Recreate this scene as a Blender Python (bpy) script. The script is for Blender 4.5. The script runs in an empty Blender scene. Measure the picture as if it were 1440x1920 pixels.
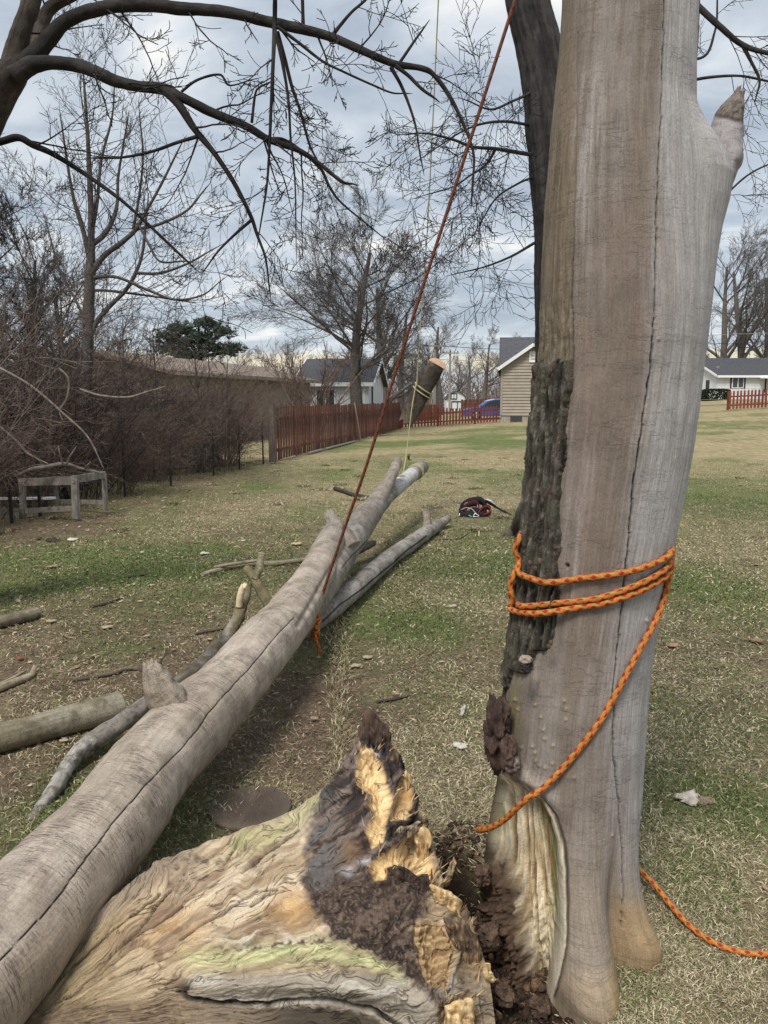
import bpy, math, random
import numpy as np
from mathutils import Vector, Matrix
from mathutils.bvhtree import BVHTree

SC = bpy.context.scene
COL = SC.collection
R = math.radians
# ------------------------------------------------------------------ camera
F = 1440.0                       # focal length in photo pixels (photo 1440 x 1920)
HORIZON = 748.0
PITCH = math.atan((960 - HORIZON) / F)
CAM_H = 1.65
cam_d = bpy.data.cameras.new('camera')
cam_d.sensor_fit = 'VERTICAL'
cam_d.sensor_height = 36.0
cam_d.lens = 36.0 * F / 1920.0
cam_d.clip_start = 0.05
cam_d.clip_end = 3000
cam = bpy.data.objects.new('camera', cam_d)
COL.objects.link(cam)
cam.location = (0, 0, CAM_H)
cam.rotation_euler = (math.pi / 2 - PITCH, 0, 0)
SC.camera = cam

# ------------------------------------------------------------------ sky and sun
SUN_EL, SUN_AZ = R(56), R(205)   # azimuth clockwise from +Y: light from behind the camera, to the left
W = bpy.data.worlds.new('World')
SC.world = W
W.use_nodes = True
wn = W.node_tree
wn.nodes.clear()


def nd(nt, typ, **kw):
    n = nt.nodes.new(typ)
    for k, v in kw.items():
        if k == 'ins':
            for kk, vv in v.items():
                n.inputs[kk].default_value = vv
        else:
            setattr(n, k, v)
    return n


def lk(nt, a, ao, b, bi):
    nt.links.new(a.outputs[ao], b.inputs[bi])


def ramp(nt, stops, interp='LINEAR'):
    n = nt.nodes.new('ShaderNodeValToRGB')
    cr = n.color_ramp
    cr.interpolation = interp
    while len(cr.elements) < len(stops):
        cr.elements.new(0.5)
    for e, (p, c) in zip(cr.elements, stops):
        e.position = p
        e.color = (*c, 1) if len(c) == 3 else c
    return n


def build_world():
    nt = wn
    out = nd(nt, 'ShaderNodeOutputWorld')
    bg = nd(nt, 'ShaderNodeBackground')
    bg.inputs['Strength'].default_value = 0.1
    sky = nd(nt, 'ShaderNodeTexSky', sky_type='NISHITA', sun_disc=False, sun_elevation=SUN_EL,
             sun_rotation=SUN_AZ, altitude=200, air_density=1.0, dust_density=1.5)
    tc = nd(nt, 'ShaderNodeTexCoord')
    sep = nd(nt, 'ShaderNodeSeparateXYZ')
    lk(nt, tc, 'Generated', sep, 0)
    zc = nd(nt, 'ShaderNodeMath', operation='MAXIMUM', ins={1: 0.0})
    lk(nt, sep, 'Z', zc, 0)
    den = nd(nt, 'ShaderNodeMath', operation='ADD', ins={1: 0.16})
    lk(nt, zc, 0, den, 0)
    dx = nd(nt, 'ShaderNodeMath', operation='DIVIDE')
    dy = nd(nt, 'ShaderNodeMath', operation='DIVIDE')
    lk(nt, sep, 'X', dx, 0); lk(nt, den, 0, dx, 1)
    lk(nt, sep, 'Y', dy, 0); lk(nt, den, 0, dy, 1)
    cmb = nd(nt, 'ShaderNodeCombineXYZ')
    lk(nt, dx, 0, cmb, 'X'); lk(nt, dy, 0, cmb, 'Y')
    mp = nd(nt, 'ShaderNodeMapping')
    mp.inputs['Location'].default_value = (3.1, 1.45, 0)
    mp.inputs['Scale'].default_value = (0.95, 1.1, 1)
    lk(nt, cmb, 0, mp, 0)
    n1 = nd(nt, 'ShaderNodeTexNoise', ins={'Scale': 2.1, 'Detail': 11.0, 'Roughness': 0.56, 'Distortion': 0.5})
    lk(nt, mp, 0, n1, 'Vector')
    n2 = nd(nt, 'ShaderNodeTexNoise', ins={'Scale': 0.62, 'Detail': 3.0, 'Roughness': 0.5})
    lk(nt, mp, 0, n2, 'Vector')
    mixn = nd(nt, 'ShaderNodeMath', operation='MULTIPLY_ADD', ins={1: 0.7, 2: 0.0})
    lk(nt, n1, 'Fac', mixn, 0)
    m2 = nd(nt, 'ShaderNodeMath', operation='MULTIPLY_ADD', ins={1: 0.3})
    lk(nt, n2, 'Fac', m2, 0); lk(nt, mixn, 0, m2, 2)
    cl = ramp(nt, [(0.36, (1.62, 1.86, 2.16)), (0.455, (2.05, 2.32, 2.65)), (0.53, (2.6, 2.88, 3.18)),
                   (0.60, (3.35, 3.52, 3.68)), (0.66, (4.3, 4.25, 4.08))])
    lk(nt, m2, 0, cl, 0)
    cov = ramp(nt, [(0.36, (0.9,) * 3), (0.55, (0.97,) * 3)])
    lk(nt, m2, 0, cov, 0)
    mx = nd(nt, 'ShaderNodeMix', data_type='RGBA')
    lk(nt, cov, 0, mx, 'Factor'); lk(nt, sky, 0, mx, 6); lk(nt, cl, 0, mx, 7)
    # brightening of the overcast towards the zenith
    zen = nd(nt, 'ShaderNodeMapRange', ins={'From Min': 0.42, 'From Max': 1.0, 'To Min': 1.0, 'To Max': 1.6})
    lk(nt, zc, 0, zen, 'Value')
    mul = nd(nt, 'ShaderNodeVectorMath', operation='SCALE')
    lk(nt, mx, 2, mul, 0); lk(nt, zen, 0, mul, 'Scale')
    # low gap of clear cream coloured sky just above the horizon
    band = ramp(nt, [(0.0, (0,) * 3), (0.030, (0.1,) * 3), (0.040, (0.75,) * 3), (0.050, (0.7,) * 3), (0.062, (0,) * 3)])
    lk(nt, zc, 0, band, 0)
    nb = nd(nt, 'ShaderNodeTexNoise', ins={'Scale': 3.5, 'Detail': 3.0})
    lk(nt, tc, 'Generated', nb, 'Vector')
    nbr = ramp(nt, [(0.42, (0.15,) * 3), (0.55, (1,) * 3)])
    lk(nt, nb, 'Fac', nbr, 0)
    bm = nd(nt, 'ShaderNodeMath', operation='MULTIPLY')
    lk(nt, band, 0, bm, 0); lk(nt, nbr, 0, bm, 1)
    mx2 = nd(nt, 'ShaderNodeMix', data_type='RGBA')
    mx2.inputs[7].default_value = (4.1, 3.55, 2.3, 1)
    lk(nt, bm, 0, mx2, 'Factor'); lk(nt, mul, 0, mx2, 6)
    lk(nt, mx2, 2, bg, 'Color')
    lk(nt, bg, 0, out, 0)


build_world()
sl = bpy.data.lights.new('sun', 'SUN')
sl.energy = 1.5
sl.angle = R(17)
sl.color = (1.0, 0.955, 0.89)
so = bpy.data.objects.new('sun', sl)
COL.objects.link(so)
_sd = Vector((math.sin(SUN_AZ) * math.cos(SUN_EL), math.cos(SUN_AZ) * math.cos(SUN_EL), math.sin(SUN_EL)))
so.rotation_euler = _sd.to_track_quat('Z', 'Y').to_euler()
so.location = (10, -5, 12)
SC.view_settings.view_transform = 'Standard'
SC.view_settings.look = 'None'
SC.view_settings.gamma = 1
SC.view_settings.use_curve_mapping = False
SC.view_settings.exposure = 1.25

# ------------------------------------------------------------------ geometry of the view (used to measure the place)
CP, SP = math.cos(PITCH), math.sin(PITCH)


def ray(px, py):
    x = (px - 720) / F
    v = (960 - py) / F
    return np.array([x, CP + v * SP, -SP + v * CP])


def at(px, py, Y):
    d = ray(px, py)
    t = Y / d[1]
    return np.array([d[0] * t, Y, CAM_H + d[2] * t])


def depth(P):
    P = np.asarray(P)
    return P[..., 1] * CP - (P[..., 2] - CAM_H) * SP


def proj(P):
    P = np.asarray(P, float)
    dz = P[..., 2] - CAM_H
    D = np.maximum(P[..., 1] * CP - dz * SP, 0.02)
    up = P[..., 1] * SP + dz * CP
    return 720 + F * P[..., 0] / D, 960 - F * up / D


def sstep(x, a, b):
    t = np.clip((np.asarray(x, float) - a) / (b - a), 0, 1)
    return t * t * (3 - 2 * t)


def hill(x, y):
    x = np.asarray(x, float)
    y = np.asarray(y, float)
    return np.clip(0.056 * x, 0, 1.6) * sstep(y, 13, 42)


def on_ground(px, py, h=0.0):
    d = ray(px, py)
    z = 0.0
    for _ in range(30):
        t = (CAM_H - z - h) / max(-d[2], 1e-4)
        z = 0.5 * z + 0.5 * float(hill(d[0] * t, d[1] * t))
    return np.array([d[0] * t, d[1] * t, z + h])


# ------------------------------------------------------------------ noise in numpy
def _h(ix, iy, iz, seed):
    n = (ix * 374761393 + iy * 668265263 + iz * 1274126177 + seed * 974634777) & 0xFFFFFFFF
    n = ((n ^ (n >> 13)) * 1274126177) & 0xFFFFFFFF
    n = ((n ^ (n >> 16)) * 2246822519) & 0xFFFFFFFF
    return ((n ^ (n >> 15)) & 0xFFFFFF) / float(0xFFFFFF)


def vn(x, y, z=0.0, seed=0):
    x, y, z = np.broadcast_arrays(np.asarray(x, float), np.asarray(y, float), np.asarray(z, float))
    ix = np.floor(x).astype(np.int64); iy = np.floor(y).astype(np.int64); iz = np.floor(z).astype(np.int64)
    fx = x - ix; fy = y - iy; fz = z - iz
    fx = fx * fx * (3 - 2 * fx); fy = fy * fy * (3 - 2 * fy); fz = fz * fz * (3 - 2 * fz)
    flat = not np.any(fz)
    def lay(k):
        a = _h(ix, iy, iz + k, seed); b = _h(ix + 1, iy, iz + k, seed)
        c = _h(ix, iy + 1, iz + k, seed); d = _h(ix + 1, iy + 1, iz + k, seed)
        return (a * (1 - fx) + b * fx) * (1 - fy) + (c * (1 - fx) + d * fx) * fy
    if flat:
        return lay(0)
    return lay(0) * (1 - fz) + lay(1) * fz


def fbm(x, y, z=0.0, seed=0, oct=4, rough=0.5):
    s = 0; a = 1; t = 0
    x = np.asarray(x, float); y = np.asarray(y, float); z = np.asarray(z, float)
    for o in range(oct):
        s = s + a * vn(x, y, z, seed + o * 17)
        t += a
        a *= rough
        x = x * 2.03 + 11.3; y = y * 2.03 + 5.7; z = z * 2.03
    return s / t


def ridged(x, y, z=0.0, seed=0, oct=3):
    s = 0; a = 1; t = 0
    for o in range(oct):
        s = s + a * (1 - np.abs(2 * vn(x, y, z, seed + 31 * o) - 1))
        t += a; a *= 0.5
        x = np.asarray(x) * 2.1 + 3.1; y = np.asarray(y) * 2.1 + 8.3; z = np.asarray(z) * 2.1
    return s / t


def pdist(px, py, path):
    """distance to a polyline and the fraction of the nearest point along it"""
    best = np.full(np.shape(px), 1e9)
    frac = np.zeros(np.shape(px))
    n = len(path) - 1
    for i in range(n):
        ax, ay = path[i][:2]; bx, by = path[i + 1][:2]
        vx, vy = bx - ax, by - ay
        t = np.clip(((px - ax) * vx + (py - ay) * vy) / (vx * vx + vy * vy + 1e-9), 0, 1)
        d = np.hypot(px - ax - t * vx, py - ay - t * vy)
        m = d < best
        best = np.where(m, d, best)
        frac = np.where(m, (i + t) / n, frac)
    return best, frac


def psd(px, py, poly):
    """signed distance to a polygon (inside positive)"""
    ins = np.zeros(np.shape(px), bool)
    n = len(poly)
    for i in range(n):
        ax, ay = poly[i]; bx, by = poly[(i + 1) % n]
        c = ((ay > py) != (by > py)) & (px < (bx - ax) * (py - ay) / ((by - ay) or 1e-9) + ax)
        ins ^= c
    d, _ = pdist(px, py, list(poly) + [poly[0]])
    return np.where(ins, d, -d)


def blend(c, tgt, w):
    w = np.clip(w, 0, 1)[..., None]
    return c * (1 - w) + np.asarray(tgt, float) * w


def crom(P, n):
    """Catmull-Rom resample of a control polyline (any dimension) to n points"""
    P = np.asarray(P, float)
    m = len(P)
    Q = np.vstack([2 * P[0] - P[1], P, 2 * P[-1] - P[-2]])
    t = np.linspace(0, m - 1 - 1e-9, n)
    i = t.astype(int); f = (t - i)[:, None]
    p0, p1, p2, p3 = Q[i], Q[i + 1], Q[i + 2], Q[i + 3]
    return 0.5 * (2 * p1 + (p2 - p0) * f + (2 * p0 - 5 * p1 + 4 * p2 - p3) * f * f + (3 * p1 - p0 - 3 * p2 + p3) * f ** 3)


# ------------------------------------------------------------------ mesh helpers
def mk(name, V, Fa, mat=None, parent=None, col=None, grain=None, smooth=True):
    V = np.ascontiguousarray(V, np.float32)
    me = bpy.data.meshes.new(name)
    if isinstance(Fa, np.ndarray):
        Fa = np.ascontiguousarray(Fa, np.int32)
        k = Fa.shape[1]
        me.vertices.add(len(V)); me.vertices.foreach_set('co', V.ravel())
        me.loops.add(Fa.size); me.loops.foreach_set('vertex_index', Fa.ravel())
        me.polygons.add(len(Fa))
        me.polygons.foreach_set('loop_start', np.arange(0, Fa.size, k, dtype=np.int32))
        try:
            me.polygons.foreach_set('loop_total', np.full(len(Fa), k, np.int32))
        except Exception:
            pass
        me.update(calc_edges=True)
    else:
        me.from_pydata([tuple(map(float, v)) for v in V], [], Fa)
    if smooth:
        me.polygons.foreach_set('use_smooth', np.ones(len(me.polygons), bool))
    if col is not None:
        a = me.color_attributes.new('Col', 'FLOAT_COLOR', 'POINT')
        c = np.ones((len(V), 4), np.float32); c[:, :3] = np.clip(col, 0.002, 0.95)
        a.data.foreach_set('color', c.ravel())
    if grain is not None:
        a = me.attributes.new('grain', 'FLOAT_VECTOR', 'POINT')
        g = np.zeros((len(V), 3), np.float32); g[:, :grain.shape[1]] = grain
        a.data.foreach_set('vector', g.ravel())
    me.validate()
    o = bpy.data.objects.new(name, me)
    COL.objects.link(o)
    if mat:
        me.materials.append(mat)
    if parent:
        o.parent = parent
        o.matrix_parent_inverse = Matrix.Translation(-Vector(parent.location)) if parent.rotation_euler.z == 0 and tuple(parent.scale) == (1, 1, 1) else parent_world(parent).inverted()
    return o


def parent_world(p):
    m = Matrix.LocRotScale(p.location, p.rotation_euler, p.scale)
    if p.parent:
        m = parent_world(p.parent) @ p.matrix_parent_inverse @ m
    return m


def tag(o, label=None, cat=None, group=None, kind=None):
    if label: o['label'] = label
    if cat: o['category'] = cat
    if group: o['group'] = group
    if kind: o['kind'] = kind
    return o


def thing(name, loc, label, cat, group=None):
    o = bpy.data.objects.new(name, None)
    o.empty_display_size = 0.2
    o.location = tuple(float(v) for v in loc)
    COL.objects.link(o)
    return tag(o, label, cat, group)


def grid_faces(nr, nc, wrap=False):
    r = np.arange(nr - 1)[:, None]
    c = np.arange(nc if wrap else nc - 1)[None, :]
    a = r * nc + c
    b = r * nc + (c + 1) % nc
    return np.stack([a, b, b + nc, a + nc], -1).reshape(-1, 4)


def frames(P):
    T = np.gradient(P, axis=0)
    T /= np.linalg.norm(T, axis=1)[:, None] + 1e-12
    N = np.zeros_like(P)
    ref = np.array([0, 0, 1.0]) if abs(T[0, 2]) < 0.9 else np.array([0, -1.0, 0])
    n = ref - T[0] * ref.dot(T[0]); n /= np.linalg.norm(n)
    for i in range(len(P)):
        n = n - T[i] * n.dot(T[i]); n /= np.linalg.norm(n) + 1e-12
        N[i] = n
    B = np.cross(T, N)
    return T, N, B


def loft(P, rad, sides=16, n=None, lump=0.0, lump_s=6.0, seed=0, jag0=0.0, jag1=0.0, cap=True):
    """tube round a smooth path. returns verts, quad faces, grain (round, along, t) and angles"""
    P = np.asarray(P, float)
    rad = np.asarray(rad, float)
    if n:
        Q = crom(np.hstack([P, rad[:, None]]), n)
        P, rad = Q[:, :3], np.maximum(Q[:, 3], 0.0008)
    m = len(P)
    T, N, B = frames(P)
    L = np.concatenate([[0], np.cumsum(np.linalg.norm(np.diff(P, axis=0), axis=1))])
    th = np.linspace(0, 2 * math.pi, sides, endpoint=False)
    ct, st = np.cos(th), np.sin(th)
    D = N[:, None, :] * ct[None, :, None] + B[:, None, :] * st[None, :, None]
    rr = np.repeat(rad[:, None], sides, 1)
    if lump:
        q = P[:, None, :] + D * rr[..., None]
        rr = rr * (1 + lump * 2 * (fbm(q[..., 0] * lump_s, q[..., 1] * lump_s, q[..., 2] * lump_s, seed, 3) - 0.5))
    V = P[:, None, :] + D * rr[..., None]
    if jag1:
        j = (vn(ct * 2.2 + 7, st * 2.2 + 3, seed=seed) - 0.3) * jag1 + (_h(np.arange(sides), 3 + 0 * np.arange(sides), 0, seed) - 0.5) * jag1 * 0.5
        w = sstep(np.arange(m), m - 5, m - 1)
        V = V + T[-1] * (w[:, None] * j[None, :])[..., None]
    if jag0:
        j = (vn(ct * 2.2 + 1, st * 2.2 + 9, seed=seed + 5) - 0.3) * jag0
        w = 1 - sstep(np.arange(m), 0, 4)
        V = V - T[0] * (w[:, None] * j[None, :])[..., None]
    G = np.zeros((m, sides, 3))
    G[..., 0] = th[None, :] * np.mean(rad)
    G[..., 1] = L[:, None]
    Fq = grid_faces(m, sides, True)
    V = V.reshape(-1, 3); G = G.reshape(-1, 3)
    if cap:
        nv = len(V)
        rings = []
        for end, ring0, pc, tt, jg in ((0, 0, P[0], -T[0], jag0), (1, (m - 1) * sides, P[-1], T[-1], jag1)):
            c = V[ring0:ring0 + sides].mean(0) - tt * (0.35 * jg)
            V = np.vstack([V, c[None]]); G = np.vstack([G, [[0, L[-1] * end, 0]]])
            ci = len(V) - 1
            k = np.arange(sides); k2 = (k + 1) % sides
            f = np.stack([ring0 + k, ring0 + k2, np.full(sides, ci), np.full(sides, ci)], 1)
            if end == 0:
                f = f[:, [1, 0, 2, 3]]
            rings.append(f)
        # triangles are stored as quads split at mid edges so one array holds every face
        V, G, extra = tri_as_quads(V, G, np.vstack(rings)[:, :3])
        Fq = np.vstack([Fq, extra])
    return V, Fq, G


def tri_as_quads(V, G, tris):
    """split each triangle into three quads (keeps every face a quad)"""
    a, b, c = V[tris[:, 0]], V[tris[:, 1]], V[tris[:, 2]]
    n = len(V); k = len(tris)
    cen = (a + b + c) / 3; ab = (a + b) / 2; bc = (b + c) / 2; ca = (c + a) / 2
    ga, gb, gc = G[tris[:, 0]], G[tris[:, 1]], G[tris[:, 2]]
    V = np.vstack([V, cen, ab, bc, ca])
    G = np.vstack([G, (ga + gb + gc) / 3, (ga + gb) / 2, (gb + gc) / 2, (gc + ga) / 2])
    i = np.arange(k)
    CE, AB, BC, CA = n + i, n + k + i, n + 2 * k + i, n + 3 * k + i
    f = np.vstack([np.stack([tris[:, 0], AB, CE, CA], 1), np.stack([tris[:, 1], BC, CE, AB], 1), np.stack([tris[:, 2], CA, CE, BC], 1)])
    return V, G, f


def segs_mesh(S, sides=3):
    """many straight tapered sticks: S rows (ax ay az bx by bz ra rb)"""
    S = np.asarray(S, float)
    A, Bp, ra, rb = S[:, 0:3], S[:, 3:6], S[:, 6], S[:, 7]
    T = Bp - A
    L = np.linalg.norm(T, axis=1)[:, None] + 1e-9
    T = T / L
    Bp = Bp + T * np.minimum(rb, 0.05)[:, None] * 0.6
    ref = np.where(np.abs(T[:, 2:3]) < 0.9, np.array([[0, 0, 1.0]]), np.array([[1.0, 0, 0]]))
    N = np.cross(T, ref); N /= np.linalg.norm(N, axis=1)[:, None]
    Bi = np.cross(T, N)
    th = np.linspace(0, 2 * math.pi, sides, endpoint=False)
    D = N[:, None, :] * np.cos(th)[None, :, None] + Bi[:, None, :] * np.sin(th)[None, :, None]
    V0 = A[:, None, :] + D * ra[:, None, None]
    V1 = Bp[:, None, :] + D * rb[:, None, None]
    V = np.concatenate([V0, V1], 1).reshape(-1, 3)
    base = (np.arange(len(S)) * 2 * sides)[:, None]
    k = np.arange(sides); k2 = (k + 1) % sides
    Fq = np.stack([base + k, base + k2, base + sides + k2, base + sides + k], -1).reshape(-1, 4)
    return V, Fq


class MB:
    """collects boxes, prisms and bars for one mesh"""
    def __init__(s):
        s.V = []; s.F = []
    def add(s, V, Fc):
        o = len(s.V)
        s.V += [tuple(float(c) for c in v) for v in V]
        s.F += [tuple(int(i) + o for i in f) for f in Fc]
        return s
    def box(s, c, size, rz=0.0, M=None):
        x, y, z = [v / 2 for v in size]
        P = [(-x, -y, -z), (x, -y, -z), (x, y, -z), (-x, y, -z), (-x, -y, z), (x, -y, z), (x, y, z), (-x, y, z)]
        m = (Matrix.Translation(Vector([float(v) for v in c])) @ (M if M is not None else Matrix.Rotation(rz, 4, 'Z')))
        return s.add([m @ Vector(p) for p in P], [(0, 3, 2, 1), (4, 5, 6, 7), (0, 1, 5, 4), (1, 2, 6, 5), (2, 3, 7, 6), (3, 0, 4, 7)])
    def bar(s, a, b, w, h, up=(0, 0, 1)):
        a = Vector([float(v) for v in a]); b = Vector([float(v) for v in b]); t = (b - a)
        L = t.length; t.normalize()
        u = Vector(up); sd = t.cross(u)
        if sd.length < 1e-4:
            sd = t.cross(Vector((1, 0, 0)))
        sd.normalize(); u = sd.cross(t)
        m = Matrix((t.to_tuple(), sd.to_tuple(), u.to_tuple())).transposed().to_4x4()
        return s.box((a + b) / 2, (L, w, h), M=m)
    def prism(s, poly, axis_vec):
        n = len(poly); a = [Vector([float(c) for c in p]) for p in poly]; ax = Vector([float(c) for c in axis_vec])
        V = a + [p + ax for p in a]
        Fc = [tuple(range(n))[::-1], tuple(range(n, 2 * n))] + [(i, (i + 1) % n, n + (i + 1) % n, n + i) for i in range(n)]
        return s.add(V, Fc)
    def build(s, name, mat, parent=None, smooth=False):
        return mk(name, s.V, s.F, mat, parent, smooth=smooth)


def copy_tree(o, parent=None):
    c = o.copy(); COL.objects.link(c)
    if parent is not None:
        c.parent = parent
        c.matrix_parent_inverse = o.matrix_parent_inverse
    for ch in [x for x in COL.objects if x.parent == o]:
        copy_tree(ch, c)
    return c


# ------------------------------------------------------------------ materials
def base_mat(name, rough=0.9, spec=0.25):
    m = bpy.data.materials.new(name)
    m.use_nodes = True
    nt = m.node_tree
    b = nt.nodes['Principled BSDF']
    b.inputs['Roughness'].default_value = rough
    b.inputs['Specular IOR Level'].default_value = spec
    return m, nt, b


def mat_noise(name, c1, c2, scale=8, rough=0.9, detail=5, bump=0.0, bscale=None, stretch=(1, 1, 1), spec=0.25, lo=0.35, hi=0.65, rnd=0.0):
    m, nt, b = base_mat(name, rough, spec)
    tc = nd(nt, 'ShaderNodeTexCoord')
    mp = nd(nt, 'ShaderNodeMapping')
    mp.inputs['Scale'].default_value = stretch
    lk(nt, tc, 'Object', mp, 0)
    n = nd(nt, 'ShaderNodeTexNoise', ins={'Scale': scale, 'Detail': detail, 'Roughness': 0.6})
    lk(nt, mp, 0, n, 'Vector')
    r = ramp(nt, [(lo, c1), (hi, c2)])
    lk(nt, n, 'Fac', r, 0)
    last = r
    if rnd:
        oi = nd(nt, 'ShaderNodeObjectInfo')
        mr = nd(nt, 'ShaderNodeMapRange', ins={'To Min': 1 - rnd, 'To Max': 1 + rnd})
        lk(nt, oi, 'Random', mr, 'Value')
        sc = nd(nt, 'ShaderNodeVectorMath', operation='SCALE')
        lk(nt, r, 0, sc, 0); lk(nt, mr, 0, sc, 'Scale')
        last = sc
    lk(nt, last, 0, b, 'Base Color')
    if bump:
        bn = nd(nt, 'ShaderNodeTexNoise', ins={'Scale': bscale or scale * 4, 'Detail': 4.0})
        lk(nt, mp, 0, bn, 'Vector')
        bp = nd(nt, 'ShaderNodeBump', ins={'Strength': bump, 'Distance': 0.02})
        lk(nt, bn, 'Fac', bp, 'Height'); lk(nt, bp, 0, b, 'Normal')
    return m


def mat_wood(name, along=3.0, across=90.0, amp=0.35, bump=0.5, speck=0.25, cracks=0.0, rough=0.85, bdist=0.004, crack_scale=(5, 45), checks=0.0):
    """painted wood: colour attribute x streaks along the grain, fine speckle, optional hairline cracks across the grain"""
    m, nt, b = base_mat(name, rough, 0.25)
    ca = nd(nt, 'ShaderNodeAttribute', attribute_name='Col')
    ga = nd(nt, 'ShaderNodeAttribute', attribute_name='grain')
    tc = nd(nt, 'ShaderNodeTexCoord')
    mp = nd(nt, 'ShaderNodeMapping'); mp.inputs['Scale'].default_value = (across, along, 1)
    lk(nt, ga, 'Vector', mp, 0)
    n1 = nd(nt, 'ShaderNodeTexNoise', ins={'Scale': 1.0, 'Detail': 6.0, 'Roughness': 0.65, 'Distortion': 0.4})
    lk(nt, mp, 0, n1, 'Vector')
    mr = nd(nt, 'ShaderNodeMapRange', ins={'From Min': 0.25, 'From Max': 0.75, 'To Min': 1 - amp, 'To Max': 1 + amp})
    lk(nt, n1, 'Fac', mr, 'Value')
    n2 = nd(nt, 'ShaderNodeTexNoise', ins={'Scale': 190.0, 'Detail': 3.0, 'Roughness': 0.7})
    lk(nt, tc, 'Object', n2, 'Vector')
    mr2 = nd(nt, 'ShaderNodeMapRange', ins={'From Min': 0.3, 'From Max': 0.7, 'To Min': 1 - speck, 'To Max': 1 + speck})
    lk(nt, n2, 'Fac', mr2, 'Value')
    mul = nd(nt, 'ShaderNodeMath', operation='MULTIPLY')
    lk(nt, mr, 0, mul, 0); lk(nt, mr2, 0, mul, 1)
    fac = mul
    hsum = n1
    if cracks:
        mp2 = nd(nt, 'ShaderNodeMapping'); mp2.inputs['Scale'].default_value = (crack_scale[0], crack_scale[1], 1)
        lk(nt, ga, 'Vector', mp2, 0)
        n3 = nd(nt, 'ShaderNodeTexNoise', ins={'Scale': 1.0, 'Detail': 4.0, 'Roughness': 0.6, 'Distortion': 0.3})
        lk(nt, mp2, 0, n3, 'Vector')
        sb = nd(nt, 'ShaderNodeMath', operation='SUBTRACT', ins={1: 0.5}); lk(nt, n3, 'Fac', sb, 0)
        ab = nd(nt, 'ShaderNodeMath', operation='ABSOLUTE'); lk(nt, sb, 0, ab, 0)
        n4 = nd(nt, 'ShaderNodeTexNoise', ins={'Scale': 7.0, 'Detail': 3.0}); lk(nt, tc, 'Object', n4, 'Vector')
        wd = nd(nt, 'ShaderNodeMapRange', ins={'From Min': 0.4, 'From Max': 0.66, 'To Min': 0.002, 'To Max': 0.03}); lk(nt, n4, 'Fac', wd, 'Value')
        dv = nd(nt, 'ShaderNodeMath', operation='DIVIDE'); lk(nt, ab, 0, dv, 0); lk(nt, wd, 0, dv, 1)
        cr = nd(nt, 'ShaderNodeMapRange', ins={'From Min': 0.2, 'From Max': 1.0, 'To Min': 1 - cracks, 'To Max': 1.0}); lk(nt, dv, 0, cr, 'Value')
        mul2 = nd(nt, 'ShaderNodeMath', operation='MULTIPLY'); lk(nt, mul, 0, mul2, 0); lk(nt, cr, 0, mul2, 1)
        fac = mul2
        ad = nd(nt, 'ShaderNodeMath', operation='ADD'); lk(nt, n1, 'Fac', ad, 0); lk(nt, cr, 0, ad, 1)
        hsum = ad
    if checks:
        mp5 = nd(nt, 'ShaderNodeMapping'); mp5.inputs['Scale'].default_value = (55, 2.6, 1)
        lk(nt, ga, 'Vector', mp5, 0)
        n5 = nd(nt, 'ShaderNodeTexNoise', ins={'Scale': 1.0, 'Detail': 5.0, 'Roughness': 0.65, 'Distortion': 0.2}); lk(nt, mp5, 0, n5, 'Vector')
        s5 = nd(nt, 'ShaderNodeMath', operation='SUBTRACT', ins={1: 0.47}); lk(nt, n5, 'Fac', s5, 0)
        a5 = nd(nt, 'ShaderNodeMath', operation='ABSOLUTE'); lk(nt, s5, 0, a5, 0)
        n6 = nd(nt, 'ShaderNodeTexNoise', ins={'Scale': 5.0, 'Detail': 4.0}); lk(nt, tc, 'Object', n6, 'Vector')
        w6 = nd(nt, 'ShaderNodeMapRange', ins={'From Min': 0.42, 'From Max': 0.66, 'To Min': 0.001, 'To Max': 0.02}); lk(nt, n6, 'Fac', w6, 'Value')
        d6 = nd(nt, 'ShaderNodeMath', operation='DIVIDE'); lk(nt, a5, 0, d6, 0); lk(nt, w6, 0, d6, 1)
        c6 = nd(nt, 'ShaderNodeMapRange', ins={'From Min': 0.2, 'From Max': 1.0, 'To Min': 1 - checks, 'To Max': 1.0}); lk(nt, d6, 0, c6, 'Value')
        # broad stains
        n7 = nd(nt, 'ShaderNodeTexNoise', ins={'Scale': 9.0, 'Detail': 6.0, 'Roughness': 0.7}); lk(nt, tc, 'Object', n7, 'Vector')
        m7 = nd(nt, 'ShaderNodeMapRange', ins={'From Min': 0.3, 'From Max': 0.7, 'To Min': 0.8, 'To Max': 1.18}); lk(nt, n7, 'Fac', m7, 'Value')
        f6 = nd(nt, 'ShaderNodeMath', operation='MULTIPLY'); lk(nt, fac, 0, f6, 0); lk(nt, c6, 0, f6, 1)
        f7 = nd(nt, 'ShaderNodeMath', operation='MULTIPLY'); lk(nt, f6, 0, f7, 0); lk(nt, m7, 0, f7, 1)
        fac = f7
        h6 = nd(nt, 'ShaderNodeMath', operation='ADD'); lk(nt, hsum, 'Fac' if hsum is n1 else 0, h6, 0); lk(nt, c6, 0, h6, 1)
        hsum = h6
    sc = nd(nt, 'ShaderNodeVectorMath', operation='SCALE')
    lk(nt, ca, 'Color', sc, 0); lk(nt, fac, 0, sc, 'Scale')
    lk(nt, sc, 0, b, 'Base Color')
    had = nd(nt, 'ShaderNodeMath', operation='MULTIPLY_ADD', ins={1: 0.35})
    lk(nt, n2, 'Fac', had, 0); lk(nt, hsum, 'Fac' if hsum is n1 else 0, had, 2)
    bp = nd(nt, 'ShaderNodeBump', ins={'Strength': bump, 'Distance': bdist})
    lk(nt, had, 0, bp, 'Height'); lk(nt, bp, 0, b, 'Normal')
    return m


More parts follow.
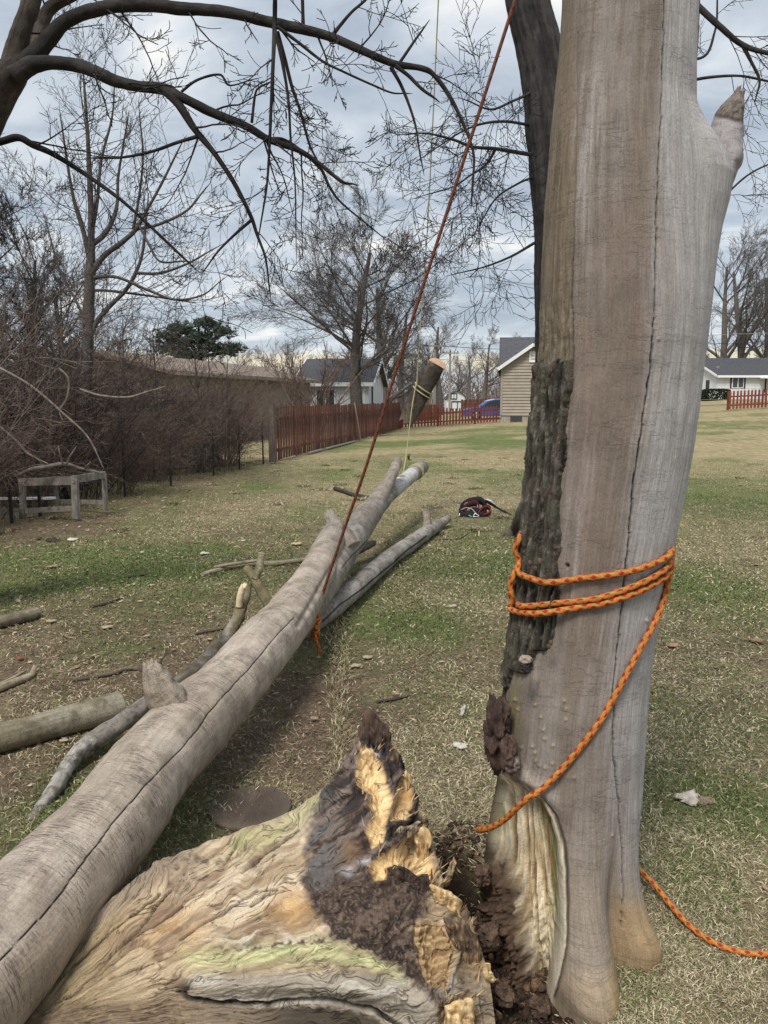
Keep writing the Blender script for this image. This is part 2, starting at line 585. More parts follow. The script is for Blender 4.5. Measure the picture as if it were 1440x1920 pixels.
def mat_rope(name, cols, pitch=0.05, turns=1.0, rough=0.75):
    """braided rope: blocks of colour running round and along it. grain x = angle 0..1, y = metres"""
    m, nt, b = base_mat(name, rough, 0.3)
    ga = nd(nt, 'ShaderNodeAttribute', attribute_name='grain')
    sep = nd(nt, 'ShaderNodeSeparateXYZ'); lk(nt, ga, 'Vector', sep, 0)
    s1 = nd(nt, 'ShaderNodeMath', operation='MULTIPLY', ins={1: 1.0 / pitch}); lk(nt, sep, 'Y', s1, 0)
    a = nd(nt, 'ShaderNodeMath', operation='MULTIPLY_ADD', ins={1: 2.0}); lk(nt, sep, 'X', a, 0); lk(nt, s1, 0, a, 2)
    c = nd(nt, 'ShaderNodeMath', operation='MULTIPLY_ADD', ins={1: -3.0}); lk(nt, sep, 'X', c, 0); lk(nt, s1, 0, c, 2)
    wv = []
    for q in (a, c):
        fr = nd(nt, 'ShaderNodeMath', operation='FRACT'); lk(nt, q, 0, fr, 0); wv.append(fr)
    r1 = ramp(nt, [(0.0, cols[0]), (0.50, cols[0]), (0.55, cols[1]), (0.97, cols[1]), (1.0, cols[0])])
    r2 = ramp(nt, [(0.0, (0,) * 3), (0.55, (0,) * 3), (0.62, (1,) * 3), (0.95, (1,) * 3), (1.0, (0,) * 3)])
    lk(nt, wv[0], 0, r1, 0); lk(nt, wv[1], 0, r2, 0)
    mx = nd(nt, 'ShaderNodeMix', data_type='RGBA')
    mx.inputs[7].default_value = (*cols[2], 1)
    lk(nt, r2, 0, mx, 'Factor'); lk(nt, r1, 0, mx, 6)
    n = nd(nt, 'ShaderNodeTexNoise', ins={'Scale': 160.0, 'Detail': 3.0})
    tc = nd(nt, 'ShaderNodeTexCoord'); lk(nt, tc, 'Object', n, 'Vector')
    mr = nd(nt, 'ShaderNodeMapRange', ins={'From Min': 0.3, 'From Max': 0.7, 'To Min': 0.65, 'To Max': 1.15}); lk(nt, n, 'Fac', mr, 'Value')
    sc = nd(nt, 'ShaderNodeVectorMath', operation='SCALE'); lk(nt, mx, 2, sc, 0); lk(nt, mr, 0, sc, 'Scale')
    lk(nt, sc, 0, b, 'Base Color')
    bp = nd(nt, 'ShaderNodeBump', ins={'Strength': 0.5, 'Distance': 0.002}); lk(nt, n, 'Fac', bp, 'Height'); lk(nt, bp, 0, b, 'Normal')
    return m


def mat_plain(name, c, rough=0.8, spec=0.3, var=0.12, scale=6, metallic=0.0):
    c1 = tuple(v * (1 - var) for v in c); c2 = tuple(min(v * (1 + var), 0.9) for v in c)
    m = mat_noise(name, c1, c2, scale=scale, rough=rough, spec=spec)
    m.node_tree.nodes['Principled BSDF'].inputs['Metallic'].default_value = metallic
    return m


M_TRUNK = mat_wood('weathered_barkless_trunk', along=10, across=170, amp=0.16, bump=0.55, speck=0.2, cracks=0.2, crack_scale=(5, 26), checks=0.16)
M_LOG = mat_wood('fallen_log_wood', along=2.6, across=60, amp=0.2, bump=0.7, speck=0.24, cracks=0.55, crack_scale=(7, 80), checks=0.1)
M_FLARE = mat_wood('rotting_root_wood', along=6.0, across=260, amp=0.42, bump=0.9, speck=0.14, bdist=0.004, cracks=0.6, crack_scale=(60, 5))
M_HEART = mat_wood('fresh_broken_wood', along=6, across=30, amp=0.16, bump=0.5, speck=0.12)
M_BARK = mat_wood('furrowed_bark', along=14, across=60, amp=0.45, bump=1.0, speck=0.4, bdist=0.01)
M_LIMB = mat_wood('dead_limb_wood', along=6, across=60, amp=0.35, bump=0.7, speck=0.35, cracks=0.3, crack_scale=(8, 30))
M_SOIL = mat_wood('dark_soil', along=40, across=40, amp=0.5, bump=1.0, speck=0.5, bdist=0.012)
M_DARKTWIG = mat_noise('dark_twig_bark', (0.016, 0.014, 0.014), (0.036, 0.031, 0.03), scale=30, rough=0.95)
M_GREYTWIG = mat_noise('grey_twig_bark', (0.05, 0.043, 0.04), (0.11, 0.094, 0.085), scale=20, rough=0.95)
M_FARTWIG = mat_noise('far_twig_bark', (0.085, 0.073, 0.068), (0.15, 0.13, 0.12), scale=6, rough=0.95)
M_BRUSH = mat_noise('brush_twig_bark', (0.06, 0.04, 0.033), (0.21, 0.145, 0.118), scale=9, rough=0.95)
M_BRUSH2 = mat_noise('grey_cane_bark', (0.12, 0.095, 0.08), (0.24, 0.2, 0.17), scale=12, rough=0.95)
M_ROPE = mat_rope('orange_braided_rope', ((0.58, 0.125, 0.02), (0.30, 0.022, 0.012), (0.36, 0.24, 0.05)), pitch=0.036)
M_ROPE_RED = mat_rope('red_braided_rope', ((0.13, 0.03, 0.017), (0.06, 0.010, 0.010), (0.19, 0.075, 0.03)), pitch=0.05)
M_ROPE_Y = mat_plain('pale_yellow_rope', (0.36, 0.32, 0.18), 0.8)
M_CUT = mat_noise('fresh_cut_end', (0.38, 0.24, 0.155), (0.5, 0.33, 0.22), scale=14)
M_RED = mat_noise('red_brown_stain', (0.085, 0.036, 0.026), (0.155, 0.068, 0.05), scale=5, rough=0.85, stretch=(1, 1, 0.2), rnd=0.25)
M_REDP = mat_noise('red_picket_paint', (0.14, 0.036, 0.025), (0.225, 0.064, 0.045), scale=4, rough=0.8, rnd=0.2)
M_OLDPOST = mat_noise('old_grey_post_wood', (0.09, 0.07, 0.058), (0.2, 0.165, 0.14), scale=14, stretch=(1, 1, 0.2))
M_GREYWOOD = mat_noise('grey_weathered_timber', (0.15, 0.135, 0.115), (0.31, 0.28, 0.245), scale=12, stretch=(1, 1, 0.4), bump=0.3)
M_WHITE = mat_plain('white_house_paint', (0.62, 0.63, 0.64), 0.7, var=0.06, scale=2)
M_WHITE2 = mat_plain('white_trim_paint', (0.74, 0.74, 0.73), 0.6, var=0.04)
M_BEIGE = mat_noise('beige_vinyl_siding', (0.30, 0.26, 0.21), (0.35, 0.305, 0.25), scale=3, rough=0.7, rnd=0.06)
M_SHINGLE_D = mat_noise('dark_grey_shingle', (0.045, 0.045, 0.05), (0.09, 0.09, 0.098), scale=9, rough=0.95, rnd=0.1)
M_SHINGLE_B = mat_noise('brown_grey_shingle', (0.15, 0.115, 0.09), (0.25, 0.195, 0.155), scale=5, rough=0.95, rnd=0.1)
M_GLASS_D = base_mat('dark_window_glass', 0.12, 0.5)[0]
M_GLASS_D.node_tree.nodes['Principled BSDF'].inputs['Base Color'].default_value = (0.045, 0.055, 0.06, 1)
M_BLOCK = mat_noise('foundation_block', (0.27, 0.24, 0.2), (0.38, 0.34, 0.29), scale=8)
M_METAL_D = mat_plain('dark_steel', (0.035, 0.034, 0.033), 0.6, metallic=0.3)
M_BLACK = mat_plain('black_webbing', (0.016, 0.014, 0.016), 0.85)
M_MAROON = mat_plain('maroon_webbing', (0.05, 0.01, 0.013), 0.85)
M_REDCORD = mat_plain('red_cord', (0.26, 0.03, 0.026), 0.7)
M_WHITECORD = mat_plain('white_cord', (0.45, 0.43, 0.4), 0.7)
M_TEAL = mat_plain('teal_cord', (0.05, 0.28, 0.24), 0.7)
M_ALU = mat_plain('bright_alloy', (0.62, 0.62, 0.62), 0.35, metallic=0.7)
M_BLUE = mat_noise('blue_car_paint', (0.02, 0.075, 0.27), (0.035, 0.11, 0.36), scale=2, rough=0.4, spec=0.5)
M_TARP = mat_plain('pale_car_roof', (0.42, 0.46, 0.58), 0.5)
M_TYRE = mat_plain('tyre_rubber', (0.02, 0.02, 0.02), 0.9)
M_NEEDLE = mat_noise('pine_needles', (0.035, 0.052, 0.034), (0.075, 0.10, 0.065), scale=1.2, rough=0.9)
M_HEDGE = mat_noise('clipped_hedge_leaf', (0.012, 0.024, 0.01), (0.03, 0.05, 0.02), scale=2.5, rough=0.9)
M_POLE = mat_noise('utility_pole_wood', (0.2, 0.18, 0.155), (0.32, 0.29, 0.25), scale=5, stretch=(1, 1, 0.1))
M_PATH = mat_noise('pale_concrete', (0.4, 0.35, 0.27), (0.5, 0.44, 0.34), scale=2)
# ------------------------------------------------------------------ the lawn
GREEN = [(90, 1050, .9, 1), (250, 1062, 1.0, 1), (420, 1060, 1.0, .8), (20, 1110, .6, .8), (330, 1120, .8, .6), (690, 1130, .5, 1), (640, 1230, .35, .7),
         (830, 1060, .8, .8), (900, 1010, 1.2, .7), (800, 830, 4, .8), (900, 822, 4, 1), (1290, 1090, .7, 1.1), (1350, 1120, .8, .7), (1420, 950, 2, .6), (1390, 800, 5, .5),
         (1290, 1660, .12, .7), (1400, 1530, .3, .6), (1420, 1360, .4, .5), (1230, 1330, .3, .5), (40, 1560, .18, .9), (10, 1600, .2, .8), (350, 1560, .2, .7),
         (560, 1010, 1.0, .4), (1330, 890, 3, .4), (640, 880, 3, .4), (210, 1215, .3, .6), (800, 1300, .35, .4), (1180, 1850, .1, .5), (760, 1160, .6, .8)]
BROWN = [(180, 1180, 1.2, .9), (400, 1170, 1.0, .9), (300, 1240, .8, 1), (80, 1270, .8, .8), (430, 1220, .6, .8), (60, 1420, .6, .8), (200, 1440, .4, .9), (600, 1300, .7, 1),
         (700, 1260, .6, .9), (560, 1400, .4, 1), (480, 1560, .3, .8), (800, 1230, .6, .6), (640, 1030, .8, .5), (20, 1000, 1.0, .8), (130, 975, .8, .9), (300, 945, 1.0, .7), (420, 905, 1.2, .7),
         (480, 1000, .8, .6), (1380, 1200, .5, .6), (1410, 1330, .4, .4), (850, 1450, .3, .3), (450, 1420, .5, .9), (330, 1600, .2, .8)]
STRAW = [(1300, 1560, .4, .8), (1400, 1650, .4, .7), (1300, 1800, .3, .6), (800, 1400, .5, .6), (850, 880, 3, .7), (1380, 850, 4, .8), (930, 800, 3, .6), (1330, 1500, .4, .7), (620, 1450, .3, .4)]
for _l in (GREEN, BROWN, STRAW):
    for _i, (a, b_, c, d) in enumerate(_l):
        p = on_ground(a, b_); _l[_i] = (p[0], p[1], c, d)
PIT = (0.30, 2.26, 0.20, 0.50)
HOLE = (0.275, 2.56, 0.075, 0.13)


def zones(x, y):
    wx = x + 0.35 * (fbm(x * 1.6, y * 1.6, 0, 3, 3) - .5) * np.minimum(1 + y * .1, 4)
    wy = y + 0.35 * (fbm(x * 1.6 + 9, y * 1.6, 0, 4, 3) - .5) * np.minimum(1 + y * .1, 4)
    out = []
    for L in (GREEN, BROWN, STRAW):
        w = np.zeros(np.shape(x))
        for cx, cy, r, s in L:
            w = np.maximum(w, s * np.exp(-(((wx - cx) / (r * 1.1)) ** 2 + ((wy - cy) / (r * 1.35)) ** 2)))
        out.append(w)
    far = sstep(y, 9, 16)
    g, b, s = out
    n1 = fbm(x * .9, y * .9, 0, 11, 4); n2 = fbm(x * .33, y * .22, 0, 12, 4); n3 = fbm(x * 3.5, y * 3.5, 0, 13, 3)
    g = np.clip(g * (.55 + .9 * n3) + sstep(n1, .52, .75) * .5 + far * sstep(n2, .47, .64) * .6, 0, 1)
    b = np.clip(b * (.5 + n3) + sstep(fbm(x * 1.3 + 40, y * 1.3, 0, 21, 4), .56, .78) * .4 * (1 - far), 0, 1)
    s = np.clip(s + far * sstep(n2, .52, .36) * .7, 0, 1)
    pit = np.exp(-(((wx - PIT[0]) / PIT[2]) ** 2 + ((wy - PIT[1]) / PIT[3]) ** 2) ** 2)
    return g, b, s, pit


C_MID, C_GREEN, C_BROWN, C_STRAW, C_SOIL = (0.25, 0.20, 0.115), (0.105, 0.14, 0.042), (0.165, 0.117, 0.08), (0.33, 0.265, 0.15), (0.055, 0.035, 0.024)


def gheight(x, y, pit=None):
    z = hill(x, y)
    near = np.exp(-((y / 9.0) ** 2))
    z = z + near * (0.035 * (fbm(x * .8, y * .8, 0, 51, 3) - .5) + 0.016 * (fbm(x * 7, y * 7, 0, 52, 3) - .5))
    if pit is None:
        pit = zones(x, y)[3]
    z = z - .24 * np.exp(-(((x - HOLE[0]) / HOLE[2]) ** 2 + ((y - HOLE[1]) / HOLE[3]) ** 2) ** 2)
    return z - 0.13 * pit + pit * 0.10 * (fbm(x * 22, y * 22, 0, 53, 3) - .5)


def build_ground():
    th = np.concatenate([np.linspace(-math.pi, -R(52), 60, endpoint=False), np.linspace(-R(52), R(52), 420, endpoint=False), np.linspace(R(52), math.pi, 60, endpoint=False)])
    rr = np.concatenate([[0.02, .3, .6, .9], np.geomspace(1.15, 60, 330), np.geomspace(64, 900, 26)])
    Rr, T = np.meshgrid(rr, th, indexing='ij')
    x = Rr * np.sin(T); y = Rr * np.cos(T)
    g, b, s, pit = zones(x, y)
    z = gheight(x, y, pit)
    V = np.stack([x, y, z], -1).reshape(-1, 3)
    c = np.broadcast_to(np.array(C_MID), x.shape + (3,)).copy()
    c = blend(c, C_STRAW, s * .8); c = blend(c, C_BROWN, b); c = blend(c, C_GREEN, g * .85)
    fa = sstep(y, 12, 24); c = blend(c, C_STRAW, fa * sstep(fbm(x * .5 + 7, y * .8, 0, 62, 4), .40, .58) * .75)
    c = c * (.72 + .56 * fbm(x * 14, y * 14, 0, 61, 3))[..., None]
    c = blend(c, C_SOIL, sstep(pit, .15, .5))
    c = blend(c, (0.02, 0.014, 0.01), np.exp(-(((x - HOLE[0]) / HOLE[2]) ** 2 + ((y - HOLE[1]) / HOLE[3]) ** 2) ** 2))  # darkness of the deep hole painted into the soil colour
    Fq = grid_faces(len(rr), len(th), True)[:, ::-1]
    m, nt, bs = base_mat('winter_lawn', 0.95, 0.12)
    ca = nd(nt, 'ShaderNodeAttribute', attribute_name='Col')
    tc = nd(nt, 'ShaderNodeTexCoord')
    n = nd(nt, 'ShaderNodeTexNoise', ins={'Scale': 42.0, 'Detail': 6.0, 'Roughness': 0.75, 'Distortion': 1.2}); lk(nt, tc, 'Object', n, 'Vector')
    n2 = nd(nt, 'ShaderNodeTexNoise', ins={'Scale': 5.0, 'Detail': 6.0, 'Roughness': 0.7}); lk(nt, tc, 'Object', n2, 'Vector')
    r1 = nd(nt, 'ShaderNodeMapRange', ins={'From Min': .3, 'From Max': .7, 'To Min': .5, 'To Max': 1.5}); lk(nt, n, 'Fac', r1, 'Value')
    r2 = nd(nt, 'ShaderNodeMapRange', ins={'From Min': .3, 'From Max': .7, 'To Min': .7, 'To Max': 1.3}); lk(nt, n2, 'Fac', r2, 'Value')
    mu = nd(nt, 'ShaderNodeMath', operation='MULTIPLY'); lk(nt, r1, 0, mu, 0); lk(nt, r2, 0, mu, 1)
    sc = nd(nt, 'ShaderNodeVectorMath', operation='SCALE'); lk(nt, ca, 'Color', sc, 0); lk(nt, mu, 0, sc, 'Scale')
    lk(nt, sc, 0, bs, 'Base Color')
    bp = nd(nt, 'ShaderNodeBump', ins={'Strength': 0.9, 'Distance': 0.03}); lk(nt, n, 'Fac', bp, 'Height'); lk(nt, bp, 0, bs, 'Normal')
    o = mk('ground', V, Fq, m, col=c.reshape(-1, 3))
    tag(o, kind='structure')


build_ground()


def blades_mat():
    m, nt, b = base_mat('grass_blade', 0.8, 0.2)
    ca = nd(nt, 'ShaderNodeAttribute', attribute_name='Col')
    lk(nt, ca, 'Color', b, 'Base Color')
    return m


M_BLADE = blades_mat()


def build_grass(n=640000, seed=4):
    rg = np.random.default_rng(seed)
    r = np.exp(np.log(1.55) + (np.log(22) - np.log(1.55)) * rg.random(n) ** 1.15)
    t = rg.uniform(-R(42), R(42), n)
    x = r * np.sin(t); y = r * np.cos(t)
    g, b, s, pit = zones(x, y)
    keep = (rg.random(n) > pit * 1.6) & (rg.random(n) > b * .68)
    x, y, r, g, b, s = [a[keep] for a in (x, y, r, g, b, s)]
    n = len(x)
    z = gheight(x, y, pit[keep])
    sc = np.clip(r / 2.6, .8, 3.0)
    # tufts: some blades gather round clump centres and stand longer
    cell = .34 * np.clip(r / 3, .8, 3); ci = np.floor(x / cell).astype(np.int64); cj = np.floor(y / cell).astype(np.int64)
    cxx = (ci + _h(ci, cj, 0 * ci, 7)) * cell; cyy = (cj + _h(ci, cj, 0 * ci, 8)) * cell
    tf = (_h(ci, cj, 0 * ci, 9) < .42) & (rg.random(n) < .55)
    sp = rg.uniform(.08, .35, n)
    x = np.where(tf, cxx + (x - cxx) * sp, x); y = np.where(tf, cyy + (y - cyy) * sp, y)
    g = np.where(tf, np.clip(g + (_h(ci, cj, 0 * ci, 10) - .6) * 1.2, 0, 1), g)
    z = gheight(x, y)
    flat = rg.random(n)
    isg = rg.random(n) < (.20 + .68 * g)
    L = (np.where(isg, rg.uniform(.018, .038, n), rg.uniform(.02, .052, n))) * np.clip(sc, .8, 1.15) * np.where(tf, 1.45, 1.0)
    wd = np.where(isg, .0016, .00135) * sc
    tuft = fbm(x * 6, y * 6, 0, 71, 2)
    az = rg.uniform(0, 2 * math.pi, n) + 2.2 * fbm(x * 2.5, y * 2.5, 0, 72, 2)
    el = np.where(isg, rg.uniform(R(25), R(75), n), rg.uniform(R(3), R(42), n) * (.5 + tuft) + np.where(tf, R(20), 0))
    dx, dy, dz = np.cos(az) * np.cos(el), np.sin(az) * np.cos(el), np.sin(el)
    sx, sy = -np.sin(az), np.cos(az)
    base = np.stack([x, y, z - .002], -1)
    D = np.stack([dx, dy, dz], -1)
    S = np.stack([sx, sy, rg.uniform(-.4, .4, n)], -1) * wd[:, None]
    droop = np.zeros((n, 3)); droop[:, 2] = -L * rg.uniform(0, .35, n)
    curl = np.stack([sx, sy, 0 * sx], -1) * (L * rg.uniform(-.35, .35, n))[:, None]
    mid = base + D * (L * .55)[:, None]
    tip = base + D * L[:, None] + droop + curl
    tip[:, 2] = np.maximum(tip[:, 2], z + .004)
    mid[:, 2] = np.maximum(mid[:, 2], z + .006)
    V = np.stack([base, mid - S, mid + S, tip], 1).reshape(-1, 3)
    i = (np.arange(n) * 4)[:, None]
    Ft = np.vstack([i + np.array([[0, 2, 1]]), i + np.array([[1, 2, 3]])])
    pal_g = np.array([(0.088, 0.122, 0.036), (0.125, 0.152, 0.052), (0.155, 0.172, 0.066)])
    pal_s = np.array([(0.39, 0.325, 0.205), (0.32, 0.265, 0.165), (0.56, 0.485, 0.325), (0.23, 0.18, 0.11)])
    pal_b = np.array([(0.2, 0.14, 0.095), (0.28, 0.205, 0.14), (0.14, 0.1, 0.066)])
    c = pal_s[rg.integers(0, 4, n)]
    isb = rg.random(n) < b * .68
    c = np.where(isb[:, None], pal_b[rg.integers(0, 3, n)], c)
    c = np.where(isg[:, None], pal_g[rg.integers(0, 3, n)], c)
    c = c * rg.uniform(.75, 1.2, n)[:, None]
    c = np.repeat(c, 4, 0)
    o = mk('grass', V, Ft, M_BLADE, col=c, smooth=False)
    tag(o, 'short matted winter grass, straw coloured with green patches', 'grass', kind='stuff')


build_grass()


def build_litter(n=16000, seed=9):
    """dry chips and leaf scraps lying between the grass"""
    rg = np.random.default_rng(seed)
    r = np.exp(rg.uniform(np.log(1.7), np.log(20), n)); t = rg.uniform(-R(42), R(36), n)
    x = r * np.sin(t); y = r * np.cos(t)
    g, b, s, pit = zones(x, y)
    fl = np.exp(-((x - (-4.7 + .19 * (y - 10.2)) - .45) / .45) ** 2) * (y > 8.5) * (y < 21)
    keep = rg.random(n) < np.clip(.10 + .9 * b + 1.5 * fl + .3 * pit, 0, 1)
    x, y, r, fl = x[keep], y[keep], r[keep], fl[keep]; n = len(x)
    z = gheight(x, y, pit[keep])
    sz = rg.uniform(.004, .013, n) * np.clip(r / 4, .7, 2.2)
    az = rg.uniform(0, 6.28, n); ti = rg.uniform(-.5, .5, n)
    u = np.stack([np.cos(az), np.sin(az), ti * .5], -1) * (sz * rg.uniform(.8, 2.2, n))[:, None]
    v = np.stack([-np.sin(az), np.cos(az), ti], -1) * (sz * rg.uniform(.35, .8, n))[:, None]
    c0 = np.stack([x, y, z + .012 + .2 * sz], -1)
    up = np.zeros((n, 3)); up[:, 2] = sz * .4
    V = np.stack([c0 - u, c0 + v - up * .3, c0 + u * .9, c0 - v, c0 + up], 1).reshape(-1, 3)
    i = (np.arange(n) * 5)[:, None]
    Ft = np.vstack([i + np.array([[0, 3, 4]]), i + np.array([[3, 2, 4]]), i + np.array([[2, 1, 4]]), i + np.array([[1, 0, 4]])])
    pal = np.array([(0.17, 0.105, 0.065), (0.25, 0.165, 0.10), (0.11, 0.07, 0.045), (0.36, 0.28, 0.18), (0.2, 0.13, 0.08)])
    c = np.repeat(pal[rg.integers(0, 5, n)] * rg.uniform(.7, 1.2, n)[:, None], 5, 0)
    o = mk('leaf_litter', V, Ft, M_BLADE, col=c, smooth=False)
    tag(o, 'scraps of dry leaves and wood chips scattered over the lawn', 'leaf litter', kind='stuff')


build_litter()

# ------------------------------------------------------------------ standing dead trunk
YC = 2.25
_PY = np.linspace(-900, 2300, 1600)
_ZT = np.array([at(720, p, YC)[2] for p in _PY])


def z_of(py):
    return np.interp(py, _PY, _ZT)


def py_of(z):
    return np.interp(-np.asarray(z), -_ZT, _PY)


_T = np.array([(-900, 1085, 1318), (-300, 1072, 1308), (0, 1061, 1303), (100, 1054, 1300), (200, 1042, 1298), (300, 1032, 1303), (400, 1024, 1309), (500, 1019, 1316), (570, 1017, 1319),
               (640, 1015, 1316), (700, 1013, 1309), (760, 1009, 1302), (830, 1003, 1292), (900, 997, 1279), (1000, 988, 1259), (1100, 979, 1237), (1200, 966, 1221), (1260, 957, 1214),
               (1320, 948, 1209), (1400, 940, 1204), (1450, 936, 1200), (1500, 928, 1198), (1560, 916, 1197), (1620, 908, 1197), (1700, 906, 1197), (2300, 906, 1197)])
_LOBE = np.array([(-900, 0), (205, 0), (222, 6), (240, 16), (260, 30), (285, 46), (310, 58), (335, 63), (380, 53), (430, 36), (500, 19), (570, 7), (640, 2), (700, 0), (2300, 0)])
CRACK1 = [(1246, -10), (1243, 120), (1240, 215), (1232, 400), (1229, 560), (1220, 690), (1211, 745), (1190, 900), (1180, 1010), (1168, 1120), (1158, 1220), (1150, 1290), (1151, 1360), (1152, 1420), (1160, 1500), (1166, 1590), (1168, 1660), (1166, 1740)]
CRACK2 = [(1081, 60), (1080, 240), (1076, 440), (1073, 560), (1075, 670), (1073, 700)]
LIP = [(927, 1415), (950, 1447), (985, 1474), (1018, 1497), (1040, 1530), (1056, 1575), (1063, 1630), (1064, 1700), (1061, 1770), (1050, 1830), (1038, 1870), (1036, 1960)]
CAV = [(1036, 1990)] + LIP[::-1] + [(800, 1400), (800, 1990)]
PIMPLES = [(966, 1312), (971, 1330), (1003, 1321), (1013, 1345), (1018, 1369), (1002, 1412), (1021, 1386), (1058, 1314), (1061, 1330), (1004, 1427), (1037, 1398), (1022, 1440), (1061, 1349), (1036, 1432), (998, 1400), (1147, 1565), (1066, 1061), (1234, 636), (1213, 1164), (1010, 1436), (1076, 1458), (978, 1402)]
BARKPOLY = [(800, 692), (1001, 690), (1016, 676), (1034, 684), (1052, 670), (1062, 676), (1078, 672), (1074, 735), (1066, 765), (1062, 815), (1064, 850), (1054, 905), (1050, 960), (1053, 1010), (1046, 1060), (1050, 1105), (1044, 1150), (1040, 1192), (1024, 1222), (1008, 1222), (1000, 1256), (985, 1264), (965, 1260), (952, 1290), (930, 1330), (800, 1340)]


def trunk_grid(zs, th):
    py = py_of(zs)
    Lp = np.interp(py, _T[:, 0], _T[:, 1]); Rp = np.interp(py, _T[:, 0], _T[:, 2])
    sc = np.array([at(1720, p, YC)[0] / 1000 for p in py])
    XL, XR = (Lp - 720) * sc, (Rp - 720) * sc
    cx = (XL + XR) / 2; rx = (XR - XL) / 2
    lobe = np.interp(py, _LOBE[:, 0], _LOBE[:, 1]) * sc
    Z, T = np.meshgrid(zs, th, indexing='ij')
    s, c = np.sin(T), np.cos(T)
    rad = rx[:, None] / np.sqrt(s * s + (c / 0.93) ** 2)
    def g(t0, w):
        d = (T - t0 + math.pi) % (2 * math.pi) - math.pi
        return np.exp(-(d / w) ** 2)
    rad = rad + lobe[:, None] * g(R(90), R(40))
    zz = np.maximum(Z, -.05)
    e = np.exp(-(np.maximum(zz, 0) / .12) ** 1.2)
    foot = np.exp(-((zz - .03) / .10) ** 2)
    rad = rad + g(R(3), R(16)) * (.075 * np.exp(-(np.maximum(zz, 0) / .26) ** 1.6) + .085 * e) + g(R(3), R(24)) * .03 * foot
    rad = rad + g(R(48), R(19)) * (.03 * np.exp(-(np.maximum(zz, 0) / .3) ** 2) + .055 * foot)
    rad = rad - g(R(27), R(8)) * .06 * (1 - sstep(zz, .05, .42))
    rad = rad + (g(R(140), R(25)) + g(R(-150), R(25))) * .12 * e
    rad = rad - g(R(75), R(20)) * .02 * (1 - sstep(zz, .2, .5))
    X = cx[:, None] + s * rad; Yv = YC - c * rad
    return X, Yv, Z, T, rad, s, c


FRONT_TH = np.concatenate([np.linspace(-R(105), R(105), 310), np.linspace(R(105), 2 * math.pi - R(105), 60)[1:-1]])
TRUNK_ZS = np.concatenate([np.linspace(-.14, 2.95, 980), np.linspace(2.97, 5.6, 40)])


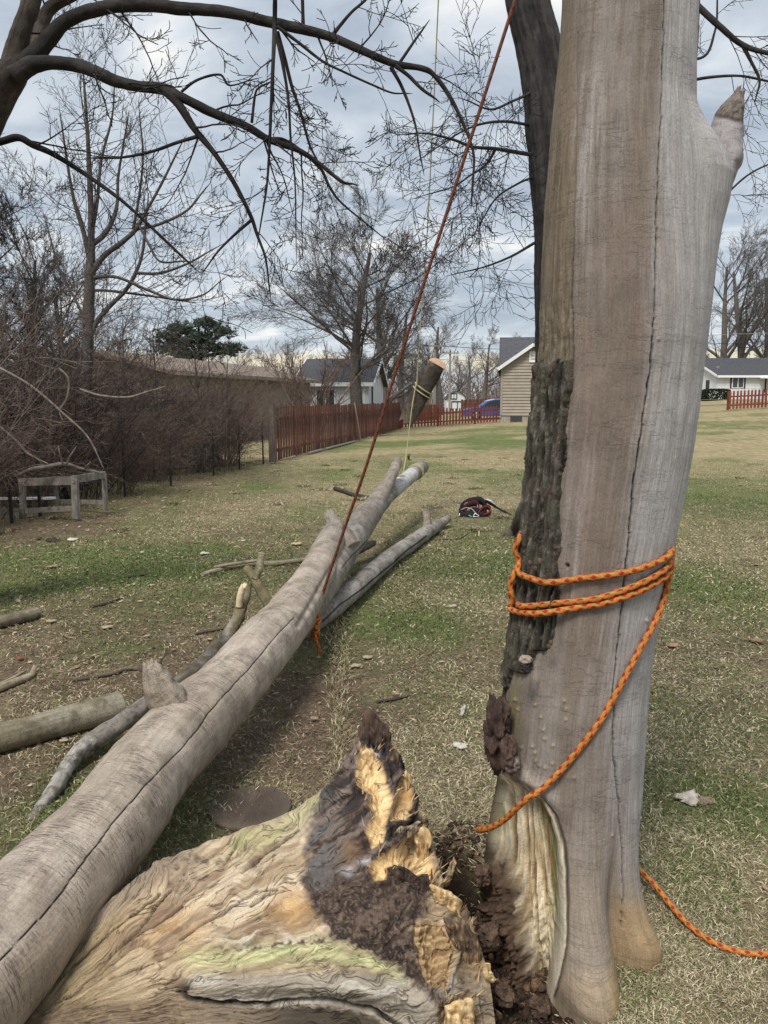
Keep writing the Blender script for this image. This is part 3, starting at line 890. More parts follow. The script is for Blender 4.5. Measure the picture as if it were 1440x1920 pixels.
def build_dead_trunk():
    X, Y, Z, T, rad, s, c = trunk_grid(TRUNK_ZS, FRONT_TH)
    shp = X.shape
    P = np.stack([X, Y, Z], -1)
    px, py = proj(P)
    front = (np.cos(T) > -.25)
    px = np.where(front, px, -500 + 0 * px)
    G = np.stack([T * .22, Z, 0 * Z], -1)
    dsp = .010 * (fbm(T * 1.6 + 5, Z * 2.2, 0, 81, 3) - .5) + .004 * (fbm(T * 9, Z * 2.5, 0, 82, 3) - .5) + .0022 * (fbm(T * 30, Z * 9, 0, 83, 2) - .5)
    warp = 9 * (fbm(px / 30, py / 30, 0, 84, 3) - .5)
    # rough strip at the left above the bark
    strip = sstep(1079 - px, -3, 12) * (1 - sstep(py, 690, 720)) * front
    up = sstep(py, 520, 640)
    dsp += strip * (.010 * (fbm(T * 16, Z * 26, 0, 85, 4) - .45) * (.35 + up)) + strip * .004
    # cracks
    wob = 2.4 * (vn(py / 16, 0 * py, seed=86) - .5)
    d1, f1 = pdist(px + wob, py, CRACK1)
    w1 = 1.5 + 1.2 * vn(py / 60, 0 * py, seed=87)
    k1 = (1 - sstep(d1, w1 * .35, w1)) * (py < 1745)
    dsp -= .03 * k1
    d2, _ = pdist(px + wob, py, CRACK2)
    k2 = (1 - sstep(d2, .4, 1.5)) * (.35 + .65 * sstep(py, 380, 520)); dsp -= .008 * k2
    # the opened hollow at the foot
    sd = psd(px + warp * .5, py, CAV)
    sd = np.where(front, sd, -99)
    inn = sstep(sd, 2, 34)
    fib = fbm((px - 935) / (np.maximum(py - 1380, 30) * .030 + 1.2), py / 120, 0, 88, 4)
    left_back = sstep(-T, R(60), R(100))
    dsp -= inn * (.085 * (1 - .5 * left_back)) - inn * .045 * (fib - .5) - inn * .012 * (fbm((px - 935) / (np.maximum(py - 1380, 30) * .012 + .6), py / 50, 0, 90, 3) - .5) - inn * sstep(py, 1650, 1750) * .03 * (fbm(px / 14, py / 18, 0, 89, 3) - .3)
    soilm = np.where(front, sstep(py + 60 * (fib - .5), 1570 + 300 * sstep(px, 905, 1020), 1680 + 300 * sstep(px, 905, 1020)), 0) * inn * (1 - sstep(px, 1012, 1036))
    dsp += soilm * (.045 + .05 * (ridged(px / 20, py / 26, 0, 160, 3) - .55) + .02 * (fbm(px / 5, py / 5, 0, 161, 3) - .5))
    lipz = np.exp(-((sd - 8) / 11) ** 2) * sstep(py, 1500, 1560)
    dsp += .012 * lipz
    edge_groove = np.exp(-((sd + 2) / 2.2) ** 2) * sstep(py, 1480, 1530) * (1 - sstep(py, 1850, 1900)); dsp -= .013 * edge_groove
    # folds above the hollow
    dsp += .016 * np.exp(-((sd + 14) / 13) ** 2) * (1 - sstep(py, 1480, 1560)) * sstep(py, 1360, 1430)
    for (a, b) in PIMPLES:
        dsp += .0042 * np.exp(-(((px - a) ** 2 + (py - b) ** 2) / 12.0))
    hole = np.exp(-(((px - 1064) / 3.2) ** 2 + ((py - 1061) / 3.5) ** 2)); dsp -= .02 * hole
    V = P + np.stack([s, -c, 0 * s], -1) * dsp[..., None]
    # ---------- colour
    n_l = fbm(T * 3 + 2, Z * 1.6, 0, 91, 4); n_v = fbm(T * 13 + 1.2 * (n_l - .5), Z * 3.6, 0, 92, 5, .58); n_s = fbm(T * 40, Z * 12, 0, 93, 3)
    brown = np.array((0.182, 0.147, 0.12)); grey = np.array((0.24, 0.212, 0.19)); silver = np.array((0.395, 0.38, 0.375))
    col = np.broadcast_to(brown, shp + (3,)).copy()
    col = blend(col, grey, sstep(n_v * .6 + .8 * (n_l - .5) + .2, .42, .68) * .7)
    cr_x = np.interp(py, [p[1] for p in CRACK1], [p[0] for p in CRACK1])
    right = sstep(px - cr_x + 70 * (n_l - .5) + 34 * (n_v - .5), -42, 36)
    col = blend(col, silver, right * (.55 + .45 * n_v))
    col = blend(col, (0.27, 0.235, 0.215), sstep(n_v, .6, .75) * .3)
    for (a, b, ra, rb, w) in ((1150, 440, 70, 60, .5), (1110, 640, 60, 45, .5), (1165, 560, 40, 90, .35), (1100, 1010, 45, 120, .4), (1120, 760, 50, 80, .45), (1200, 600, 40, 60, .3), (1080, 1240, 50, 90, .25), (1110, 1500, 40, 60, .3)):
        col = blend(col, (0.205, 0.125, 0.098), .8 * w * np.exp(-(((px + warp - a) / ra) ** 2 + ((py - b) / rb) ** 2)) * sstep(n_v, .3, .65))
    pale = np.exp(-((px - 1105) / 30) ** 2) * sstep(py, 60, 200) * (1 - sstep(py, 420, 600)) + .8 * np.exp(-((px - 1075) / 16) ** 2) * sstep(py, 900, 1000) * (1 - sstep(py, 1150, 1250))
    col = blend(col, (0.34, 0.31, 0.29), pale * sstep(n_v, .4, .7) * .7)
    col = blend(col, (0.165, 0.128, 0.085), strip * (.6 + .3 * n_l))
    col = blend(col, (0.09, 0.07, 0.05), strip * sstep(fbm(T * 24, Z * 7, 0, 99, 4), .54, .66) * .6)
    col = blend(col, (0.10, 0.085, 0.055), strip * up * sstep(fbm(T * 18, Z * 22, 0, 94, 4), .5, .62) * .8)
    col = blend(col, (0.21, 0.178, 0.13), strip * up * sstep(fbm(T * 22 + 9, Z * 26, 0, 95, 4), .56, .66) * .8)
    low = sstep(py, 1500, 1750) * (sd < 0)
    col = blend(col, (0.255, 0.205, 0.155), low * .75)
    toe2 = sstep(py, 1655, 1720) * sstep(px, 1135, 1150); col = blend(col, (0.30, 0.20, 0.095), toe2 * (.45 + .6 * n_v))
    col = blend(col, (0.33, 0.24, 0.13), sstep(py, 1800, 1860) * (sd < 0) * (px < 1170) * .5 * n_s * 1.6)
    moss = np.exp(-(((px - 962) / 14) ** 2 + ((py - 1330) / 60) ** 2)); col = blend(col, (0.20, 0.165, 0.06), moss * .7)
    col = blend(col, (0.36, 0.31, 0.25), np.exp(-((sd + 16) / 8) ** 2) * (1 - sstep(py, 1470, 1520)) * sstep(py, 1330, 1400) * .6)
    # hollow
    fibc = blend(np.broadcast_to(np.array((0.42, 0.32, 0.185)), shp + (3,)).copy(), (0.64, 0.55, 0.39), sstep(fib, .47, .62))
    fibc = blend(fibc, (0.17, 0.10, 0.05), sstep(fib, .47, .36) * .9)
    gx = np.interp(py, [1440, 1500, 1560, 1640, 1720, 1800], [985, 1003, 1018, 1035, 1044, 1046])
    grn = np.exp(-((px + warp - gx) / 17) ** 2) * (1 - sstep(py, 1740, 1840)) * sstep(py, 1440, 1500) + .8 * np.exp(-((px + warp * .5 - 917) / 10) ** 2) * (1 - sstep(py, 1540, 1580))
    fibc = blend(fibc, (0.105, 0.125, 0.032), grn * (.35 + .9 * fib) * 1.0)
    darkline = 1480 + 330 * sstep(px, 905, 1020) + 60 * (fbm(px / 18, py / 30, 0, 96, 3) - .5) + 60
    soil = sstep(py + 120 * (fib - .5), darkline, darkline + 110) * (1 - sstep(px, 1016, 1042))
    soilc = np.array((0.075, 0.047, 0.030)) * (.6 + .9 * fbm(px / 7, py / 9, 0, 97, 3))[..., None]
    fibc = fibc * (1 - soil[..., None]) + soilc * soil[..., None]
    lipw = np.exp(-((sd - 9) / 11) ** 2) * sstep(py, 1500, 1560) * (1 - sstep(py, 1850, 1910))
    fibc = blend(fibc, (0.56, 0.49, 0.38), lipw * (.6 + .5 * n_s))
    col = blend(col, 0, 0) if False else col
    bl = (~front) & (T > math.pi) & (T < R(255)) if False else (~front) & (np.sin(T) < -.2)
    wi = np.where(bl, sstep(py_of(Z), 1430, 1460), sstep(sd, -1, 4))
    fibc = np.where(bl[..., None], np.array((0.075, 0.055, 0.036)) * (.5 + fbm(T * 20, Z * 8, 0, 98, 3))[..., None], fibc)
    col = col * (1 - wi[..., None]) + fibc * wi[..., None]
    col = blend(col, (0.02, 0.016, 0.014), k1 * 1.0); col = blend(col, (0.04, 0.03, 0.022), k2 * .8)  # shade inside the cracks put into the colour, besides their sunk relief
    col = blend(col, (0.03, 0.022, 0.016), edge_groove * .85); col = blend(col, (0.02, 0.015, 0.012), hole)
    for (a, b) in PIMPLES[:-6]:
        col = blend(col, (0.36, 0.29, 0.2), .7 * np.exp(-(((px - a) ** 2 + (py - b) ** 2) / 8.0)))
    t = thing('dead_tree', (float(X[45].mean()), YC, 0), 'large barkless grey dead trunk standing at the right with orange rope wrapped round it', 'tree')
    nr, nc = shp
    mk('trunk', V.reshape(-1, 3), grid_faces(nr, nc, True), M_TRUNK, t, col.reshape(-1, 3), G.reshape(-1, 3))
    # collision copy (coarse) for the ropes
    Vc = P[::6, ::4].reshape(-1, 3); n1, n2 = P[::6, ::4].shape[:2]
    bvh = BVHTree.FromPolygons([tuple(map(float, v)) for v in Vc], [tuple(map(int, f)) for f in grid_faces(n1, n2, True)])
    # ---------- remaining strip of bark
    r0 = int(np.searchsorted(TRUNK_ZS, z_of(1365))); r1 = int(np.searchsorted(TRUNK_ZS, z_of(655)))
    Tm = np.where(T > math.pi, T - 2 * math.pi, T)
    order = np.argsort(Tm[0])
    sub = lambda A: A[r0:r1][:, order]
    Tb, Pb, pxb, pyb = sub(Tm), sub(P), sub(px), sub(py)
    keepc = (Tb[0] > -R(170)) & (Tb[0] < R(5))
    Tb, Pb, pxb, pyb = Tb[:, keepc], Pb[:, keepc], pxb[:, keepc], pyb[:, keepc]
    pyb = np.where(Tb < -R(104), np.repeat(py_of(TRUNK_ZS[r0:r1])[:, None], Tb.shape[1], 1), pyb)
    pxb = np.where(Tb < -R(104), 850, pxb)
    wpx = 8 * (fbm(pxb / 9, pyb / 13, 0, 101, 3) - .5)
    sdb = psd(pxb + wpx, pyb + wpx, BARKPOLY)
    sdb = np.minimum(sdb, (Tb + R(168)) * 140)
    zb = Pb[..., 2]
    wv = Tb * 17 + 2.2 * (fbm(Tb * 5, zb * 7, 0, 102, 3) - .5)
    fur = np.clip(1.35 * ridged(wv, zb * 5.5, 0, 103, 3) - .25, 0, 1)
    plates = fbm(Tb * 26, zb * 24, 0, 104, 3)
    off = -.012 + .024 * sstep(sdb, -4, 5) + sstep(sdb, 0, 8) * (.030 * (fur - .6) + .014 * (plates - .5))
    nrm = np.stack([np.sin(Tb), -np.cos(Tb), 0 * Tb], -1)
    Vb = Pb + nrm * off[..., None]
    cb = blend(np.broadcast_to(np.array((0.014, 0.012, 0.01)), Tb.shape + (3,)).copy(), (0.085, 0.07, 0.055), sstep(fur, .35, .95))
    cb = blend(cb, (0.06, 0.063, 0.042), sstep(plates, .5, .66) * .5)
    cb = blend(cb, (0.20, 0.18, 0.15), sstep(fbm(Tb * 30, zb * 40, 0, 105, 3), .62, .74) * .5)
    fq = grid_faces(*Tb.shape)
    fq = fq[(sdb.ravel()[fq] > -6).all(1)]
    used = np.unique(fq); rem = np.full(Tb.size, -1); rem[used] = np.arange(len(used))
    Gb = np.stack([Tb * .22, zb, 0 * zb], -1)
    mk('bark', Vb.reshape(-1, 3)[used], rem[fq], M_BARK, t, cb.reshape(-1, 3)[used], Gb.reshape(-1, 3)[used])['label'] = 'last strip of dark furrowed bark'
    # ---------- tip of the broken branch stub
    S = [(1250, 470, 2.25, 30), (1300, 390, 2.25, 44), (1330, 335, 2.25, 42), (1348, 290, 2.25, 37), (1359, 255, 2.25, 30), (1365, 232, 2.25, 25), (1371, 212, 2.25, 22), (1377, 196, 2.25, 17), (1382, 184, 2.25, 11.5), (1386, 174, 2.25, 8)]
    Pp = np.array([at(a, b, c2) for a, b, c2, d in S]); rr = np.array([d * 2.3 / F for a, b, c2, d in S])
    Vs, Fs, Gs = loft(Pp, rr, 40, 90, lump=.22, lump_s=26, seed=7, jag1=.03)
    qx, qy = proj(Vs)
    cs = np.broadcast_to(np.array((0.30, 0.275, 0.275)), Vs.shape).copy()
    brk = sstep(-(qy - 224 - .25 * (qx - 1365)) + 8 * (fbm(qx / 5, qy / 5, 0, 111, 2) - .5), -4, 5)
    cs = blend(cs, (0.17, 0.14, 0.115), brk * .85); cs = blend(cs, (0.07, 0.055, 0.045), brk * sstep(fbm(qx / 2.5, qy / 12, 0, 112, 3), .5, .62) * .8)
    cs = blend(cs, (0.035, 0.028, 0.025), np.exp(-((qy - 220 - .2 * (qx - 1365)) / 4) ** 2) * .8)
    mk('broken_stub', Vs, Fs, M_TRUNK, t, cs, Gs)
    # ---------- rotten lumps beside the hollow
    def lump(name, cpx, cpy, Y, sx, sy, sz, seed, colr, mat=M_SOIL, amp=.5, fr=30):
        u = np.linspace(0, math.pi, 60); v = np.linspace(0, 2 * math.pi, 80, endpoint=False)
        U, Vv = np.meshgrid(u, v, indexing='ij')
        D = np.stack([np.sin(U) * np.cos(Vv), np.sin(U) * np.sin(Vv), np.cos(U)], -1)
        q = D * np.array([sx, sy, sz])
        rg_ = 1 + amp * (ridged(q[..., 0] * fr, q[..., 1] * fr, q[..., 2] * fr * .6, seed, 3) - .6)
        cen = at(cpx, cpy, Y)
        Pq = cen + q * rg_[..., None]
        cc = np.array(colr)[None, None] * (.5 + 1.1 * fbm(q[..., 0] * 50, q[..., 1] * 50, q[..., 2] * 30, seed + 3, 3))[..., None]
        return mk(name, Pq.reshape(-1, 3), grid_faces(60, 80, True), mat, t, cc.reshape(-1, 3), (q * 1.0).reshape(-1, 3))
    lump('rotten_bark', 930, 1374, 2.17, .026, .05, .088, 5, (0.055, 0.034, 0.026), amp=1.5, fr=38)
    lump('rotten_bark', 940, 1345, 2.15, .022, .03, .05, 6, (0.065, 0.042, 0.033), amp=1.3, fr=44)
    lump('rotten_bark', 962, 1432, 2.10, .030, .03, .022, 9, (0.16, 0.125, 0.105), amp=1.0, fr=36)
    lump('rotten_bark', 951, 1412, 2.12, .022, .04, .052, 8, (0.085, 0.052, 0.04), amp=1.3, fr=40)
    lump('rotten_bark', 921, 1352, 2.20, .016, .04, .06, 12, (0.05, 0.032, 0.026), amp=1.5, fr=42)
    for i_, (a, b, Y_, s_) in enumerate(((905, 1640, 2.2, .022), (918, 1752, 2.08, .026), (1012, 1890, 1.97, .024), (948, 1866, 1.98, .024))):
        lump('rotten_heartwood', a, b, Y_, s_, s_, s_ * 1.1, 50 + i_, (0.085, 0.054, 0.037), amp=1.5, fr=60)
    lump('bracket_fungus', 986, 1236, 2.06, .016, .012, .008, 21, (0.25, 0.2, 0.16), M_HEART, 1.5, 90)
    lump('bracket_fungus', 988, 1249, 2.06, .016, .014, .013, 22, (0.03, 0.026, 0.026), M_HEART, 1.5, 90)
    for a, b in ((994, 1056), (1012, 1052), (1003, 1066), (1029, 1212), (1033, 1205)):
        lump('knot', a, b, 2.055, .006, .007, .008, a, (0.09, 0.06, 0.04), M_HEART, .7, 70)
    return t, bvh


DEAD, TRUNK_BVH = build_dead_trunk()
# ------------------------------------------------------------------ fallen tree: log, limbs, torn root flare
def loft_px(S, sides=24, n=120, **kw):
    P = np.array([at(s[0], s[1], s[2]) for s in S])
    rr = np.array([s[3] for s in S])
    return loft(P, rr, sides, n, **kw)


def hwr(S):
    """rows (px, py, Y, half width in px) -> same rows with metres"""
    return [(a, b, c, d * float(depth(at(a, b, c))) / F) for a, b, c, d in S]


LOGCRACK = [(-60, 1860), (0, 1802), (100, 1695), (215, 1540), (280, 1465), (350, 1395), (395, 1335), (425, 1300), (490, 1227), (520, 1190), (553, 1158)]


def wood_cols(V, G, base, pale, dark, seed, s=1.0):
    n1 = fbm(V[:, 0] * 3 * s, V[:, 1] * 3 * s, V[:, 2] * 3 * s, seed, 3)
    n2 = fbm(V[:, 0] * 16 * s, V[:, 1] * 16 * s, V[:, 2] * 16 * s, seed + 7, 4)
    c = np.broadcast_to(np.array(base), V.shape).copy()
    c = blend(c, pale, sstep(n1 + .4 * (n2 - .5), .48, .68) * .8)
    c = blend(c, dark, sstep(n2, .5, .32) * .6)
    return c


def build_fallen():
    t = thing('fallen_tree', (-.5, 3.0, 0), 'huge barkless fallen dead tree with torn rotten root flare lying across the lawn', 'tree')
    S = [(-300, 2130, 1.40, .170), (-120, 1905, 1.62, .168), (-20, 1803, 1.79, .165), (60, 1712, 1.95, .162), (134, 1628, 2.13, .157), (205, 1546, 2.34, .155), (285, 1440, 2.71, .158), (371, 1345, 3.14, .163),
         (440, 1275, 3.50, .150), (503, 1203, 4.06, .154), (552, 1143, 4.67, .146), (583, 1094, 5.2, .134), (604, 1052, 5.75, .126), (619, 1018, 6.15, .115), (627, 999, 6.35, .095), (632, 986, 6.42, .07), (635, 979, 6.45, .04)]
    P = np.array([at(a, b, c) for a, b, c, d in S]); rr = np.array([d for *_, d in S])
    V, Fq, G = loft(P, rr, 330, 560, lump=.10, lump_s=4.5, seed=31, jag1=.03)
    m, sd = 560, 330
    nb = m * sd
    px, py = proj(V)
    Q = crom(np.hstack([P, rr[:, None]]), m)
    C = np.repeat(Q[:, :3], sd, 0); nrm = V[:nb] - C; nrm /= np.linalg.norm(nrm, axis=1)[:, None]
    pxx, pyy = px[:nb], py[:nb]
    facing = (nrm * (np.array([0, 0, CAM_H]) - V[:nb])).sum(1) > 0
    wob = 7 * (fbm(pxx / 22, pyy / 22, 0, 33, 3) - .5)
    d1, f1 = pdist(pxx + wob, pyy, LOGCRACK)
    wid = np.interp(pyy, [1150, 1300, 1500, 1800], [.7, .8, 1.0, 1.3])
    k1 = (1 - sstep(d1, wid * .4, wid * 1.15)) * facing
    groove = np.exp(-((d1 + 0 * pxx) / (wid * 7)) ** 2) * facing
    disp = -.011 * k1 - .002 * groove
    # second fold where the two stems part
    d2, _ = pdist(pxx, pyy, [(560, 1172), (590, 1120), (612, 1080), (640, 1040), (668, 1010), (700, 975)])
    disp -= .014 * np.exp(-(d2 / 5) ** 2) * facing
    ang = G[:nb, 0]; al = G[:nb, 1]
    disp += .007 * (fbm(ang * 9, al * 1.4, 0, 35, 3) - .5)
    V[:nb] += nrm * disp[:, None]
    base = wood_cols(V, G, (0.335, 0.275, 0.215), (0.415, 0.35, 0.285), (0.225, 0.18, 0.14), 41)
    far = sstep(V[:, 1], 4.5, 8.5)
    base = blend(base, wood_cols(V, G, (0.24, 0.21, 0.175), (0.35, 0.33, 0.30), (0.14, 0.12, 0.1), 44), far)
    sp = sstep(fbm(V[:, 0] * 60, V[:, 1] * 60, V[:, 2] * 60, 46, 3), .62, .75); base = blend(base, (0.40, 0.355, 0.30), sp * .35)
    yel = (1 - sstep(px + .55 * (py - 1700), 130, 240)) * sstep(py, 1640, 1800) * sstep(px + .9 * py, 1600, 1720); base = blend(base, (0.27, 0.20, 0.135), yel * .5)
    base[:nb] = blend(base[:nb], (0.022, 0.018, 0.015), k1)  # crack's inner shade painted in along with the sunk groove
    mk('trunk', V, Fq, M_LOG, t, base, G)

    def limb(name, S, base, pale, dark, seed, sides=28, n=150, mat=M_LIMB, endcol=None, label=None, crack=None, **kw):
        if crack: sides, n = 90, 260
        V, Fq, G = loft_px(hwr(S), sides, n, seed=seed, **kw)
        c = wood_cols(V, G, base, pale, dark, seed, 1.6)
        if crack:
            qx, qy = proj(V); dd, _ = pdist(qx + 3 * (vn(qy / 9, qx * 0, seed=seed) - .5), qy, crack[0])
            k = 1 - sstep(dd, crack[1] * .4, crack[1]); c = blend(c, (0.025, 0.022, 0.02), k)
        if endcol is not None:
            k0 = n * sides
            e = np.abs(V[k0:, :] - V[(n - 1) * sides:n * sides].mean(0)).max(1) < .3
            c[k0:][e] = endcol
            tail = np.zeros(len(V)); tail[(n - 6) * sides:n * sides] = 1
            c = blend(c, endcol, tail * sstep(fbm(V[:, 0] * 60, V[:, 1] * 60, V[:, 2] * 60, seed + 2, 2), .35, .55) * .8)
        o = mk(name, V, Fq, mat, t, c, G)
        if label: o['label'] = label
        return o
    GREY = ((0.225, 0.197, 0.165), (0.34, 0.31, 0.27), (0.11, 0.095, 0.078))
    TAN = ((0.25, 0.205, 0.165), (0.33, 0.285, 0.24), (0.16, 0.13, 0.10))
    OLIVE = ((0.15, 0.125, 0.065), (0.2, 0.175, 0.105), (0.08, 0.065, 0.04))
    SU = [(556, 1172, 4.72, .10), (582, 1128, 5.1, .118), (610, 1086, 5.6, .126), (640, 1038, 6.35, .130), (662, 1005, 6.85, .132), (680, 979, 7.25, .130), (702, 951, 8.05, .120), (728, 926, 8.9, .098), (758, 902, 9.9, .094), (783, 881, 10.8, .098), (791, 876, 11.1, .096)]
    Vu, Fu, Gu = loft(np.array([at(a, b, c) for a, b, c, d in SU]), [d for *_, d in SU], 120, 260, lump=.09, lump_s=5, seed=36, jag1=.01)
    ux, uy = proj(Vu)
    cu = wood_cols(Vu, Gu, (0.235, 0.20, 0.165), (0.33, 0.30, 0.265), (0.14, 0.115, 0.095), 45, 1.4)
    dd, _ = pdist(ux + 3 * (vn(uy / 9, ux * 0, seed=37) - .5), uy, [(640, 1065), (662, 1040), (690, 1012), (712, 985), (735, 950)]); ku = 1 - sstep(dd, .4, 1.6)
    cu = blend(cu, (0.03, 0.025, 0.02), ku)
    whit = sstep(Vu[:, 1], 8.9, 9.2) * (1 - sstep(Vu[:, 1], 10.3, 10.5)) * sstep(fbm(Vu[:, 0] * 9, Vu[:, 1] * 9, Vu[:, 2] * 9, 47, 3), .3, .5); cu = blend(cu, (0.5, 0.48, 0.45), whit)
    cu[120 * 260:][Vu[120 * 260:, 1] > 9] = (0.45, 0.38, 0.27)
    mk('upper_trunk', Vu, Fu, M_LOG, t, cu, Gu)
    limb('limb', [(688, 966, 7.6, 15), (704, 944, 8.1, 17), (720, 919, 8.6, 14.5), (730, 900, 8.9, 11.5), (738, 884, 9.15, 10), (743, 870, 9.3, 9.5), (746, 862, 9.4, 7), (747, 858, 9.42, 3)], *TAN, seed=52, lump=.12, lump_s=8)
    limb('limb', [(548, 1190, 5.0, 16), (585, 1166, 5.2, 19.5), (615, 1146, 5.45, 20), (669, 1099, 6.2, 19), (700, 1072, 6.8, 17.5), (735, 1043, 7.5, 15.5), (779, 1013, 8.5, 14), (808, 992, 9.2, 12.5), (820, 984, 9.5, 12)], *GREY, seed=55, lump=.09, lump_s=7,
         crack=([(605, 1165), (640, 1132), (690, 1095), (730, 1062), (765, 1030), (800, 1005)], 2.2), label='grey limb with a long dark crack, resting on the grass')
    limb('branch_stub', [(800, 997, 9.1, 8), (801, 978, 9.15, 7.5), (799, 962, 9.2, 6), (798, 955, 9.2, 3.5)], *TAN, seed=57, sides=16, n=40, lump=.1)
    limb('branch_stub', [(812, 990, 9.3, 12), (826, 982, 9.6, 8.5), (836, 975, 9.8, 8), (840, 973, 9.9, 6)], *GREY, seed=58, sides=18, n=40, lump=.2, lump_s=20, jag1=.05)
    limb('branch_stub', [(345, 1345, 2.98, 30), (316, 1312, 2.98, 34), (300, 1288, 2.98, 30), (293, 1270, 2.99, 26), (289, 1258, 2.99, 21), (288, 1250, 3.0, 18)], (0.25, 0.207, 0.16), (0.32, 0.27, 0.21), (0.16, 0.125, 0.09), seed=60, n=90, sides=48, lump=.2, lump_s=20, jag1=.055, endcol=(0.3, 0.245, 0.18), label='snapped stub with splintered pale top')
    limb('splinter', [(300, 1250, 2.99, 4), (301, 1242, 2.99, 3), (304, 1236, 3.0, 1.6), (316, 1222, 3.02, 1)], (0.06, 0.045, 0.035), (0.1, 0.08, 0.06), (0.03, 0.025, 0.02), seed=63, n=30, sides=8)
    limb('branch_stub', [(655, 1030, 6.3, 26), (636, 1003, 6.35, 23), (626, 986, 6.4, 17), (620, 973, 6.42, 12), (618, 964, 6.45, 9.5), (617, 961, 6.45, 8)], *TAN, seed=64, n=60, lump=.16, lump_s=18, jag1=.05, endcol=(0.33, 0.28, 0.22))
    limb('branch_stub', [(630, 1010, 6.3, 14), (636, 992, 6.28, 10), (639, 984, 6.28, 6), (641, 979, 6.28, 3)], *TAN, seed=65, n=40, lump=.2, lump_s=22, jag1=.04)
    limb('branch_stub', [(632, 1046, 6.5, 10), (658, 1036, 7.4, 9.5), (682, 1026, 7.7, 8), (697, 1020, 7.9, 6.5), (701, 1018, 7.95, 4.5)], (0.10, 0.085, 0.065), (0.16, 0.14, 0.11), (0.05, 0.045, 0.035), seed=66, n=50, lump=.18, lump_s=16, jag1=.03, label='dark snapped stub under the upper trunk')
    limb('branch_stub', [(516, 1150, 4.75, 11), (503, 1130, 4.75, 10.5), (492, 1112, 4.78, 10), (482, 1094, 4.8, 10), (474, 1080, 4.83, 9), (466, 1070, 4.85, 8.5), (460, 1063, 4.86, 6)], *OLIVE, seed=67, n=70, lump=.14, lump_s=14, label='crooked olive green mossy stub')
    limb('branch_stub', [(478, 1086, 4.8, 8), (485, 1068, 4.82, 7.5), (489, 1050, 4.85, 7), (491, 1036, 4.86, 7)], (0.2, 0.17, 0.105), (0.27, 0.23, 0.15), (0.1, 0.085, 0.05), seed=68, n=40, endcol=(0.4, 0.34, 0.2))

    # ---------------------------------------------------------------- the torn root flare
    rows = [  # per column: ridge, upper face, middle, lower, top of the lower root, its front, crack below it, bottom
        [(20, 1852, 1.80), (10, 1870, 1.78), (0, 1890, 1.75), (-10, 1910, 1.73), (-20, 1930, 1.71), (-25, 1950, 1.69), (-30, 1975, 1.67), (-40, 2030, 1.62)],
        [(95, 1790, 1.90), (90, 1805, 1.885), (84, 1825, 1.86), (78, 1848, 1.83), (74, 1872, 1.79), (70, 1896, 1.75), (66, 1920, 1.72), (55, 2010, 1.64)],
        [(180, 1712, 2.00), (184, 1735, 1.96), (184, 1762, 1.925), (180, 1795, 1.88), (172, 1830, 1.82), (166, 1866, 1.765), (160, 1900, 1.73), (150, 2000, 1.645)],
        [(270, 1643, 2.10), (280, 1678, 2.03), (284, 1715, 1.975), (280, 1762, 1.90), (268, 1810, 1.835), (262, 1856, 1.775), (258, 1893, 1.73), (250, 1995, 1.65)],
        [(345, 1600, 2.16), (372, 1650, 2.055), (382, 1695, 1.99), (380, 1752, 1.905), (362, 1806, 1.83), (356, 1850, 1.765), (352, 1884, 1.745), (348, 1992, 1.655)],
        [(440, 1566, 2.20), (470, 1625, 2.085), (482, 1682, 2.00), (482, 1745, 1.915), (468, 1800, 1.83), (462, 1846, 1.755), (458, 1886, 1.765), (455, 1992, 1.66)],
        [(535, 1531, 2.25), (550, 1595, 2.13), (560, 1665, 2.02), (562, 1738, 1.92), (560, 1796, 1.835), (558, 1846, 1.75), (556, 1890, 1.77), (555, 1992, 1.66)],
        [(604, 1488, 2.30), (612, 1560, 2.17), (622, 1645, 2.05), (632, 1730, 1.94), (640, 1800, 1.845), (644, 1852, 1.75), (646, 1898, 1.77), (650, 1992, 1.66)],
        [(646, 1440, 2.35), (662, 1525, 2.205), (680, 1625, 2.07), (694, 1720, 1.955), (708, 1810, 1.85), (716, 1862, 1.755), (722, 1906, 1.765), (730, 1992, 1.665)],
        [(690, 1402, 2.39), (708, 1495, 2.235), (728, 1610, 2.08), (742, 1712, 1.965), (756, 1816, 1.855), (764, 1872, 1.775), (772, 1915, 1.765), (780, 1992, 1.67)],
        [(742, 1418, 2.38), (752, 1500, 2.26), (768, 1600, 2.11), (784, 1708, 1.975), (798, 1820, 1.86), (806, 1880, 1.785), (812, 1925, 1.765), (820, 1992, 1.675)],
        [(765, 1468, 2.35), (776, 1540, 2.25), (792, 1620, 2.13), (812, 1715, 1.985), (828, 1820, 1.87), (838, 1884, 1.79), (843, 1930, 1.765), (850, 1992, 1.68)],
        [(800, 1556, 2.27), (806, 1590, 2.22), (820, 1650, 2.11), (838, 1730, 1.985), (852, 1820, 1.875), (862, 1884, 1.80), (866, 1930, 1.765), (870, 1992, 1.685)],
        [(826, 1662, 2.13), (838, 1690, 2.09), (852, 1722, 2.04), (866, 1768, 1.97), (876, 1830, 1.885), (884, 1888, 1.80), (888, 1930, 1.765), (890, 1992, 1.69)],
        [(884, 1735, 2.03), (892, 1755, 2.0), (902, 1780, 1.965), (912, 1812, 1.92), (920, 1852, 1.865), (926, 1895, 1.80), (928, 1935, 1.765), (930, 1992, 1.70)],
    ]
    A = np.array([[at(*p) for p in col] for col in rows])       # columns x rows x 3
    ridge = A[:, 0]
    b1 = ridge + np.array([0, .07, -.045]); b2 = ridge + np.array([0, .13, 0]); b2[:, 2] = ridge[:, 2] * .45; b3 = ridge + np.array([0, .16, 0]); b3[:, 2] = -.08
    A = np.concatenate([b3[:, None], b2[:, None], b1[:, None], A], 1)
    nu, nv = 430, 330
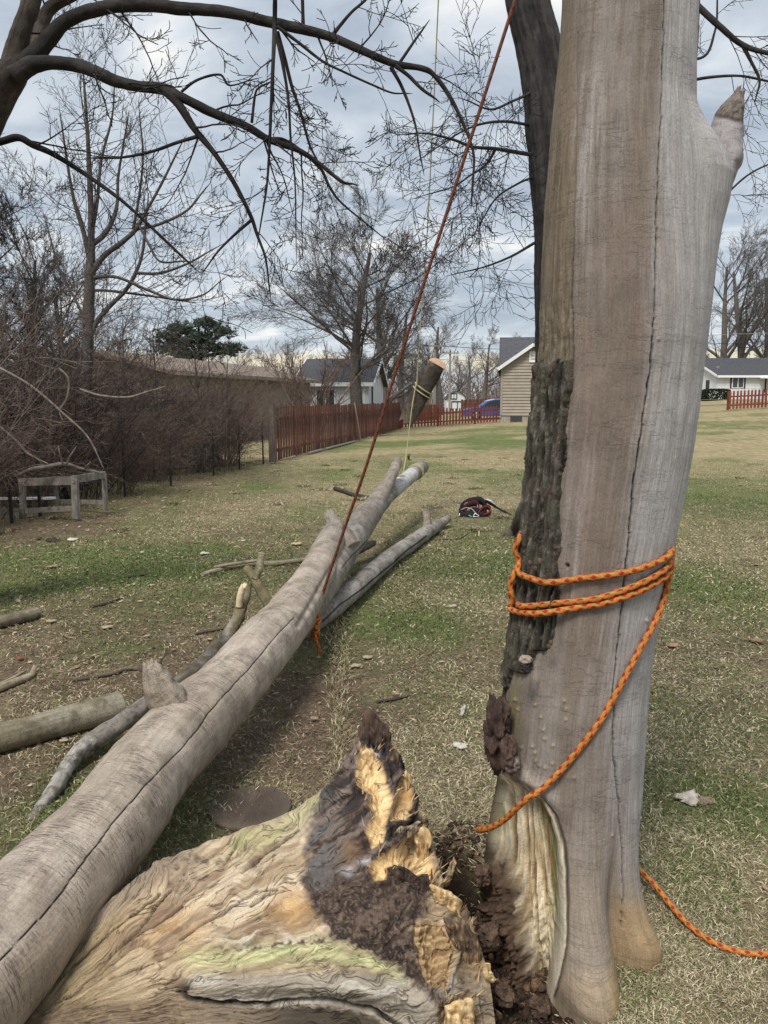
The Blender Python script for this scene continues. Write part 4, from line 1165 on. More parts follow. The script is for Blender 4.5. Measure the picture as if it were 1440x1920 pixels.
    B1 = np.stack([crom(A[:, j], nu) for j in range(A.shape[1])], 1)      # nu x rows
    B2 = np.stack([crom(B1[i], nv) for i in range(nu)], 0)                # nu x nv x 3
    P = B2
    du = np.gradient(P, axis=0); dv = np.gradient(P, axis=1)
    N = np.cross(du, dv); N /= np.linalg.norm(N, axis=2)[..., None] + 1e-9
    if (N[..., 1].mean() > 0):
        N = -N
    px, py = proj(P)
    frontrow = (np.arange(nv) / (nv - 1) * (A.shape[1] - 1) > 2.6)[None, :] & np.ones((nu, 1), bool)
    # grain runs from the left end fanning up to the broken right end
    ox, oy = 40, 1930
    ang = np.arctan2(oy - py, px - ox); dist = np.hypot(px - ox, py - oy)
    G = np.stack([ang * .42 + .05 * fbm(px / 60, py / 60, 0, 120, 3), dist / 1440 * 2.1, 0 * px], -1)
    w1 = 18 * (fbm(px / 22, py / 22, 0, 121, 4) - .5); w2 = 18 * (fbm(px / 22 + 40, py / 22, 0, 122, 4) - .5)
    qx, qy = px + w1, py + w2
    fib = fbm(ang * 42 + 2.5 * fbm(px / 50, py / 50, 0, 123, 3), dist / 110, 0, 124, 4)
    fine = fbm(ang * 120, dist / 40, 0, 125, 3)
    blot = fbm(px / 45, py / 45, 0, 126, 4); rough = fbm(px / 8, py / 8, 0, 127, 4); rid = ridged(px / 22, py / 22, 0, 128, 3)
    DARK = [(640, 1432), (612, 1478), (585, 1530), (572, 1590), (574, 1660), (588, 1715), (640, 1765), (700, 1790), (740, 1812), (775, 1850), (800, 1880), (822, 1890), (835, 1860), (800, 1840), (782, 1780), (776, 1735), (800, 1715), (800, 1600), (780, 1450), (760, 1400), (690, 1380)]
    GA = [(679, 1403), (692, 1409), (716, 1440), (727, 1475), (734, 1503), (729, 1536), (723, 1554), (721, 1580), (699, 1595), (686, 1563), (701, 1523), (692, 1510), (694, 1493), (668, 1473), (670, 1457), (672, 1422)]
    GB = [(734, 1503), (746, 1470), (762, 1450), (773, 1480), (771, 1510), (760, 1538), (732, 1541)]
    GC = [(690, 1624), (747, 1582), (790, 1543), (812, 1565), (802, 1600), (808, 1628), (817, 1656), (786, 1648), (751, 1624), (729, 1628), (725, 1650), (703, 1652)]
    GD = [(800, 1655), (830, 1668), (870, 1692), (872, 1714), (840, 1710), (815, 1690)]
    GE = [(777, 1728), (824, 1733), (853, 1776), (845, 1820), (834, 1856), (796, 1847), (786, 1800), (776, 1770)]
    GF = [(820, 1886), (860, 1872), (888, 1876), (896, 1930), (850, 1960), (826, 1920)]
    sdD = psd(qx, qy, DARK)
    gsd = np.full(px.shape, -99.0); raw = {}
    for k, pl in dict(A=GA, B=GB, C=GC, D=GD, E=GE, F=GF).items():
        raw[k] = psd(px + .5 * w1, py + .5 * w2, pl); gsd = np.maximum(gsd, raw[k])
    gold = sstep(gsd, -2, 3) * frontrow
    sdD = sdD + 34 * (fib - .5) + 16 * (fbm(px / 9, py / 9, 0, 151, 3) - .5)
    dark = sstep(sdD, -9, 9)
    crumb = sstep(py + 60 * (fbm(px / 30, py / 30, 0, 152, 3) - .5), 1600, 1680)
    # ---- relief
    d = .020 * (blot - .5) + .007 * (fib - .5) * (1 - dark) + .006 * (fine - .5)
    d += dark * (1 - gold) * (crumb * (.020 * (rid - .55) + .016 * (rough - .5) + .008 * (fbm(px / 3.5, py / 3.5, 0, 153, 2) - .5)) + (1 - crumb) * (.026 * (fbm(ang * 60 + 2 * blot, dist / 60, 0, 154, 4) - .5) + .010 * (rough - .5)))
    rim = np.exp(-((gsd + 5) / 5) ** 2); d += rim * .014 * (px > 640)
    d -= sstep(gsd, 0, 22) * .030 + sstep(gsd, 0, 5) * .010 - sstep(gsd, 0, 6) * .016 * (fbm(px / 3.2 + py / 14, py / 24, 0, 158, 4) - .5)
    rib = np.sin(py / 2.6 + 9 * fbm(px / 16, py / 16, 0, 129, 3)) * (.4 + fbm(px / 9, py / 5, 0, 130, 2)); d += sstep(raw['E'], 0, 8) * (.007 * rib + .012 * (rough - .5) + .028)
    # crack lines along the grain
    CR = [[(100, 1880), (140, 1862), (200, 1800), (260, 1745), (290, 1700), (322, 1672)], [(108, 1840), (160, 1790), (220, 1740), (268, 1702), (300, 1678)], [(205, 1835), (250, 1818), (285, 1806)],
          [(340, 1760), (400, 1722), (450, 1690), (482, 1672), (520, 1670)], [(470, 1700), (500, 1680), (530, 1672)], [(235, 1770), (290, 1735), (340, 1700)], [(420, 1620), (440, 1590), (446, 1572)], [(455, 1640), (500, 1600), (560, 1555)]]
    kc = np.zeros(px.shape)
    for L in CR:
        dd, fr = pdist(px + .35 * w1, py + .35 * w2, L)
        kc = np.maximum(kc, 1 - sstep(dd, .7, 2.6))
    kc *= frontrow
    d -= .016 * kc
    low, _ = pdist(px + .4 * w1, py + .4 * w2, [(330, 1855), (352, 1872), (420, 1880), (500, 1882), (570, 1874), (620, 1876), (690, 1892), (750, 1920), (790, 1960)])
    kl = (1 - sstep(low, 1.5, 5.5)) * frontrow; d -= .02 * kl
    up_, _ = pdist(px + .4 * w1, py + .4 * w2, [(325, 1842), (345, 1838), (430, 1822), (560, 1800), (650, 1806), (740, 1835), (790, 1885)])
    knotp = np.exp(-(((px - 322) / 46) ** 2 + ((py - 1640) / 26) ** 2)); d += knotp * (.022 + .03 * (ridged(px / 16, py / 16, 0, 131, 3) - .5))
    knot2 = np.exp(-(((px - 345) / 13) ** 2 + ((py - 1850) / 12) ** 2)); d -= .02 * knot2
    # ragged torn upper edge and right edge
    edge = np.exp(-np.maximum(py - np.interp(px, [600, 650, 690, 742, 765, 800, 826, 884], [1490, 1440, 1402, 1418, 1468, 1556, 1662, 1735]), 0) / 14) * sstep(px, 630, 680)
    P = P + N * d[..., None]
    tear = edge * frontrow
    P[..., 2] += tear * .05 * (ridged(px / 9, py / 30, 0, 132, 2) - .55)
    P[..., 0] += tear * .02 * (fbm(px / 10, py / 10, 0, 133, 2) - .5)
    # ---- colour
    c = np.broadcast_to(np.array((0.33, 0.245, 0.155)), px.shape + (3,)).copy()
    c = blend(c, (0.45, 0.35, 0.225), sstep(fib, .45, .62) * .9); c = blend(c, (0.13, 0.085, 0.052), sstep(fbm(px / 34, py / 26, 0, 171, 4), .56, .70) * sstep(px, 150, 260) * .75)
    c = blend(c, (0.20, 0.135, 0.08), sstep(fbm(ang * 80 + 2 * blot, dist / 80, 0, 157, 3), .47, .35) * .75)
    pal = np.exp(-(((px - 500) / 130) ** 2 + ((py - 1690) / 70) ** 2)) + .7 * np.exp(-(((px - 570) / 60) ** 2 + ((py - 1560) / 60) ** 2)) + .9 * np.exp(-(((px - 470) / 90) ** 2 + ((py - 1755) / 26) ** 2))
    c = blend(c, (0.57, 0.475, 0.35), pal * sstep(fib + .5 * (blot - .5), .36, .6) * .85)
    c = blend(c, (0.66, 0.63, 0.58), np.exp(-(((px - 495) / 45) ** 2 + ((py - 1765) / 20) ** 2)) * .85 * sstep(blot, .35, .6))
    org = np.exp(-(((px - 545) / 36) ** 2 + ((py - 1700) / 38) ** 2)) + .7 * np.exp(-(((px - 330) / 90) ** 2 + ((py - 1745) / 40) ** 2)) * sstep(fib, .4, .6)
    c = blend(c, (0.46, 0.265, 0.10), org * .75)
    redb = np.exp(-(((px - 270) / 70) ** 2 + ((py - 1765) / 38) ** 2)) + np.exp(-(((px - 330) / 60) ** 2 + ((py - 1715) / 22) ** 2)) + .8 * np.exp(-(((px - 400) / 60) ** 2 + ((py - 1640) / 22) ** 2)); c = blend(c, (0.17, 0.10, 0.065), redb * sstep(fib, .62, .42) * .8)
    yl = sstep(px + .2 * py, 640, 480) ; c = blend(c, (0.30, 0.225, 0.115), yl * (.5 + .4 * blot))
    c = blend(c, (0.245, 0.19, 0.14), np.exp(-((py - np.interp(px, [20, 95, 180, 270, 345, 440], [1852, 1790, 1712, 1643, 1600, 1566]) - 8) / 22) ** 2) * (1 - sstep(px, 300, 420)) * .8)
    mo = np.exp(-(((py - np.interp(px, [420, 520, 600], [1590, 1560, 1500])) / 24) ** 2)) * sstep(px, 410, 450) * (1 - sstep(px, 590, 630)) * sstep(fib, .38, .58); c = blend(c, (0.30, 0.30, 0.13), mo * .6)
    mo2 = np.exp(-((py - np.interp(px, [330, 480, 600, 700, 770], [1806, 1790, 1784, 1800, 1840])) / 20) ** 2) * sstep(px, 320, 380) * (1 - sstep(px, 740, 790)); c = blend(c, (0.47, 0.44, 0.23), mo2 * (.35 + .7 * sstep(fib, .35, .6)))
    c = blend(c, (0.17, 0.19, 0.07), mo2 * sstep(fine, .52, .66) * .7)
    root = sstep(py, 1818, 1836) * sstep(px, 330, 380) * (up_ > -1); c = blend(c, (0.30, 0.265, 0.215), root * .8 * (1 - mo2)); c = blend(c, (0.47, 0.43, 0.36), root * sstep(fib, .5, .66) * .6)
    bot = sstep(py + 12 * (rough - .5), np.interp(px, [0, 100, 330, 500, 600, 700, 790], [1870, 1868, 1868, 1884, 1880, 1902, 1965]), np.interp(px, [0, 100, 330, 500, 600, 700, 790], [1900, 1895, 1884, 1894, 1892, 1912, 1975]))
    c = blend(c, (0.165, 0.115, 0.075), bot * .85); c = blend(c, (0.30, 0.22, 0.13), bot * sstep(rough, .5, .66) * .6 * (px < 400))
    c = blend(c, (0.045, 0.036, 0.026), bot * sstep(px, 430, 560) * .9)  # shadow in the recess below the root, painted as near-black colour
    dirt = np.exp(-((py - np.interp(px, [380, 600], [1782, 1764])) / 7) ** 2) * sstep(px, 380, 440) * (1 - sstep(px, 600, 640)) * sstep(rough, .5, .62); c = blend(c, (0.05, 0.03, 0.02), dirt * .9)
    c = blend(c, (0.09, 0.06, 0.04), np.exp(-(((px - 385) / 45) ** 2 + ((py - 1612) / 9) ** 2)) * sstep(rough, .4, .6) * .9)
    c = blend(c, (0.27, 0.20, 0.145), knotp * .7); c = blend(c, (0.12, 0.08, 0.055), knotp * sstep(ridged(px / 16, py / 16, 0, 131, 3), .55, .4) * .9)
    c = blend(c, (0.03, 0.022, 0.016), knot2)
    dk = blend(np.broadcast_to(np.array((0.048, 0.031, 0.024)), px.shape + (3,)).copy(), (0.11, 0.077, 0.057), sstep(rough + .6 * (blot - .5), .48, .66))
    stk = fbm(ang * 75 + 2 * blot, dist / 50, 0, 155, 4)
    dk = blend(dk, (0.17, 0.135, 0.115), (1 - crumb) * sstep(stk, .5, .64) * .8); dk = blend(dk, (0.03, 0.023, 0.022), (1 - crumb) * sstep(stk, .48, .36))
    dk = blend(dk, (0.03, 0.022, 0.019), crumb * sstep(rid, .58, .40) * .8); dk = blend(dk, (0.17, 0.12, 0.085), crumb * sstep(fbm(px / 4, py / 4, 0, 156, 3), .58, .7) * .7); dk = blend(dk, (0.19, 0.115, 0.06), np.exp(-(((px - 655) / 30) ** 2 + ((py - 1590) / 40) ** 2)) * sstep(fib, .4, .6) * .8)
    dk = blend(dk, (0.115, 0.105, 0.098), np.exp(-(((px - 600) / 38) ** 2 + ((py - 1580) / 90) ** 2)) * sstep(fib, .42, .6))
    c = c * (1 - dark[..., None]) + dk * dark[..., None]
    for a, b in ((655, 1634), (688, 1616), (700, 1420)):
        c = blend(c, (0.42, 0.40, 0.41), np.exp(-(((qx - a) / 13) ** 2 + ((qy - b) / 8) ** 2)) * .8)
    gst = fbm(px / 3.2 + py / 14, py / 24, 0, 158, 4); d_unused = 0
    gc = blend(np.broadcast_to(np.array((0.56, 0.38, 0.175)), px.shape + (3,)).copy(), (0.70, 0.53, 0.28), sstep(blot + .3 * (rough - .5), .42, .62)); gc = blend(gc, (0.34, 0.18, 0.07), sstep(fbm(px / 6, py / 6, 0, 142, 3), .66, .78) * .8)
    gc = blend(gc, (0.36, 0.20, 0.085), sstep(gst, .46, .34) * .75); gc = blend(gc, (0.46, 0.26, 0.10), sstep(gsd, 9, 0) * .35); gE = sstep(raw['E'], -2, 4) + sstep(raw['F'], -2, 4); gc = blend(gc, (0.30, 0.205, 0.115), gE * .7); gc = blend(gc, (0.20, 0.12, 0.055), gE * sstep(rib, .2, -.8) * .85)
    c = c * (1 - gold[..., None]) + gc * gold[..., None]
    right = sstep(px, 842, 868) * (1 - gold); c = blend(c, (0.14, 0.10, 0.065), right * .8); c = blend(c, (0.26, 0.18, 0.10), right * sstep(rough, .52, .66) * .8)
    c = blend(c, (0.03, 0.022, 0.017), kc * .85); c = blend(c, (0.02, 0.016, 0.012), kl * .9)  # depth shade of the cracks and the overhang gap painted in
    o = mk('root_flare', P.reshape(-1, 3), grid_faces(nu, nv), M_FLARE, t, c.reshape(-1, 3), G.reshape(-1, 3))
    o['label'] = 'torn rotten root flare with pale, black and golden wood'

    # ---- standing shards of the torn end
    def shard(name, poly, Y, th, colr, seed, mat=M_FLARE, lean=.0, label=None):
        """a thick irregular splinter plate with the given outline"""
        n = 64
        pts = np.array(poly + [poly[0]], float)
        L = np.concatenate([[0], np.cumsum(np.hypot(*np.diff(pts, axis=0).T))])
        s = np.linspace(0, L[-1], n, endpoint=False)
        ox_, oy_ = np.interp(s, L, pts[:, 0]), np.interp(s, L, pts[:, 1])
        ox_ += 5 * (vn(s / 7, s * 0, seed=seed) - .5); oy_ += 5 * (vn(s / 7, s * 0 + 3, seed=seed + 1) - .5)
        cx_, cy_ = ox_.mean(), oy_.mean()
        rings = []
        fr = np.concatenate([np.linspace(0.02, 1, 16)])
        front = []
        for f in fr:
            X = cx_ + (ox_ - cx_) * f; Yp = cy_ + (oy_ - cy_) * f
            dd = Y - th * .6 * (1 - f ** 12) + lean * (cy_ - Yp) / 100 + (.022 * (ridged(X / 15, Yp / 30, 0, seed, 3) - .6) + .020 * (fbm(X / 3.2, Yp / 26, 0, seed + 9, 3) - .5)) * (1 - f ** 10)
            front.append(np.array([at(a, b, e) for a, b, e in zip(X, Yp, dd)]))
        back = []
        for f in fr[::-1][1:]:
            X = cx_ + (ox_ - cx_) * f; Yp = cy_ + (oy_ - cy_) * f
            dd = Y + th * (1 - f ** 4) + lean * (cy_ - Yp) / 100 + 0 * X
            back.append(np.array([at(a, b, e) for a, b, e in zip(X, Yp, dd)]))
        V = np.vstack(front + back)
        qx, qy = proj(V)
        f1 = fbm(qx / 5, qy / 16, V[:, 1] * 9, seed + 4, 3)
        c = np.broadcast_to(np.array(colr[0]), V.shape).copy(); c = blend(c, colr[1], sstep(f1, .42, .62)); c = blend(c, colr[2], sstep(fbm(qx / 9, qy / 9, 0, seed + 5, 3), .56, .68) * .8)
        o = mk(name, V, grid_faces(len(fr) * 2 - 1, n, True)[:, ::-1], mat, t, c, np.stack([qx / 1440 * 2, qy / 1440 * 2, 0 * qx], -1))
        if label: o['label'] = label
        return o
    DK = ((0.055, 0.035, 0.027), (0.11, 0.072, 0.052), (0.03, 0.02, 0.017)); GD_ = ((0.50, 0.34, 0.16), (0.64, 0.48, 0.27), (0.30, 0.17, 0.08)); MIX = ((0.10, 0.065, 0.045), (0.27, 0.18, 0.10), (0.05, 0.035, 0.028))
    shard('shard', [(680, 1334), (692, 1329), (706, 1336), (712, 1348), (726, 1360), (735, 1376), (731, 1392), (738, 1405), (748, 1425), (750, 1445), (728, 1452), (704, 1432), (688, 1425), (668, 1455), (644, 1446), (650, 1424), (664, 1416), (670, 1380)], 2.43, .035, DK, 201, lean=.0, label='tall dark rotten shard at the top')
    shard('shard', [(742, 1400), (752, 1428), (760, 1452), (772, 1470), (770, 1488), (752, 1492), (738, 1496), (728, 1470), (722, 1440), (730, 1420)], 2.36, .03, MIX, 202)
    shard('shard', [(760, 1442), (772, 1458), (770, 1476), (762, 1484), (768, 1500), (773, 1512), (766, 1526), (758, 1540), (738, 1540), (736, 1510), (746, 1490), (752, 1468)], 2.335, .02, GD_, 203, M_HEART)
    shard('shard', [(664, 1450), (676, 1420), (686, 1402), (700, 1406), (712, 1432), (700, 1452), (690, 1446), (680, 1468)], 2.36, .025, GD_, 204, M_HEART)
    shard('shard', [(700, 1600), (724, 1586), (735, 1562), (752, 1546), (770, 1548), (788, 1538), (797, 1546), (782, 1562), (756, 1580), (728, 1596), (706, 1608)], 2.16, .018, ((0.20, 0.145, 0.09), (0.40, 0.31, 0.2), (0.08, 0.055, 0.04)), 205)
    shard('shard', [(788, 1540), (803, 1556), (812, 1566), (806, 1588), (803, 1606), (810, 1632), (820, 1656), (806, 1664), (790, 1640), (780, 1600), (776, 1560)], 2.17, .016, GD_, 206, M_HEART)
    shard('shard', [(726, 1628), (738, 1622), (752, 1626), (764, 1638), (780, 1648), (786, 1640), (803, 1640), (808, 1660), (812, 1690), (790, 1690), (764, 1672), (744, 1652), (732, 1642)], 2.045, .02, DK, 207)
    shard('shard', [(806, 1658), (824, 1662), (848, 1676), (866, 1690), (862, 1708), (868, 1724), (850, 1722), (836, 1704), (818, 1694), (808, 1676)], 2.04, .02, GD_, 208, M_HEART)
    shard('shard', [(830, 1720), (850, 1718), (870, 1722), (886, 1744), (900, 1772), (905, 1812), (900, 1850), (882, 1840), (870, 1800), (852, 1772), (836, 1744)], 1.94, .03, MIX, 209)
    shard('shard', [(834, 1884), (858, 1876), (880, 1870), (890, 1878), (889, 1900), (892, 1940), (850, 1960), (838, 1920)], 1.755, .03, GD_, 210, M_HEART)
    shard('shard', [(842, 1622), (850, 1606), (856, 1618), (850, 1640), (840, 1660), (834, 1664), (832, 1650)], 2.3, .012, ((0.4, 0.3, 0.18), (0.5, 0.4, 0.25), (0.2, 0.13, 0.08)), 211, M_HEART)
    shard('shard', [(908, 1806), (918, 1808), (921, 1822), (930, 1836), (924, 1846), (912, 1838), (906, 1822)], 1.87, .012, GD_, 212, M_HEART)
    # ragged splinters along the torn edges
    rgs = np.random.default_rng(12); S = []; SCc = []
    lines = [GA, GB, GC, GD, [(646, 1440), (690, 1402), (742, 1418), (765, 1468), (800, 1556), (826, 1662), (884, 1735), (900, 1850)], [(820, 1886), (860, 1872), (888, 1876)], [(640, 1432), (590, 1530), (574, 1660), (640, 1765), (740, 1812)]]
    wts = [22, 10, 24, 20, 70, 20, 0]
    from mathutils import kdtree
    ii = np.arange(0, px.size, 7); kd = kdtree.KDTree(len(ii)); pf = np.stack([px.ravel()[ii], py.ravel()[ii]], 1); Pf = P.reshape(-1, 3)[ii]; Nf = N.reshape(-1, 3)[ii]; fr_ = frontrow.ravel()[ii]
    for k2, q in enumerate(pf):
        kd.insert((q[0], q[1], 0 if fr_[k2] else 400), k2)
    kd.balance()
    for pl, nw in zip(lines, wts):
        pl = np.array(pl, float); Lc = np.concatenate([[0], np.cumsum(np.hypot(*np.diff(pl, axis=0).T))])
        for _ in range(nw):
            s_ = rgs.uniform(0, Lc[-1]); a, b = np.interp(s_, Lc, pl[:, 0]) + rgs.normal(0, 3), np.interp(s_, Lc, pl[:, 1]) + rgs.normal(0, 3)
            _, k2, _ = kd.find((a, b, 0)); p0 = Pf[k2]; nn = Nf[k2]
            dr = np.array([.35 + rgs.normal(0, .3), rgs.normal(-.1, .25), .8 + rgs.normal(0, .25)]) + nn * .2; dr /= np.linalg.norm(dr)
            ln = rgs.uniform(.012, .042); w = rgs.uniform(.0018, .0055)
            S.append((*(p0 - nn * .006), *(p0 + dr * ln), w, .0004)); SCc.append([(0.46, 0.32, 0.16), (0.30, 0.2, 0.11), (0.12, 0.08, 0.055), (0.55, 0.43, 0.26)][rgs.integers(0, 4)])
    Vs, Fs = segs_mesh(np.array(S), 4)
    tag(mk('splinters', Vs, Fs, M_HEART, t, np.repeat(np.array(SCc), 8, 0), Vs * 1.0), kind='stuff')
    return t


FALLEN = build_fallen()


def build_clods():
    """loose black soil and rotten crumbs in the hole between flare and trunk"""
    rg = np.random.default_rng(77)
    Vs, Fs, Cs = [], [], []
    u = np.linspace(0, math.pi, 5); v = np.linspace(0, 2 * math.pi, 6, endpoint=False)
    U, Vv = np.meshgrid(u, v, indexing='ij')
    D = np.stack([np.sin(U) * np.cos(Vv), np.sin(U) * np.sin(Vv), np.cos(U)], -1).reshape(-1, 3)
    Fb = grid_faces(5, 6, True)
    k = 0
    for i in range(2600):
        a = rg.uniform(0, 6.28); q = math.sqrt(rg.uniform(0, 1.35))
        x = PIT[0] + .02 + PIT[2] * 1.05 * q * math.cos(a); y = PIT[1] + PIT[3] * q * math.sin(a)
        if (x - .52) ** 2 + (y - 2.25) ** 2 < .12 ** 2: continue
        if ((x - HOLE[0]) / HOLE[2]) ** 2 + ((y - HOLE[1]) / HOLE[3]) ** 2 < 1.1: continue
        z = float(gheight(np.array([x]), np.array([y]))[0])
        s = rg.uniform(.003, .011) * (1.9 if rg.random() < .1 else 1)
        w = rg.uniform(.5, 1.4, len(D))
        Vs.append(D * w[:, None] * s * np.array([1.1, 1, .75]) + np.array([x, y, z + s * .3])); Fs.append(Fb + k * len(D)); k += 1
        b = rg.choice([0, 0, 0, 1, 2], 1)[0]
        Cs.append(np.tile(np.array([(0.05, 0.031, 0.021), (0.085, 0.052, 0.034), (0.17, 0.105, 0.06)][b]) * rg.uniform(.6, 1.3), (len(D), 1)))
    V = np.vstack(Vs)
    o = mk('soil', V, np.vstack(Fs), M_SOIL, None, np.vstack(Cs), V * 1.0)
    tag(o, 'dark crumbly soil in the hole beside the torn roots', 'soil', kind='stuff')


build_clods()
# ------------------------------------------------------------------ ropes
def rope_mesh(name, pts, r, mat, parent=None, step=.006, sides=12, braid=.032, strands=3.0):
    P = np.asarray(pts, float)
    Q = crom(P, len(P) * 30)
    L = np.concatenate([[0], np.cumsum(np.linalg.norm(np.diff(Q, axis=0), axis=1))])
    n = max(int(L[-1] / step), 12)
    s = np.linspace(0, L[-1], n)
    Q = np.stack([np.interp(s, L, Q[:, i]) for i in range(3)], 1)
    T, N, B = frames(Q)
    th = np.linspace(0, 2 * math.pi, sides, endpoint=False)
    a = th[None, :] / (2 * math.pi); ss = s[:, None]
    rr = r * (1 + braid * (np.cos(2 * math.pi * (strands * a + ss / (r * 5))) + np.cos(2 * math.pi * (strands * a - ss / (r * 5)))))
    V = Q[:, None] + (N[:, None] * np.cos(th)[None, :, None] + B[:, None] * np.sin(th)[None, :, None]) * rr[..., None]
    G = np.stack([np.broadcast_to(a, rr.shape), np.broadcast_to(ss, rr.shape), 0 * rr], -1)
    Fq = [tuple(map(int, f)) for f in grid_faces(n, sides, True)]
    V = V.reshape(-1, 3)
    Fq += [tuple(range(sides))[::-1], tuple(range((n - 1) * sides, n * sides))]
    return mk(name, V, Fq, mat, parent, grain=G.reshape(-1, 3))


CAMV = Vector((0, 0, CAM_H))


def surf(px, py, off):
    d = Vector(tuple(map(float, ray(px, py)))).normalized()
    loc, nor, idx, dist = TRUNK_BVH.ray_cast(CAMV, d)
    if loc is None:
        return None
    if nor.dot(d) > 0: nor = -nor
    return np.array(loc) + np.array(nor) * off


def around(px_path, r, bark=None, close_back=True, yl=None):
    pts = []
    n = len(px_path)
    for i, (a, b) in enumerate(px_path):
        o = r + (.022 if a < 1052 else 0.0)
        p = surf(a, b, o)
        if p is None or (close_back and (i == 0 or i == n - 1)):
            p = at(a, b, YC - .02)
        pts.append(p)
    if close_back:
        p0, p1 = pts[0], pts[-1]
        w = p1[0] - p0[0]
        bl1 = np.array((p0[0] * (1 + .05 / YC) + .012, YC + .04, p0[2] + .012)); bl2 = np.array((p0[0] * (1 + .14 / YC) + .05, YC + .15, p0[2] + .02))
        pts = [bl2, bl1] + pts + [np.array(q) for q in ((p1[0] + .004, YC + .06, p1[2] + .012), (p1[0] - .16 * w, YC + .21, p1[2] + .02), ((p0[0] + p1[0]) / 2, YC + .285, (p0[2] + p1[2]) / 2 + .02))] + [bl2 + np.array((.02, .06, 0)), bl2]
    return pts


RR = .0092
W1 = [(974, 1010), (966, 1030), (973, 1052), (990, 1073), (1011, 1083), (1040, 1089), (1090, 1083), (1140, 1077), (1194, 1065), (1236, 1048), (1252, 1034), (1261, 1020)]
W2 = [(964, 1078), (957, 1096), (960, 1117), (970, 1130), (998, 1136), (1057, 1129), (1098, 1124), (1132, 1117), (1186, 1097), (1223, 1078), (1248, 1058), (1260, 1036)]
W3 = [(958, 1108), (960, 1126), (977, 1144), (1007, 1149), (1040, 1145), (1090, 1137), (1132, 1129), (1182, 1112), (1227, 1090), (1248, 1072), (1258, 1050)]
DG = [(1259, 1036), (1253, 1060), (1248, 1078), (1242, 1108), (1232, 1142), (1215, 1179), (1194, 1217), (1173, 1258), (1148, 1306), (1123, 1350), (1090, 1396), (1057, 1437), (1023, 1471)]
rp = thing('orange_rope', at(1100, 1110, YC - .24), 'orange and red braided rope wrapped three times round the standing dead trunk', 'rope')
for Wp in (W1, W2, W3):
    rope_mesh('rope_turn', around(Wp, RR), RR, M_ROPE, rp)
dg = around(DG, RR, close_back=False)
dg[0] = at(1259, 1036, YC - .02)
dg = [at(1262, 1024, YC + .05)] + dg
yl = dg[-1][1]
dg += [at(990, 1496, yl + .005), at(970, 1514, yl + .03), at(947, 1536, yl + .075), at(924, 1550, yl + .12), at(905, 1556, yl + .17), at(897, 1556, yl + .24), at(905, 1552, yl + .34)]
rope_mesh('rope_tail', dg, RR, M_ROPE, rp)
tag(rope_mesh('ground_rope', [on_ground(1150, 1600, .05), on_ground(1185, 1618, .05), on_ground(1205, 1637, .06), on_ground(1228, 1660, .05), on_ground(1255, 1694, .035), on_ground(1290, 1733, .025), on_ground(1330, 1763, .022), on_ground(1375, 1782, .022), on_ground(1430, 1789, .022), on_ground(1520, 1780, .022), on_ground(1650, 1800, .022)], RR, M_ROPE),
    'orange braided rope trailing over the grass to the right of the roots', 'rope')
# line from the fallen log up to the left
ln = thing('red_hauling_rope', at(595, 1165, 4.95), 'red and orange rope stretched from the fallen log up into the sky', 'rope')
rope_mesh('rope', [at(595, 1172, 4.93), at(597, 1140, 4.9), at(642, 1003, 4.8), at(688, 870, 4.7), at(741, 700, 4.6), at(797, 525, 4.5), at(851, 358, 4.45), at(905, 190, 4.4), at(966, 0, 4.35), at(1045, -245, 4.3)], .0095, M_ROPE_RED, ln, step=.008, sides=8)
rope_mesh('knot', [at(594, 1143, 4.86), at(597, 1152, 4.84), at(594, 1166, 4.83), at(588, 1176, 4.84), at(586, 1190, 4.86), at(590, 1200, 4.85), at(596, 1190, 4.82), at(592, 1176, 4.82), at(598, 1168, 4.85), at(596, 1156, 4.9)], .013, M_ROPE, ln)
rope_mesh('knot', [at(596, 1160, 4.82), at(588, 1168, 4.80), at(585, 1182, 4.83), at(592, 1188, 4.80), at(598, 1178, 4.83)], .012, M_ROPE, ln)
rope_mesh('loose_end', [at(591, 1188, 4.8), at(592, 1200, 4.79), at(597, 1212, 4.8), at(598, 1224, 4.81), at(603, 1234, 4.82)], .0115, M_ROPE, ln)
rope_mesh('loop', [at(595, 1150, 4.88), at(585, 1130, 4.86), at(560, 1098, 4.86), at(535, 1085, 5.0), at(528, 1100, 5.2), at(560, 1150, 5.25), at(585, 1195, 5.05), at(590, 1196, 4.9)], .0, M_ROPE, ln) if False else None
tag(rope_mesh('hoisting_rope', [at(1284, 220, 2.34), at(1297, 150, 2.34), at(1304, 90, 2.34), at(1308, 0, 2.34), at(1312, -90, 2.34), at(1325, -400, 2.34)], .0075, M_ROPE_RED, step=.008, sides=8), 'thin red rope hanging down behind the right edge of the dead trunk', 'rope')

# ------------------------------------------------------------------ hanging log on its pale rope
hl = thing('hanging_log', at(790, 735, 11), 'short dark log with a fresh pink cut, hanging in mid air from a thin rope', 'log')
HA, HB = at(762, 790, 11.0), at(818, 684, 11.0)
Vh, Fh, Gh = loft([HA + (HB - HA) * f for f in np.linspace(0, 1, 9)], [.105, .128, .135, .132, .13, .128, .126, .125, .122], 40, 90, lump=.12, lump_s=9, seed=91, jag0=.08)
ch = wood_cols(Vh, Gh, (0.055, 0.045, 0.034), (0.10, 0.085, 0.066), (0.025, 0.021, 0.018), 92, 1.5)
ch = blend(ch, (0.15, 0.12, 0.09), 1 - sstep(Vh[:, 2], HA[2] - .05, HA[2] + .2))
mk('trunk', Vh, Fh, M_BARK, hl, ch, Gh)
ax = (HB - HA) / np.linalg.norm(HB - HA)
tl = np.array([.25, -.72, .64]); tl = ax * .6 + np.array([0, -1, 0.1]) * .62; tl /= np.linalg.norm(tl)
